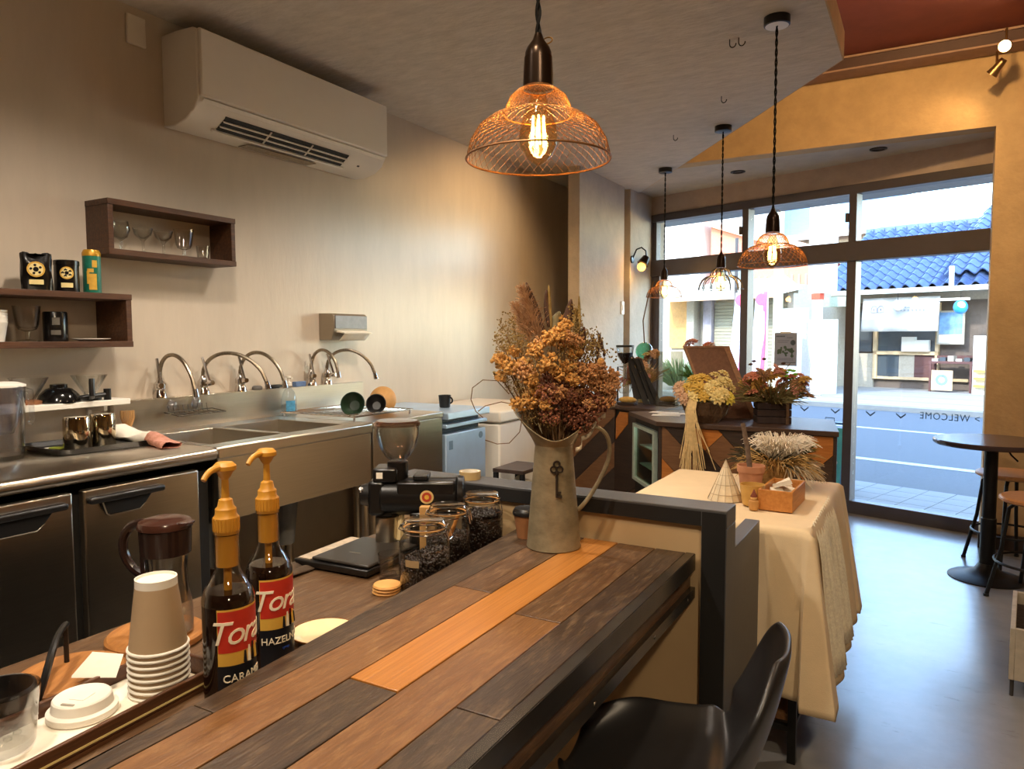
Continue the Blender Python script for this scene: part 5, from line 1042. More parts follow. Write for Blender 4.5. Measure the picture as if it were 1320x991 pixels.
def cloth(i, j):
    """square sheet folded over the table edges; corners hang in soft cones"""
    U, V = 0.285, 0.375; DU, DV = 0.48, 0.48
    x = (2 * i - 1) * (U + DU); y = (2 * j - 1) * (V + DV)
    ox_, oy_ = max(0, abs(x) - U), max(0, abs(y) - V); sx, sy = (1 if x > 0 else -1), (1 if y > 0 else -1)
    m_ = max(ox_, oy_); n_ = min(ox_, oy_)
    if m_ <= 0: return (x, y, 0.0022 * math.sin(9 * y) * math.sin(7 * x))
    drop = m_
    fold = 0.012 * math.sin(26 * (y if ox_ > oy_ else x)) * min(1, drop / 0.2) * (0 if n_ > 0 else 1)
    X = min(abs(x), U); Y = min(abs(y), V)
    if n_ > 0:
        k = n_ / max(m_, 1e-6)
        out = 0.018 + 0.15 * drop
        X = U + (out * (1.0 if ox_ >= oy_ else k)); Y = V + (out * (1.0 if oy_ >= ox_ else k))
    elif ox_ > 0: X = U + 0.012 * (1 - math.exp(-drop / 0.02)) + 0.13 * drop + fold
    else: Y = V + 0.008 * (1 - math.exp(-drop / 0.02)) + 0.03 * drop + fold * 0.5
    return (sx * X, sy * Y, -drop + (0.012 * (1 - math.exp(-drop / 0.01)) if drop > 0 else 0))
B().grid(cloth, 84, 92).build('linen_sheet', M_LINEN, cl, angle=60, solid=0.0015)
M_ECRU = mat('ecru_lace', s(244, 232, 206), 0.95, 0, 0.15, 120, 0.3, 160)
b = B().grid(lambda i, j: (0.286 + 0.019 * min(1, 0.1 + j * 6) + 0.130 * 0.44 * j + 0.012 * math.sin(26 * (-0.29 + 0.40 * i + 0.02 * j)) * min(1, 2.2 * j) + 0.005 * math.sin(75 * i) * (0.3 + 0.5 * j), -0.29 + 0.40 * i + 0.02 * j, 0.002 - 0.44 * j), 110, 8); b.build('lace_strip', MATS['ecru_lace'], cl, angle=60, solid=0.0012)
ZT = 0.6745
bx = thing('wooden_box', 'small open honey-wood box of white paper bits on the cloth', 'box', (-0.372, 2.37, ZT), -2)
for n, a in (('side', (-0.05, 0.05, -0.105, -0.098, 0, 0.062)), ('side', (-0.05, 0.05, 0.098, 0.105, 0, 0.062)), ('side', (-0.05, -0.043, -0.098, 0.098, 0, 0.062)), ('side', (0.043, 0.05, -0.098, 0.098, 0, 0.062)), ('base', (-0.043, 0.043, -0.098, 0.098, 0, 0.006))): B().box(*a).build(n, M_OAK, bx, 0.001)
t = thing('paper_bits', 'crumpled white paper packets heaped in the wooden box', 'paper', (-0.372, 2.38, ZT + 0.007))
for k, (x, y, z, a) in enumerate(((-0.01, -0.03, 0.02, 20), (0.015, 0.03, 0.025, 70), (-0.015, 0.06, 0.03, 120), (0.01, -0.06, 0.018, 40), (0.0, 0.0, 0.05, 100))):
    B().hull8([(-0.022, -0.03, 0), (0.022, -0.028, 0.004), (0.02, 0.03, 0), (-0.02, 0.028, 0.006)], [(-0.020, -0.028, 0.014), (0.022, -0.026, 0.016), (0.018, 0.03, 0.010), (-0.02, 0.026, 0.018)]).xf(Matrix.Translation((x, y, z)) @ Matrix.Rotation(R(a), 4, 'Z') @ Matrix.Rotation(R(25 - 12 * k), 4, 'X')).build('packet', M_PAPER, t, angle=0)
t = thing('terracotta_pot', 'plain terracotta flower pot on the cloth behind the yellow cup', 'pot', (-0.482, 2.44, ZT))
B().lathe([(0, 0), (0.028, 0), (0.040, 0.082), (0.043, 0.082), (0.045, 0.104), (0.041, 0.104), (0.039, 0.084), (0.028, 0.06), (0, 0.06)], 36).build('pot', M_TERRA, t)
B().tube([(0, 0, 0.06), (-0.012, 0.0, 0.16), (-0.03, 0.005, 0.24)], 0.009, 8, taper=0.8).build('bare_trunk', mat('grey_bark', s(112, 94, 80), 0.9, 0, 0.35, 60, 0.4, 60), t)
t = thing('tealight_cup', 'yellow glazed cup on the cloth left of the wooden box', 'cup', (-0.452, 2.315, ZT))
B().lathe([(0, 0), (0.026, 0), (0.030, 0.004), (0.038, 0.066), (0.0355, 0.066), (0.028, 0.008), (0, 0.008)], 34).build('cup', mat('ochre_glaze', s(200, 158, 84), 0.35, 0, 0.08, 20), t)
t = thing('gnome_figure', 'tiny wooden figure with red-brown pointed hat before the yellow cup', 'figurine', (-0.435, 2.255, ZT))
B().lathe([(0, 0), (0.013, 0), (0.016, 0.014), (0.015, 0.028), (0, 0.032)], 20).build('body', mat('bare_wood_peg', s(190, 140, 78), 0.6), t)
B().ico((0, 0, 0.037), 0.010, 2).build('head', mat('light_peg', s(220, 178, 118), 0.6), t); B().lathe([(0.011, 0.040), (0, 0.064)], 16).build('hat', mat('red_brown_felt', s(110, 50, 26), 0.9), t)
t = thing('wire_cone_tree', 'white openwork cone tree ornament left of the terracotta pot', 'ornament', (-0.545, 2.36, ZT))
B().lathe([(0.055, 0), (0.002, 0.126)], 14).build('paper_cone', mat('cream_card', s(224, 208, 178), 0.8), t, angle=0)
b = B()
for k in range(14): a = 2 * math.pi * k / 14; b.tube([(0.056 * math.cos(a), 0.056 * math.sin(a), 0), (0, 0, 0.129)], 0.0009, 4)
for z in (0.02, 0.05, 0.08, 0.105): r_ = 0.0555 * (1 - z / 0.128); b.tube([(r_ * math.cos(2 * math.pi * q / 20), r_ * math.sin(2 * math.pi * q / 20), z) for q in range(20)], 0.001, 4, True)
b.build('wire_lattice', mat('tan_thread', s(176, 156, 128), 0.8), t)
def strips(parent, name, mm, n, base, Rn, L, rad, seed, up=(0.2, 1.0), droop=0.5, az=(0, 2 * math.pi), k=3):
    q = random.Random(seed); b = B()
    for _ in range(n):
        a = q.uniform(*az); e_ = q.uniform(*up); d = Vector((math.cos(a), math.sin(a), e_)).normalized(); l = L * q.uniform(.55, 1.1)
        p0 = Vector(base) + Vector((math.cos(a), math.sin(a), 0)) * Rn * math.sqrt(q.random())
        b.tube([p0, p0 + d * l * .4, p0 + d * l * .75 - Vector((0, 0, droop * l * .15)), p0 + d * l - Vector((0, 0, droop * l * .45))], rad, k, taper=0.35)
    o = b.build(name, mm, parent, angle=0); o['kind'] = 'stuff'; return o
wf = thing('white_dried_arrangement', 'white and straw dried grasses in a wicker pot on the cloth', 'flowers', (-0.445, 2.66, ZT))
B().lathe([(0, 0), (0.05, 0), (0.075, 0.07), (0.07, 0.10), (0.06, 0.10), (0.06, 0.07), (0, 0.05)], 28).build('wicker_pot', mat('straw_wicker', s(150, 116, 68), 0.9, 0, 0.35, 70, 0.5, 60), wf)
strips(wf, 'white_grass', mat('bleached_grass', s(236, 226, 208), 0.95, 0, 0.1, 60), 620, (0.02, 0, 0.10), 0.05, 0.135, 0.0028, 1, (1.0, 3.4), 0.9)
strips(wf, 'straw_grass', mat('straw_grass', s(192, 156, 96), 0.95, 0, 0.2, 60), 260, (0.01, -0.02, 0.08), 0.05, 0.12, 0.0024, 2, (-0.1, 0.9), 0.6)
strips(wf, 'curled_grass', mat('grey_white_grass', s(206, 192, 166), 0.95, 0, 0.2, 60), 150, (0.05, -0.01, 0.07), 0.03, 0.10, 0.0028, 3, (-0.3, 0.5), 0.6, (-1.6, 1.2))
strips(wf, 'dark_foliage', mat('dark_dry_foliage', s(66, 60, 40), 0.9, 0, 0.3, 60), 220, (-0.02, 0, 0.08), 0.05, 0.12, 0.003, 4, (0.0, 0.9), 0.3)
B().ico((-0.085, -0.02, 0.08), 0.03, 2, (0.5, 0.7, 1.1)).build('pale_leaf', FM['G'], wf)
strips(wf, 'green_sprig', mat('green_sprig', s(110, 120, 60), 0.9), 40, (0.09, 0.02, 0.12), 0.01, 0.06, 0.002, 8, (0.2, 1.2), 0.2)

# ================================================================== CHEVRON DISPLAY COUNTERS
M_DK = [woodm('chevron_black', s(46, 34, 29), s(62, 47, 38), 0.45, (4, 40, 40), 3), woodm('chevron_umber', s(62, 44, 34), s(80, 58, 44), 0.45, (4, 40, 40), 3), woodm('chevron_brown', s(104, 70, 44), s(128, 90, 58), 0.45, (4, 40, 40), 3), woodm('chevron_orange', s(170, 100, 40), s(198, 126, 58), 0.4, (4, 40, 40), 3)]
def clip(poly, x0, x1, z0, z1):
    def cut(p, ax, v, keep):
        out = []
        for i in range(len(p)):
            a, c = p[i], p[(i + 1) % len(p)]; ia, ic = keep(a[ax], v), keep(c[ax], v)
            if ia: out.append(a)
            if ia != ic: f_ = (v - a[ax]) / (c[ax] - a[ax]); out.append((a[0] + (c[0] - a[0]) * f_, a[1] + (c[1] - a[1]) * f_))
        return out
    ge, le = (lambda a, v: a >= v), (lambda a, v: a <= v)
    for ax, v, kf in ((0, x0, ge), (0, x1, le), (1, z0, ge), (1, z1, le)):
        poly = cut(poly, ax, v, kf)
        if len(poly) < 3: return None
    return poly
def chevron(parent, x0, x1, z0, z1, sgn, w_, off, cols, splits):
    """45 degree planks on the plane y=0 (local), facing -y"""
    k = 0
    span = (x1 - x0) + (z1 - z0)
    q = -2 * w_
    while q < span + 2 * w_:
        c0, c1 = q + off + 0.001, q + off + w_ - 0.001
        L_ = 2.0; cs = splits.get(k, [])
        cuts = [-L_] + cs + [L_]
        for m_ in range(len(cuts) - 1):
            a0, a1 = cuts[m_] + 0.001, cuts[m_ + 1] - 0.001
            pts = []
            for cc, aa in ((c0, a0), (c0, a1), (c1, a1), (c1, a0)):
                # cc across planks, aa along planks; planks fall to the right for sgn=1
                ux, uz = (0.7071, -0.7071) if sgn > 0 else (0.7071, 0.7071); vx, vz = (0.7071, 0.7071) if sgn > 0 else (0.7071, -0.7071)
                ox_, oz_ = (x0, z0) if sgn > 0 else (x0, z1)
                pts.append((ox_ + vx * (cc * 0.7071 * 1.0) + ux * aa, oz_ + vz * (cc * 0.7071) + uz * aa))
            pl = clip(pts, x0, x1, z0, z1)
            if pl:
                col_ = cols[(k + 3 * m_) % len(cols)] if not (cs and m_ == cs.index(cs[-1]) + 1) else 3
                b = B(); dpt = -0.010 - 0.0012 * ((k * 7 + m_) % 3)
                lo = [b.bm.verts.new((p[0], dpt, p[1])) for p in pl]; hi = [b.bm.verts.new((p[0], 0, p[1])) for p in pl]
                b.bm.faces.new(lo); b.bm.faces.new(hi[::-1])
                for i in range(len(pl)): b.bm.faces.new((lo[i], hi[i], hi[(i + 1) % len(pl)], lo[(i + 1) % len(pl)]))
                b.build('plank', M_DK[col_], parent)
        q += w_; k += 1
ca = thing('chevron_counter', 'dark chevron-planked display counter carrying the yellow flower basket', 'counter', (-1.075, 3.32, 0))
B().prism([(0, 0), (0.765, 0), (0.70, 0.44), (0.38, 0.44), (0.235, 0.19), (0, 0.02)], 0, 0.778).build('carcass', M_DARK, ca)
B().prism([(-0.012, -0.022), (0.778, -0.022), (0.710, 0.452), (-0.02, 0.60), (-0.29, 0.36)], 0.778, 0.80).build('counter_top', M_DK[1], ca, 0.002)
def band_planks(parent, x0, x1, z0, z1, sgn, bands):
    """bands: (s0, s1, [(t_end, colour), ...]); sgn 1: planks fall to the right, s = x + z, t = x - z; sgn -1: they rise, s = z - x, t = x + z"""
    for q, (s0, s1, segs) in enumerate(bands):
        t0 = -3.0
        for t1, ci in segs:
            pts = []
            for ss, tt in ((s0 + .002, t0 + .002), (s0 + .002, t1 - .002), (s1 - .002, t1 - .002), (s1 - .002, t0 + .002)):
                pts.append(((ss + tt) / 2, (ss - tt) / 2) if sgn > 0 else ((tt - ss) / 2, (tt + ss) / 2))
            t0 = t1; pl = clip(pts, x0, x1, z0, z1)
            if not pl: continue
            b = B(); dp = -0.010 - 0.0015 * (q % 3)
            lo = [b.bm.verts.new((p[0], dp, p[1])) for p in pl]; hi = [b.bm.verts.new((p[0], 0, p[1])) for p in pl]
            b.bm.faces.new(lo); b.bm.faces.new(hi[::-1])
            for i in range(len(pl)): b.bm.faces.new((lo[i], hi[i], hi[(i + 1) % len(pl)], lo[(i + 1) % len(pl)]))
            b.build('plank', M_DK[ci], parent)
W_ = 0.19
band_planks(ca, 0.012, 0.48, 0.01, 0.775, 1, [(-.2, .13, [(3, 1)]), (.13, .30, [(3, 2)]), (.30, .47, [(3, 0)]), (.47, .64, [(-.42, 3), (3, 2)]), (.64, .80, [(-.1, 2), (3, 1)]), (.80, .89, [(3, 0)]), (.89, 1.05, [(-.46, 3), (3, 2)]), (1.05, 1.22, [(3, 0)]), (1.22, 1.40, [(3, 1)])])
band_planks(ca, 0.482, 0.755, 0.01, 0.775, -1, [(-.9, -.56, [(3, 0)]), (-.56, -.40, [(3, 2)]), (-.40, -.22, [(3, 0)]), (-.22, -.06, [(3, 1)]), (-.06, .10, [(1.22, 0), (3, 3)]), (.10, .24, [(3, 2)]), (.24, .5, [(3, 0)])])
B().box(-0.004, 0.011, -0.014, 0, 0, 0.778).box(0.756, 0.77, -0.014, 0, 0, 0.778).build('corner_post', M_DK[0], ca)
cb = thing('chevron_counter', 'dark chevron counter left of the glass-door chiller, behind the jug handle', 'counter', (-1.560, 3.99, 0))
B().prism([(-0.42, 0), (0, 0), (0.30, -0.16), (0.42, 0.28), (-0.42, 0.5)], 0, 0.778).build('carcass', M_DARK, cb)
B().prism([(-0.44, -0.02), (0.0, -0.02), (0.30, -0.18), (0.44, 0.30), (-0.44, 0.52)], 0.778, 0.80).build('counter_top', M_DK[1], cb, 0.002)
chevron(cb, -0.415, -0.004, 0.01, 0.775, -1, 0.15, 0.0, [2, 0, 2, 1, 2, 0], {})
pn = bpy.data.objects.new('front_panel', None); COL.objects.link(pn); pn.parent = cb; pn.location = (0, 0, 0); pn.rotation_euler = (0, 0, math.atan2(-0.16, 0.30))
b = B(); pl = clip([(0.005, 0.60), (0.13, 0.745), (0.13, 0.775), (0.005, 0.775)], 0, 1, 0, 1)
for nm, pl, cI in (('plank', [(0.012, 0.60), (0.115, 0.70), (0.115, 0.765), (0.045, 0.765), (0.012, 0.72)], 3), ('plank', [(0.0, 0.0), (0.33, 0.0), (0.33, 0.42), (0.0, 0.24)], 1), ('plank', [(0.0, 0.245), (0.33, 0.425), (0.33, 0.765), (0.12, 0.765), (0.12, 0.70), (0.012, 0.595), (0.0, 0.595)], 0)):
    b = B(); lo = [b.bm.verts.new((p[0], -0.012, p[1])) for p in pl]; hi = [b.bm.verts.new((p[0], 0, p[1])) for p in pl]
    b.bm.faces.new(lo); b.bm.faces.new(hi[::-1])
    for i in range(len(pl)): b.bm.faces.new((lo[i], hi[i], hi[(i + 1) % len(pl)], lo[(i + 1) % len(pl)]))
    b.build(nm, M_DK[cI], pn)
# chiller with glass door between the counters
cz = thing('glass_chiller', 'low black drinks chiller with a glass door between the two counters', 'chiller', (-1.10, 3.375, 0), 126)
W4 = 0.40
B().box(0.0, W4, -0.28, 0.0, 0.0, 0.435).box(0.0, W4, -0.28, 0.0, 0.745, 0.777).box(0.0, W4, -0.28, -0.265, 0.435, 0.745).box(0.0, 0.015, -0.265, 0.0, 0.435, 0.745).box(W4 - 0.015, W4, -0.265, 0.0, 0.435, 0.745).build('cabinet', M_DARK, cz)
M_MINT = mat('mint_door_frame', s(176, 190, 176), 0.4, 0.2)
dr_ = B().box(0.012, 0.04, 0.001, 0.02, 0.44, 0.742).box(W4 - 0.04, W4 - 0.012, 0.001, 0.02, 0.44, 0.742).box(0.04, W4 - 0.04, 0.001, 0.02, 0.44, 0.458).box(0.04, W4 - 0.04, 0.001, 0.02, 0.724, 0.742).build('door', M_MINT, cz)
B().box(0.04, W4 - 0.04, 0.006, 0.012, 0.458, 0.724).build('door_glass', glassm('mint_glass', (0.82, 0.92, 0.86, 1), 1.2), dr_)
for z in (0.52, 0.62): B().box(0.016, W4 - 0.016, -0.26, -0.02, z, z + 0.006).build('shelf', M_MINT, cz)
for k, (x, y, z, h) in enumerate(((0.10, -0.08, 0.526, 0.07), (0.18, -0.12, 0.526, 0.08), (0.28, -0.08, 0.526, 0.06), (0.12, -0.10, 0.626, 0.08), (0.25, -0.09, 0.626, 0.09), (0.2, -0.1, 0.436, 0.07))):
    B().lathe([(0, 0), (0.026, 0), (0.026, h * 0.7), (0.012, h * 0.9), (0.012, h), (0, h)], 16, c=(x, y, z)).build('drink', mat('pale_drink', s(196, 196, 150), 0.3), cz)
light('chiller_lamp', 'POINT', (-1.19, 3.60, 0.70), 0.25, (0.95, 1.0, 0.92), 0.02)
ZD = 0.80
# basket of yellow flowers with a raffia tail
yb = thing('flower_basket', 'round twig basket of yellow dried flowers trailing raffia over the counter front', 'flower basket', (-0.885, 3.41, ZD))
B().lathe([(0, 0), (0.062, 0), (0.088, 0.035), (0.108, 0.085), (0.110, 0.10), (0.102, 0.10), (0.08, 0.04), (0, 0.03)], 36).build('basket_bowl', M_RATTAN, yb)
q = random.Random(21); b = B()
for k in range(90):
    a = q.uniform(0, 6.28); p = [(r_ * math.cos(a + da), r_ * math.sin(a + da), z) for r_, z, da in ((0.064, 0.004, 0), (0.092, 0.036, q.uniform(-.2, .2)), (0.112, 0.09, q.uniform(-.4, .4)))]
    b.tube(p, 0.0024, 4)
o = b.build('twigs', M_RATTAN, yb, angle=0); o['kind'] = 'stuff'
M_YF = [mat('yellow_bloom', s(206, 170, 78), 0.9, 0, 0.15, 60), mat('cream_bloom', s(226, 206, 140), 0.9, 0, 0.15, 60), mat('lemon_bloom', s(214, 196, 84), 0.9, 0, 0.12, 60), mat('pinkish_bloom', s(206, 168, 134), 0.9, 0, 0.15, 60)]
def bloom_mesh(seed, mm):
    q = random.Random(seed); b = B()
    for L_ in range(3):
        for k in range(9):
            a = 2 * math.pi * k / 9 + L_ * .35; r_ = 0.010 + 0.007 * L_; M = Matrix.Rotation(a, 4, 'Z') @ Matrix.Translation((r_, 0, 0.010 - 0.004 * L_)) @ Matrix.Rotation(-0.5 + .35 * L_, 4, 'Y') @ Matrix.Diagonal((0.011, 0.0065, 0.0028, 1))
            bmesh.ops.create_icosphere(b.bm, subdivisions=1, radius=1, matrix=M)
    b.ico((0, 0, 0.012), 0.007, 1); m_ = b.mesh('bloom', 0); m_.materials.append(mm); return m_
BL = [bloom_mesh(k, M_YF[k]) for k in range(4)]
def R2(lr, d, z): p = RH * lr + DH * d; return Vector((p.x, p.y, z))
for lr, z, d, k, sc_ in ((-0.07, 0.20, -0.05, 0, 1.2), (-0.03, 0.205, -0.03, 0, 1.3), (-0.10, 0.165, -0.06, 0, 1.1), (-0.055, 0.165, -0.09, 0, 1.25), (-0.02, 0.16, -0.10, 1, 1.2), (0.02, 0.175, -0.06, 1, 1.25), (0.06, 0.185, -0.04, 1, 1.2), (0.09, 0.19, -0.02, 1, 1.2), (0.05, 0.14, -0.11, 1, 1.2), (0.02, 0.125, -0.12, 1, 1.35), (0.075, 0.12, -0.10, 2, 1.3), (-0.085, 0.125, -0.09, 1, 1.2), (-0.125, 0.14, -0.05, 3, 1.4), (-0.13, 0.165, -0.02, 3, 1.3), (-0.115, 0.115, -0.08, 3, 1.2), (0.11, 0.16, -0.02, 1, 1.1), (-0.04, 0.13, -0.11, 0, 1.1), (0.0, 0.20, 0.02, 0, 1.2), (0.05, 0.215, 0.02, 1, 1.1), (0.085, 0.225, 0.01, 1, 1.0)):
    o = link('bloom', BL[k], None, yb); o.location = R2(lr, d, z); o.scale = (sc_ * 0.92,) * 3
    n_ = R2(lr, d - 0.06, z - 0.06 + 0.03).normalized(); o.rotation_euler = n_.to_track_quat('Z', 'Y').to_euler()
strips(yb, 'grey_foliage', mat('sage_foliage', s(136, 136, 104), 0.9, 0, 0.25, 60), 150, (0, 0, 0.09), 0.07, 0.11, 0.0028, 31, (0.0, 0.9), 0.3)
b = B()
for k in range(60):
    lr = -0.105 + q.gauss(0, 0.012); sp = q.gauss(0, 0.028); l = q.uniform(0.20, 0.36)
    b.tube([R2(lr * .8, -0.10, 0.12), R2(lr, -0.135, 0.07), R2(lr + sp * .3, -0.15 - 0.01 * q.random(), -0.02), R2(lr + sp, -0.16 - 0.02 * q.random(), 0.09 - l)], 0.0019, 3)
o = b.build('raffia_tail', mat('raffia', s(214, 186, 132), 0.9, 0, 0.15, 60), yb, angle=0); o['kind'] = 'stuff'
# leaning framed board
fb = thing('leaning_board', 'brown framed board leaning back behind the yellow flower basket', 'board', (-0.80, 3.62, ZD), 24)
b = B(); sh = -0.36
def shr(x0, x1, y0, y1, z0, z1): return [(x + sh * z0, y + 0.22 * z0, z0) for x, y in ((x0, y0), (x1, y0), (x1, y1), (x0, y1))], [(x + sh * z1, y + 0.22 * z1, z1) for x, y in ((x0, y0), (x1, y0), (x1, y1), (x0, y1))]
M_BRDB = woodm('brown_board_face', s(112, 74, 52), s(132, 90, 64), 0.6); M_FRB = woodm('board_frame_wood', s(140, 96, 66), s(168, 120, 84), 0.5)
B().hull8(*shr(-0.10, 0.085, 0, 0.02, 0.0, 0.345)).build('board_face', M_BRDB, fb)
B().hull8(*shr(0.085, 0.112, -0.004, 0.03, 0.0, 0.352)).build('frame_stile', M_FRB, fb)
B().hull8(*shr(-0.102, 0.085, -0.004, 0.03, 0.345, 0.353)).build('frame_rail', M_FRB, fb)
B().hull8(*shr(-0.112, -0.10, -0.004, 0.03, 0.0, 0.352)).build('frame_stile', M_FRB, fb)
# dark pot of red-brown flowers
fp = thing('dark_flower_planter', 'dark slatted wooden planter of rust and pink dried flowers by the glass', 'planter', (-0.605, 3.52, ZD), 20)
for k, z in enumerate((0.0, 0.033, 0.066)): B().prism([(-0.075 + .0, -0.06), (0.075, -0.06), (0.075, 0.06), (-0.075, 0.06)], z + 0.001, z + 0.031).build('slat', mat('dark_weathered_slat', s(54, 40, 38), 0.8, 0, 0.25, 20), fp, 0.002)
B().box(0.05, 0.062, -0.064, -0.060, 0.0, 0.10).build('batten', M_RATTAN, fp)
q = random.Random(8)
FR = [mat('rust_bloom', s(196, 124, 98), 0.9, 0, 0.2, 60), mat('dusty_pink_bloom', s(214, 158, 144), 0.9, 0, 0.2, 60), mat('brown_bloom', s(160, 122, 88), 0.9, 0, 0.2, 60), mat('mustard_bloom', s(196, 158, 86), 0.9, 0, 0.2, 60)]
BL2 = [bloom_mesh(40 + k, FR[k]) for k in range(4)]
for k in range(52):
    a = q.uniform(-1.0, 1.0); z = 0.12 + 0.13 * q.random() * (1 - .3 * abs(a)); o = link('bloom', BL2[(k * 7) % 4 if a > -0.2 else (2, 3, 0)[k % 3]], None, fp)
    o.location = (a * 0.135 + 0.01, q.uniform(-0.07, 0.05), z); o.rotation_euler = (q.uniform(-.2, 1.4), q.uniform(-.6, .6), q.uniform(0, 6)); k_ = q.uniform(.75, 1.25); o.scale = (k_,) * 3
strips(fp, 'leafy_filler', mat('dark_olive_leaf', s(122, 112, 70), 0.9, 0, 0.3, 60), 330, (0, 0, 0.09), 0.06, 0.17, 0.0032, 51, (0.2, 1.6), 0.4)
for x, z in ((-0.085, 0.285), (-0.04, 0.295), (0.045, 0.275), (-0.10, 0.27)): B().ico((x, 0, z), 0.009, 1, (1.3, 1, .7)).build('dark_bud', FM['B'], fp)
B().tube([(0.0, 0, 0.1), (0.05, 0, 0.24), (0.075, 0, 0.275)], 0.002, 4).build('stem', FM['S'], fp)
for k in range(7): a = k * 0.9; B().ico((0.078 + 0.02 * math.cos(a), 0, 0.225 + 0.02 * math.sin(a)), 0.011, 1, (1.2, .3, .6)).build('fresh_leaf', mat('fresh_green', s(120, 190, 60), 0.6, 0, 0.2, 30), fp)
# papers on the joined top
t = thing('paper_sheets', 'loose white paper sheets on the counter left of the basket', 'paper', (-1.13, 3.58, ZD), 12)
for k, (x, y, a) in enumerate(((0, 0, 0), (0.03, 0.05, 25), (-0.02, 0.09, -12))): B().box(-0.07, 0.07, -0.035, 0.035, 0.0005 + .002 * k, 0.0022 + .002 * k).xf(Matrix.Translation((x, y, 0)) @ Matrix.Rotation(R(a), 4, 'Z')).build('sheet', M_PAPER, t)
# left counter: chalkboard easel, siphon, clear sheet, float, posy, pastries
t = thing('menu_easel', 'black folding menu easel on the left chevron counter', 'easel', (-1.42, 4.12, ZD), 30)
for x0, x1 in ((-0.04, -0.012), (0.0, 0.022), (0.03, 0.06)): B().hull8([(x0 + .02, -0.02, 0), (x1 + .03, -0.02, 0), (x1 + .03, -0.008, 0), (x0 + .02, -0.008, 0)], [(x0 - .075, 0.05, 0.29), (x1 - .105, 0.05, 0.29), (x1 - .105, 0.06, 0.29), (x0 - .075, 0.06, 0.29)]).build('leg', M_BLACKM, t)
B().hull8([(-0.075, 0.004, 0.03), (0.05, 0.004, 0.03), (0.05, 0.012, 0.03), (-0.075, 0.012, 0.03)], [(-0.105, 0.06, 0.27), (-0.02, 0.06, 0.27), (-0.02, 0.07, 0.27), (-0.105, 0.07, 0.27)]).build('slate', mat('slate_board', s(44, 42, 44), 0.7), t)
t = thing('siphon_brewer', 'glass siphon coffee brewer standing on the left chevron counter', 'coffee maker', (-1.545, 4.09, ZD))
B().lathe([(0, 0), (0.05, 0), (0.05, 0.012), (0, 0.012)], 24).build('stand_base', M_BLACK, t); B().tube([(-0.045, 0, 0.01), (-0.045, 0, 0.22), (0, 0, 0.22)], 0.005, 6).build('stand_arm', M_BLACKM, t)
B().lathe([(0, 0.06), (0.03, 0.066), (0.042, 0.095), (0.032, 0.125), (0.012, 0.145), (0.012, 0.16)], 28).build('lower_globe', M_GLASS, t)
B().lathe([(0.010, 0.20), (0.014, 0.24), (0.045, 0.285), (0.052, 0.34), (0.050, 0.34), (0.043, 0.287), (0.012, 0.243)], 28).build('upper_vessel', M_GLASS, t)
B().lathe([(0, 0.236), (0.016, 0.245), (0.043, 0.288), (0.046, 0.305), (0, 0.305)], 26).build('coffee', M_SYR, t); B().lathe([(0.050, 0.338), (0.054, 0.338), (0.054, 0.350), (0, 0.352)], 28).build('rim_lid', M_BLACK, t); B().cyl((0, 0, 0.15), (0, 0, 0.235), 0.012).build('neck', M_CHROME, t)
t = thing('clear_screen', 'upright clear acrylic screen sheet on the left chevron counter', 'screen', (-1.265, 4.06, ZD), 22); B().box(-0.075, 0.075, -0.002, 0.002, 0, 0.315).build('sheet', glassm('dusty_acrylic', (0.74, 0.72, 0.64, 1), 2.2, 0.15), t); B().box(-0.075, 0.075, -0.012, 0.012, 0, 0.008).build('foot', M_GLASS, t)
t = thing('glass_float', 'green glass float ball resting on a stand by the window jamb', 'glass ball', (-1.52, 4.36, ZD)); B().lathe([(0, 0), (0.05, 0), (0.04, 0.02), (0.03, 0.24), (0.045, 0.262), (0, 0.262)], 20).build('stand', mat('dull_linen_stand', s(120, 112, 92), 0.8), t); B().ball((0, 0, 0.310), 0.055, 28, 16).build('ball', glassm('green_glass', (0.34, 0.62, 0.46, 1), 1.4), t)
B().tube([(0, 0, 0.36), (-0.01, 0.0, 0.5), (0.02, 0.0, 0.64), (0.055, 0, 0.74)], 0.004, 6).build('stem', FM['S'], t)
t = thing('posy_vase', 'small vase of mixed pink and cream dried flowers beside the siphon', 'flowers', (-1.48, 4.24, ZD)); B().lathe([(0, 0), (0.03, 0), (0.035, 0.05), (0.022, 0.10), (0.024, 0.11), (0, 0.10)], 22).build('vase', M_CREAM, t)
q = random.Random(77)
for k in range(26):
    o = link('bloom', (BL[1], BL[3], BL2[1], BL2[2])[k % 4], None, t); o.location = R2(q.uniform(-0.13, 0.06), q.uniform(-0.05, 0.05), q.uniform(0.10, 0.30)); o.rotation_euler = (q.uniform(0, 1.4), q.uniform(-.6, .6), q.uniform(0, 6)); k_ = q.uniform(.8, 1.3); o.scale = (k_,) * 3
strips(t, 'filler', mat('straw_grass', s(192, 156, 96)), 140, (0, 0, 0.10), 0.02, 0.2, 0.0025, 61, (0.6, 2.2), 0.3)
t = thing('tulip_vase', 'vase of pink blooms with green leaves behind the clear screen', 'flowers', (-1.20, 4.42, ZD)); B().lathe([(0, 0), (0.035, 0), (0.04, 0.06), (0.03, 0.13), (0.034, 0.14), (0, 0.13)], 22).build('vase', mat('lilac_vase', s(120, 110, 150), 0.4), t)
for k in range(12):
    o = link('bloom', (BL[3], BL2[1], BL2[0])[k % 3], None, t); o.location = R2(q.uniform(-0.05, 0.07), q.uniform(-0.04, 0.04), q.uniform(0.22, 0.36)); o.rotation_euler = (q.uniform(0, 1.2), 0, q.uniform(0, 6)); o.scale = (1.5,) * 3
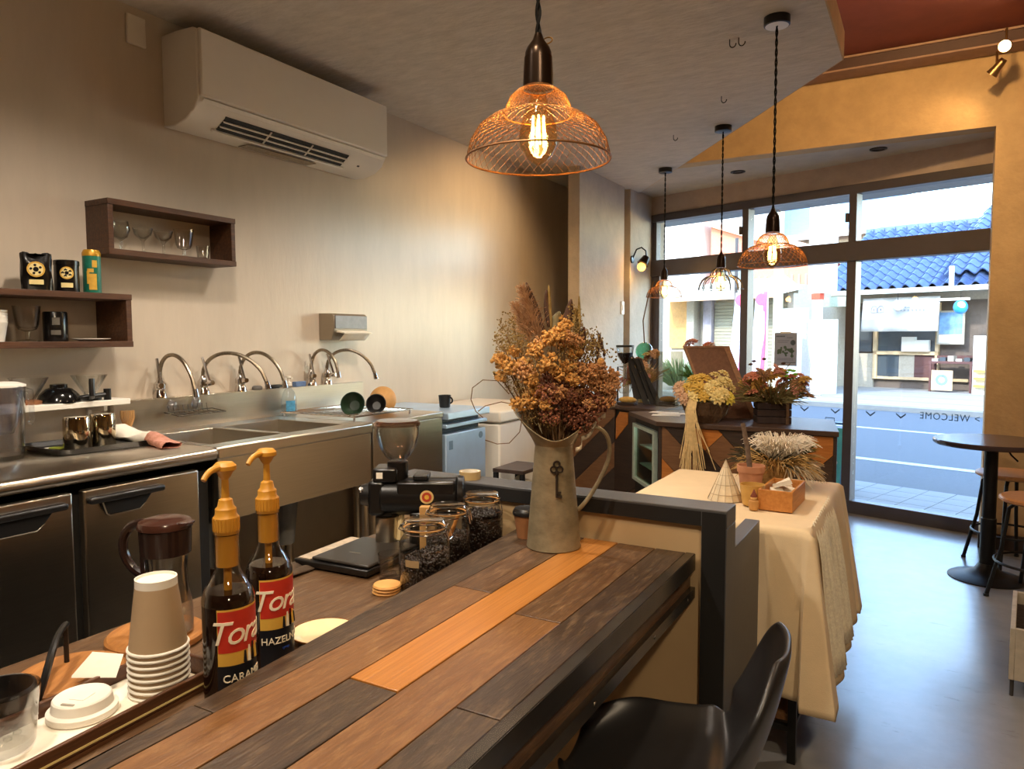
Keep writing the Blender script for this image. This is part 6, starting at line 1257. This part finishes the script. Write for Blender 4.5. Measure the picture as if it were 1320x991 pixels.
strips(t, 'green_leaves', mat('leaf_green', s(84, 130, 52), 0.7, 0, 0.2, 30), 120, (0, 0, 0.12), 0.02, 0.15, 0.005, 71, (0.5, 2.0), 0.3)
for lab, x, y in (('golden pastry slice on a dark stand before the siphon', -1.50, 4.015), ('golden pastry slice behind the clear screen', -1.30, 4.16)):
    t = thing('pastry', lab, 'pastry', (x, y, ZD)); B().box(-0.05, 0.05, -0.03, 0.03, 0, 0.018).build('stand', M_DK[0], t, 0.003); b = B(); b.ico((0, 0, 0.032), 0.045, 2, (1.25, 0.6, 0.42)); b.build('pastry', mat('baked_gold', s(206, 168, 92), 0.8, 0, 0.25, 60), t)
# ================================================================== BAR TABLE, STOOLS, PLANTER BY THE RIGHT WALL
M_TTOP = mat('brown_laminate', s(70, 58, 58), 0.16, 0, 0.06, 8)
t = thing('round_table', 'round dark café table on one black pedestal by the right wall', 'table', (0.305, 4.235, 0))
B().lathe([(0, 0.665), (0.245, 0.665), (0.252, 0.672), (0.252, 0.685), (0.246, 0.690), (0, 0.690)], 64).build('tabletop', M_TTOP, t)
B().lathe([(0.034, 0.30), (0.030, 0.305), (0.030, 0.665), (0, 0.665)], 28).lathe([(0, 0.03), (0.034, 0.03), (0.034, 0.30), (0, 0.30)], 28).build('pedestal', M_BLACKM, t)
B().lathe([(0, 0), (0.165, 0), (0.168, 0.004), (0.160, 0.009), (0.10, 0.022), (0.055, 0.045), (0.036, 0.075), (0, 0.075)], 56).build('foot_disc', M_BLACKM, t)
B().tube([(0.055, -0.05, 0.664), (0.075, -0.07, 0.63), (0.10, -0.09, 0.605)], 0.004, 6).build('height_lever', M_BLACKM, t)
def stool(lab, x, y, rz, h):
    t = thing('bar_stool', lab, 'stool', (x, y, 0), rz, 'wooden-seat stools at the round table')
    B().lathe([(0, h - 0.024), (0.150, h - 0.024), (0.163, h - 0.016), (0.163, h - 0.006), (0.155, h), (0, h - 0.003)], 44).build('seat', mat('stool_oak', s(206, 146, 92), 0.45, 0, 0.1, 12, 0, 60, (1, 12, 1)), t)
    for k in range(4):
        a = R(45 + 90 * k); c, q = math.cos(a), math.sin(a)
        B().tube([(0.05 * c, 0.05 * q, h - 0.030), (0.105 * c, 0.105 * q, h - 0.034), (0.128 * c, 0.128 * q, h - 0.055), (0.150 * c, 0.150 * q, h * 0.5), (0.205 * c, 0.205 * q, 0.004)], 0.009, 10).build('leg', M_BLACKM, t)
        B().cyl((0.205 * c, 0.205 * q, 0), (0.205 * c, 0.205 * q, 0.012), 0.012).build('foot_cap', M_BLACK, t)
    r_ = 0.172; B().tube([(r_ * math.cos(2 * math.pi * q / 48), r_ * math.sin(2 * math.pi * q / 48), h * 0.36) for q in range(48)], 0.006, 8, True).build('foot_ring', M_BLACKM, t)
stool('wooden-seat stool behind the pedestal table, against the right wall', 0.420, 4.535, 30, 0.49)
stool('wooden-seat stool in front of the pedestal table at the right frame edge', 0.485, 3.985, 58, 0.47)
t = thing('planter_box', 'grey-white wooden planter box on thin metal legs at lower right edge', 'planter', (0.40, 3.06, 0), -6)
M_PBX = mat('whitewashed_wood', s(176, 166, 150), 0.8, 0, 0.15, 20)
for n, a in (('side_board', (-0.10, -0.085, -0.22, 0.22, 0.06, 0.235)), ('side_board', (0.085, 0.10, -0.22, 0.22, 0.06, 0.235)), ('end_board', (-0.085, 0.085, -0.22, -0.205, 0.06, 0.235)), ('end_board', (-0.085, 0.085, 0.205, 0.22, 0.06, 0.235))): B().box(*a).build(n, M_PBX, t, 0.002)
B().box(-0.085, 0.085, -0.205, 0.205, 0.07, 0.19).build('soil', mat('dark_soil', s(46, 34, 28), 0.95, 0, 0.4, 60, 0.6, 60), t)
for x in (-0.09, 0.09):
    for y in (-0.2, 0.2): B().cyl((x, y, 0), (x, y, 0.06), 0.006).build('leg', M_GREYWIRE, t)

# ================================================================== STREET
M_ASPH = mat('asphalt', s(88, 90, 94), 0.85, 0, 0.12, 60, 0.2, 200)
M_LINE = mat('road_paint', s(180, 180, 178), 0.8, 0, 0.06, 30)
M_FARP = mat('far_pavement', s(146, 141, 132), 0.9, 0, 0.06, 6)
b = B(); fbox(b, -40, 25, 6.45, 12.85, -0.12, -0.06); struct('road', b, M_ASPH)
b = B(); fbox(b, -40, 25, 7.60, 7.74, -0.06, -0.056); fbox(b, -40, 25, 10.25, 10.37, -0.06, -0.056); struct('road_lines', b, M_LINE)
b = B(); fbox(b, -40, 25, 5.1, 6.43, -0.12, -0.058); struct('pavement_bed', b, mat('grout', s(120, 120, 122), 0.9))
pv = bpy.data.objects.new('pavement', None); COL.objects.link(pv); pv['kind'] = 'structure'; pv.location = pt(0, 5.35, -0.058); pv.rotation_euler = (0, 0, FA)
tm = B().box(0.003, 0.197, 0.003, 0.207, 0, 0.010).mesh('tile', 0); tm.materials.append(mat('pavement_tile', s(136, 136, 136), 0.8, 0, 0.10, 5))
for j in range(5):
    for i in range(-22, 3):
        o = link('tile', tm, None, pv); o.location = (i * 0.2, j * 0.21, 0.001 * ((i * 7 + j * 3) % 3) / 3)
b = B(); fbox(b, -40, 25, 12.85, 24, -0.12, 0.02); struct('far_pavement', b, M_FARP)
b = B(); fbox(b, -40, 25, 12.85, 13.0, 0.02, 0.05)
for k in range(60): pass
struct('kerb', b, mat('kerb_stone', s(186, 182, 174), 0.9, 0, 0.1, 12))
for D in (14.0, 15.2, 16.4):
    b = B(); fbox(b, -12, -2, D, D + 0.03, 0.0205, 0.022); struct('pavement_joint', b, MATS['grout'])
# A-board outside the window
t = ext('pavement_sign', 'folding pavement sign with teal panel outside the glass', 'sign', -2.62, 5.95, -0.048)
t.scale = (0.62, 0.62, 0.62)
M_SG = mat('sign_frame_blue', s(96, 130, 160), 0.4, 0.5)
for sgn in (-1, 1):
    for x in (-0.24, 0.24): B().hull8([(x - .015, sgn * 0.20 - .01, 0), (x + .015, sgn * 0.20 - .01, 0), (x + .015, sgn * 0.20 + .01, 0), (x - .015, sgn * 0.20 + .01, 0)], [(x - .015, sgn * 0.02 - .01, 0.86), (x + .015, sgn * 0.02 - .01, 0.86), (x + .015, sgn * 0.02 + .01, 0.86), (x - .015, sgn * 0.02 + .01, 0.86)]).build('leg', M_SG, t)
    B().hull8([(-.225, sgn * 0.185 - .003, 0.06), (.225, sgn * 0.185 - .003, 0.06), (.225, sgn * 0.185 + .003, 0.06), (-.225, sgn * 0.185 + .003, 0.06)], [(-.225, sgn * 0.03 - .003, 0.80), (.225, sgn * 0.03 - .003, 0.80), (.225, sgn * 0.03 + .003, 0.80), (-.225, sgn * 0.03 + .003, 0.80)]).build('panel', mat('teal_panel', s(70, 150, 140), 0.6, 0, 0.15, 8), t)
B().box(-0.25, 0.25, -0.03, 0.03, 0.85, 0.88).build('top_bar', M_SG, t); B().tube([(-0.06, 0, 0.88), (-0.06, 0, 0.93), (0.06, 0, 0.93), (0.06, 0, 0.88)], 0.006, 6).build('grip', M_BLACKM, t)
B().lathe([(0, 0), (0.05, 0)], 20, M=Matrix.Translation((0.12, -0.135, 0.36)) @ Matrix.Rotation(R(78), 4, 'X')).build('picture_disc', M_WHITE, t)

# ---- tiled-roof shop across the street
sh = ext('tiled_roof_shop', 'low shop across the street with blue-grey tiled roof', 'building', -6.0, 17.0, 0.02)
M_TIMB = mat('shop_timber', s(100, 88, 78), 0.8, 0, 0.12, 10); M_ROOF = mat('blue_roof_tile', s(66, 84, 118), 0.28, 0.1, 0.2, 6); M_SHW = mat('shop_plaster', s(170, 160, 142), 0.8)
B().box(-1.75, 4.0, 0.6, 3.6, 0, 2.15).build('wall', M_TIMB, sh)
B().box(-1.75, 4.0, 0.55, 0.62, 1.95, 2.2).build('fascia', M_SHW, sh)
B().box(-1.9, 4.0, -0.32, -0.22, 2.10, 2.20).build('gutter', mat('cream_gutter', s(206, 204, 186), 0.6), sh)
B().hull8([(-1.85, -0.25, 2.14), (4, -0.25, 2.14), (4, 0.7, 2.14), (-1.85, 0.7, 2.14)], [(-1.85, -0.25, 2.19), (4, -0.25, 2.19), (4, 0.7, 2.19), (-1.85, 0.7, 2.19)]).build('eave_soffit', M_TIMB, sh)
B().hull8([(-1.80, -0.2, 2.17), (4.0, -0.2, 2.17), (4.0, 4.2, 2.17), (-1.80, 4.2, 2.17)], [(-1.80, 2.6, 3.82), (4.0, 2.6, 3.82), (4.0, 2.7, 3.82), (-1.80, 2.7, 3.82)]).build('roof_bed', M_ROOF, sh)
slope = math.atan2(3.84 - 2.20, 2.85); SL = math.hypot(2.85, 1.64)
def roof_column(wd, n, L):
    b = B(); st = L / n
    for k in range(n):
        y0, y1 = k * st, (k + 1) * st + 0.02
        def f(i, j, y0=y0, y1=y1): return (wd * (i - 0.5), y0 + (y1 - y0) * j, 0.022 * (1 - j) + 0.04 + 0.055 * math.cos(2 * math.pi * (i - 0.5)) - 0.0)
        b.grid(f, 8, 1)
        v = [b.bm.verts.new((wd * (q / 8 - .5), y0, 0.062 + 0.055 * math.cos(2 * math.pi * (q / 8 - 0.5)))) for q in range(9)]; v2 = [b.bm.verts.new((wd * (q / 8 - .5), y0, 0.035 + 0.055 * math.cos(2 * math.pi * (q / 8 - 0.5)))) for q in range(9)]
        for q in range(8): b.bm.faces.new((v[q], v[q + 1], v2[q + 1], v2[q]))
    b.xf(Matrix.Rotation(slope, 4, 'X')); m_ = b.mesh('tile_column', 60); m_.materials.append(M_ROOF); return m_
rcm = roof_column(0.262, 13, SL)
for k in range(14): o = link('tile_column', rcm, None, sh); o.location = (-1.66 + 0.262 * k, -0.26, 2.19)
B().box(-1.8, 2.0, 2.52, 2.82, 3.80, 3.93).build('ridge', M_ROOF, sh)
for k in range(14): B().cyl((-1.66 + 0.262 * k, 2.48, 3.86), (-1.66 + 0.262 * k, 2.9, 3.86), 0.07, n=10).build('ridge_tile', M_ROOF, sh)
for k in range(4): o = link('tile_column', rcm, None, sh); o.location = (0.98 + 0.28 * k, -0.05, 2.45); o.scale = (1.1, 0.95, 1.02)
B().box(1.02, 1.10, -0.34, -0.28, 2.15, 2.6).build('downpipe', MATS['cream_gutter'], sh)
# shop front under the eave
B().box(-1.70, -0.75, 0.50, 0.60, 0, 0.78).build('dado', M_SHW, sh); B().box(-1.3, -0.80, 0.54, 0.60, 0.82, 1.75).build('dark_window', mat('dark_shop_glass', s(70, 78, 84), 0.15), sh)
B().box(-0.75, 1.2, 0.50, 0.58, 0.2, 0.26).box(-0.75, -0.66, 0.48, 0.58, 0.2, 1.9).box(0.55, 0.62, 0.48, 0.58, 0.2, 1.9).box(-0.75, 0.62, 0.48, 0.58, 0.76, 0.84).build('display_frame', mat('pale_timber', s(196, 170, 132), 0.7), sh)
for x0, x1, z0, z1, mm in ((-0.66, -0.2, 0.26, 0.76, MATS['dark_shop_glass']), (-0.2, 0.12, 0.26, 0.76, M_SHW), (0.12, 0.55, 0.26, 0.76, mat('dark_red_goods', s(90, 56, 52), 0.6)), (-0.66, 0.55, 0.84, 1.30, MATS['dark_shop_glass'])):
    B().box(x0, x1, 0.55, 0.59, z0, z1).build('display_pane', mm, sh)
B().box(0.62, 1.6, 0.40, 0.62, 0.70, 0.76).build('counter_ledge', MATS['dark_red_goods'], sh)
t = ext('shop_banner', 'white cloth banner with a printed emblem under the opposite eave', 'banner', -5.98, 16.90, 1.30)
B().grid(lambda i, j: (-0.78 + 1.56 * i, -0.10 * (1 - j) + 0.012 * math.sin(22 * i), 0.74 * j), 40, 6).build('cloth', mat('banner_cloth', s(176, 172, 164), 0.9, 0, 0.03, 8), t, solid=0.004)
MG = mat('banner_ink', s(120, 124, 130), 0.8)
for x in (-0.52, -0.38):
    B().tube([(x - 0.06, -0.075, 0.42), (x - 0.06, -0.06, 0.52), (x - 0.03, -0.055, 0.56), (x + 0.03, -0.055, 0.56), (x + 0.06, -0.06, 0.52), (x + 0.06, -0.075, 0.42)], 0.008, 5, True).build('emblem_outline', MG, t); B().box(x - 0.008, x + 0.008, -0.09, -0.07, 0.46, 0.51).build('emblem_dot', MG, t)
for k in range(8): B().box(-0.05 + 0.075 * k, -0.015 + 0.075 * k, -0.088, -0.075, 0.44, 0.47).build('lettering_stroke', MG, t)
B().box(0.12, 0.15, -0.088, -0.07, 0.50, 0.53).box(0.17, 0.22, -0.088, -0.07, 0.50, 0.525).build('lettering_stroke', MG, t)
t = ext('round_lantern', 'round white lantern hanging before the shop banner', 'lantern', -5.93, 16.62, 1.75); B().ball((0, 0, 0.10), 0.115, 20, 12).build('globe', M_WHITE, t); B().cyl((0, 0, 0.2), (0, 0, 0.36), 0.006).build('string', M_DARK, t)
t = ext('balloon', 'blue and white balloon hanging from the opposite eave', 'balloon', -4.72, 16.55, 1.66); B().ico((0, 0, 0.12), 0.13, 3, (1, 1, 1.1)).build('balloon', mat('blue_balloon', s(50, 140, 214), 0.3), t); B().ico((0.03, -0.08, 0.15), 0.08, 2, (1, .7, 1)).build('pale_patch', M_WHITE, t); B().cyl((0, 0, 0.25), (0, 0, 0.42), 0.004).build('string', M_DARK, t)
t = ext('white_goods_box', 'white goods boxes stacked in the opposite shop window', 'box', -5.85, 17.38, 0.86)
B().box(-0.25, 0.02, 0, 0.14, 0, 0.32).box(0.02, 0.30, 0, 0.14, 0, 0.25).build('box', M_WHITE, t)
t = ext('framed_poster', 'framed blue and white poster leaning at the opposite shop', 'poster', -5.12, 17.35, 1.02); B().box(-0.26, 0.26, 0, 0.03, 0, 0.72).build('frame', M_SHW, t); B().box(-0.22, 0.22, -0.006, 0, 0.22, 0.68).build('picture', mat('blue_poster', s(110, 150, 190), 0.5, 0, 0.5, 4), t); B().box(-0.22, 0.22, -0.008, -0.005, 0.04, 0.2).build('caption_panel', M_WHITE, t)
t = ext('goods_table', 'low sales table of boxed goods before the opposite shop', 'table', -5.0, 17.0, 0.02); B().box(-0.42, 0.42, 0, 0.35, 0.60, 0.65).build('top', MATS['dark_red_goods'], t)
for x in (-0.4, 0.36):
    for y in (0.0, 0.31): B().box(x, x + 0.04, y, y + 0.04, 0, 0.60).build('leg', MATS['dark_red_goods'], t)
for k in range(5): B().box(-0.36 + 0.15 * k, -0.25 + 0.15 * k, 0.03, 0.25, 0.65, 0.70 + 0.03 * (k % 3)).build('goods', (M_WHITE, MATS['dark_shop_glass'], M_SHW)[k % 3], t)
t = ext('rosette_panel', 'square wooden panel with a blue rosette below the sales table', 'panel', -5.12, 16.9, 0.06); B().box(-0.2, 0.2, 0, 0.03, 0, 0.42).build('panel', MATS['pale_timber'], t); B().lathe([(0.06, 0), (0.12, 0)], 20, M=Matrix.Translation((0, -0.006, 0.22)) @ Matrix.Rotation(R(90), 4, 'X')).build('rosette', mat('grey_blue_print', s(110, 130, 150), 0.7), t)
t = ext('white_cabinet', 'tall white cabinet at the right end of the opposite shop', 'cabinet', -4.26, 16.7, 0.02); B().box(-0.25, 0.4, 0, 0.5, 0, 1.18).build('body', M_WHITE, t, 0.01)
for z in (0.15, 0.3, 0.45): B().box(-0.2, 0.3, -0.12, 0, z, z + 0.05).build('tray', mat('yellow_tray', s(196, 170, 70), 0.6), t)
t = ext('strip_lamp', 'white fluorescent tube lamp under the opposite eave', 'lamp', -4.95, 16.85, 1.93); B().box(-0.3, 0.3, 0, 0.05, 0, 0.05).build('tube', M_WHITE, t)
# ---- white sign pillar
t = ext('sign_pillar', 'tall white rectangular sign pillar with red cap piece on the far pavement', 'sign', -6.42, 14.0, 0.02); B().box(-0.24, 0.24, 0, 0.2, 2.02, 4.3).build('sign_box', M_WHITE, t); B().box(-0.16, -0.02, 0.02, 0.18, 0, 1.9).build('post', M_WHITE, t); B().box(-0.17, -0.0, 0.0, 0.18, 1.9, 2.02).build('red_band', mat('orange_red_paint', s(200, 70, 40), 0.6), t)
t = ext('white_hoarding', 'broad white panel wall left of the tiled-roof shop', 'wall panel', -7.40, 14.9, 0.02)
for k in range(2): B().box(-0.30 + 0.62 * k, 0.30 + 0.62 * k, 0, 0.08, 0, 1.78 - 0.26 * k).build('panel', M_WHITE, t)
t = ext('gutter_corner', 'grey-green downpipe and box gutter on the gap between buildings', 'gutter', -6.95, 16.0, 1.72); B().box(-0.38, 0.45, -0.06, 0.10, 0.12, 0.34).build('box_gutter', mat('grey_green_metal', s(140, 148, 128), 0.6), t); B().box(0.28, 0.44, -0.04, 0.10, -0.45, 0.12).build('downpipe', mat('brown_grey_timber', s(128, 118, 108), 0.7), t)
t = ext('partition_board', 'pale folded partition board standing left of the sign pillar', 'board', -6.95, 14.6, 0.02); B().hull8([(-0.1, 0, 0), (0.16, 0, 0), (0.16, 0.05, 0), (-0.1, 0.05, 0)], [(-0.1, 0, 1.25), (-0.02, 0, 1.25), (-0.02, 0.05, 1.25), (-0.1, 0.05, 1.25)]).build('board', mat('grey_board', s(150, 146, 150), 0.8), t)
# ---- shuttered building on the left
sb = ext('shuttered_shop', 'shuttered shop with beige awning across the street at left', 'building', -8.75, 14.6, 0.02)
M_SHUT = mat('shutter_steel', s(150, 144, 122), 0.6, 0.0, 0.08, 8)
B().box(-1.9, 1.35, 0.5, 3.0, 0, 2.3).build('wall', M_SHW, sb)
for k in range(26): B().box(-0.62, 1.22, 0.40 + 0.0, 0.5, 0.02 + 0.075 * k, 0.088 + 0.075 * k).build('shutter_slat', M_SHUT, sb)
B().box(-0.86, -0.64, 0.30, 0.5, 0, 2.1).build('timber_post', mat('grey_weathered_post', s(150, 142, 150), 0.8, 0, 0.2, 8), sb); B().box(-1.25, -1.05, 0.2, 0.5, 0, 2.1).build('white_post', M_SHW, sb); B().box(1.22, 1.35, 0.3, 0.5, 0, 2.1).build('end_post', M_SHW, sb)
B().box(-1.9, -1.3, 0.42, 0.5, 0.9, 2.05).build('orange_panel', mat('orange_brick_paint', s(204, 150, 84), 0.8, 0, 0.15, 10), sb)
B().hull8([(-1.9, -0.45, 2.04), (1.4, -0.45, 2.04), (1.4, 0.6, 2.20), (-1.9, 0.6, 2.20)], [(-1.9, -0.45, 2.07), (1.4, -0.45, 2.07), (0.9, 0.9, 2.50), (-0.8, 0.9, 2.50)]).build('awning', mat('sun_bleached_awning', s(206, 196, 164), 0.85, 0, 0.12, 4), sb)
B().box(-1.9, 1.4, -0.50, -0.44, 1.98, 2.07).build('awning_edge', mat('peach_edge', s(214, 170, 130), 0.8), sb)
t = ext('red_gable_house', 'red board-clad gable house rising behind the shuttered shop', 'house', -11.4, 19.6, 0.02); M_RB = mat('red_boards', s(206, 116, 88), 0.8, 0, 0.1, 6, 0, 60, (8, 1, 1))
B().hull8([(-1.0, 0, 0), (2.6, 0, 0), (2.6, 3, 0), (-1.0, 3, 0)], [(-1.0, 0, 4.55), (2.6, 0, 3.2), (2.6, 3, 3.2), (-1.0, 3, 4.55)]).build('wall', M_RB, t)
B().hull8([(-1.15, -0.25, 4.58), (2.8, -0.25, 3.13), (2.8, 3, 3.13), (-1.15, 3, 4.58)], [(-1.15, -0.25, 4.74), (2.8, -0.25, 3.29), (2.8, 3, 3.29), (-1.15, 3, 4.74)]).build('barge_board', mat('salmon_trim', s(222, 158, 124), 0.7), t)
B().box(-0.6, 0.1, -0.05, 0, 2.6, 3.6).build('window', MATS['dark_shop_glass'], t)
for k in range(18): B().box(-1.0 + 0.2 * k, -0.96 + 0.2 * k, -0.03, 0, 0, 2.9).build('batten', M_SHW, t)
t = ext('blue_roof_house', 'two-storey house with pale blue tiled roof farther behind', 'house', -14.0, 25.0, 0.02); B().box(-2.2, 4.4, 0, 4, 0, 4.7).build('wall', M_SHW, t); M_BR2 = mat('pale_blue_roof', s(120, 144, 172), 0.5, 0, 0.12, 4, 0, 60, (1, 1, 8))
B().hull8([(-2.4, -0.5, 4.65), (4.6, -0.5, 4.65), (4.6, 4.5, 4.65), (-2.4, 4.5, 4.65)], [(-1.0, 1.9, 6.2), (4.6, 1.9, 6.2), (4.6, 2.1, 6.2), (-1.0, 2.1, 6.2)]).build('roof', M_BR2, t); B().box(-2.4, 4.6, -0.55, -0.4, 4.5, 4.68).build('gutter', M_WHITE, t); B().box(-1.6, 4.2, -0.04, 0, 3.2, 4.2).build('window_band', MATS['dark_shop_glass'], t)
t = ext('white_block', 'plain white multi-storey building at the far left behind the awning', 'building', -14.9, 19.5, 0.02); B().box(-4.0, 2.2, 0, 5, 0, 9.0).build('wall', M_WHITE, t); B().box(-0.6, -0.25, -0.3, 0, 0, 9.0).build('corner_pilaster', mat('pale_blue_grey', s(150, 168, 186), 0.7), t)
t = ext('utility_pole', 'cream concrete utility pole in front of the tiled-roof shop', 'pole', -7.28, 14.0, 0.02); B().cyl((0, 0, 0), (0, 0, 6.5), 0.10, 0.075, 20).build('pole', mat('cream_concrete', s(212, 202, 170), 0.8, 0, 0.08, 8), t)
t = ext('steel_pole', 'slim grey steel pole beside the utility pole', 'pole', -8.0, 13.6, 0.02); B().cyl((0, 0, 0), (0, 0, 3.2), 0.035, n=12).build('pole', M_GREYWIRE, t)
for lab, u, D, lean in (('pink and white street banner flag left of the window mullion', -7.72, 13.2, -0.10), ('pink-edged white street flag just right of the window mullion', -7.28, 13.2, -0.06)):
    t = ext('banner_flag', lab, 'flag', u, D, 0.02, 'nobori flags on the far kerb'); B().cyl((0.2, 0, 0), (0.2, 0, 2.2), 0.014, n=10).build('pole', M_WHITE, t)
    B().grid(lambda i, j: (0.2 - 0.26 * i + lean * (1 - j), 0.02 * math.sin(5 * j + 3 * i), 0.45 + 1.6 * j), 6, 16).build('cloth', mat('white_flag_cloth', s(220, 214, 226), 0.9), t, solid=0.003); B().grid(lambda i, j: (0.205 - 0.08 * i + lean * (1 - j), -0.006 + 0.02 * math.sin(5 * j), 0.45 + 1.6 * j), 2, 16).build('pink_edge', mat('pink_flag_edge', s(222, 92, 120), 0.9), t, solid=0.003)
    B().lathe([(0, 0), (0.12, 0)], 18, M=Matrix.Translation((0.08, -0.03, 1.9)) @ Matrix.Rotation(R(90), 4, 'X')).build('pink_disc', MATS['pink_flag_edge'], t)
t = ext('street_shrub', 'low green shrub in front of the shuttered shop post', 'shrub', -9.35, 13.6, 0.02); strips(t, 'leaves', mat('shrub_green', s(110, 130, 84), 0.8, 0, 0.3, 30), 300, (0, 0, 0.1), 0.25, 0.8, 0.02, 91, (0.5, 2.5), 0.4)
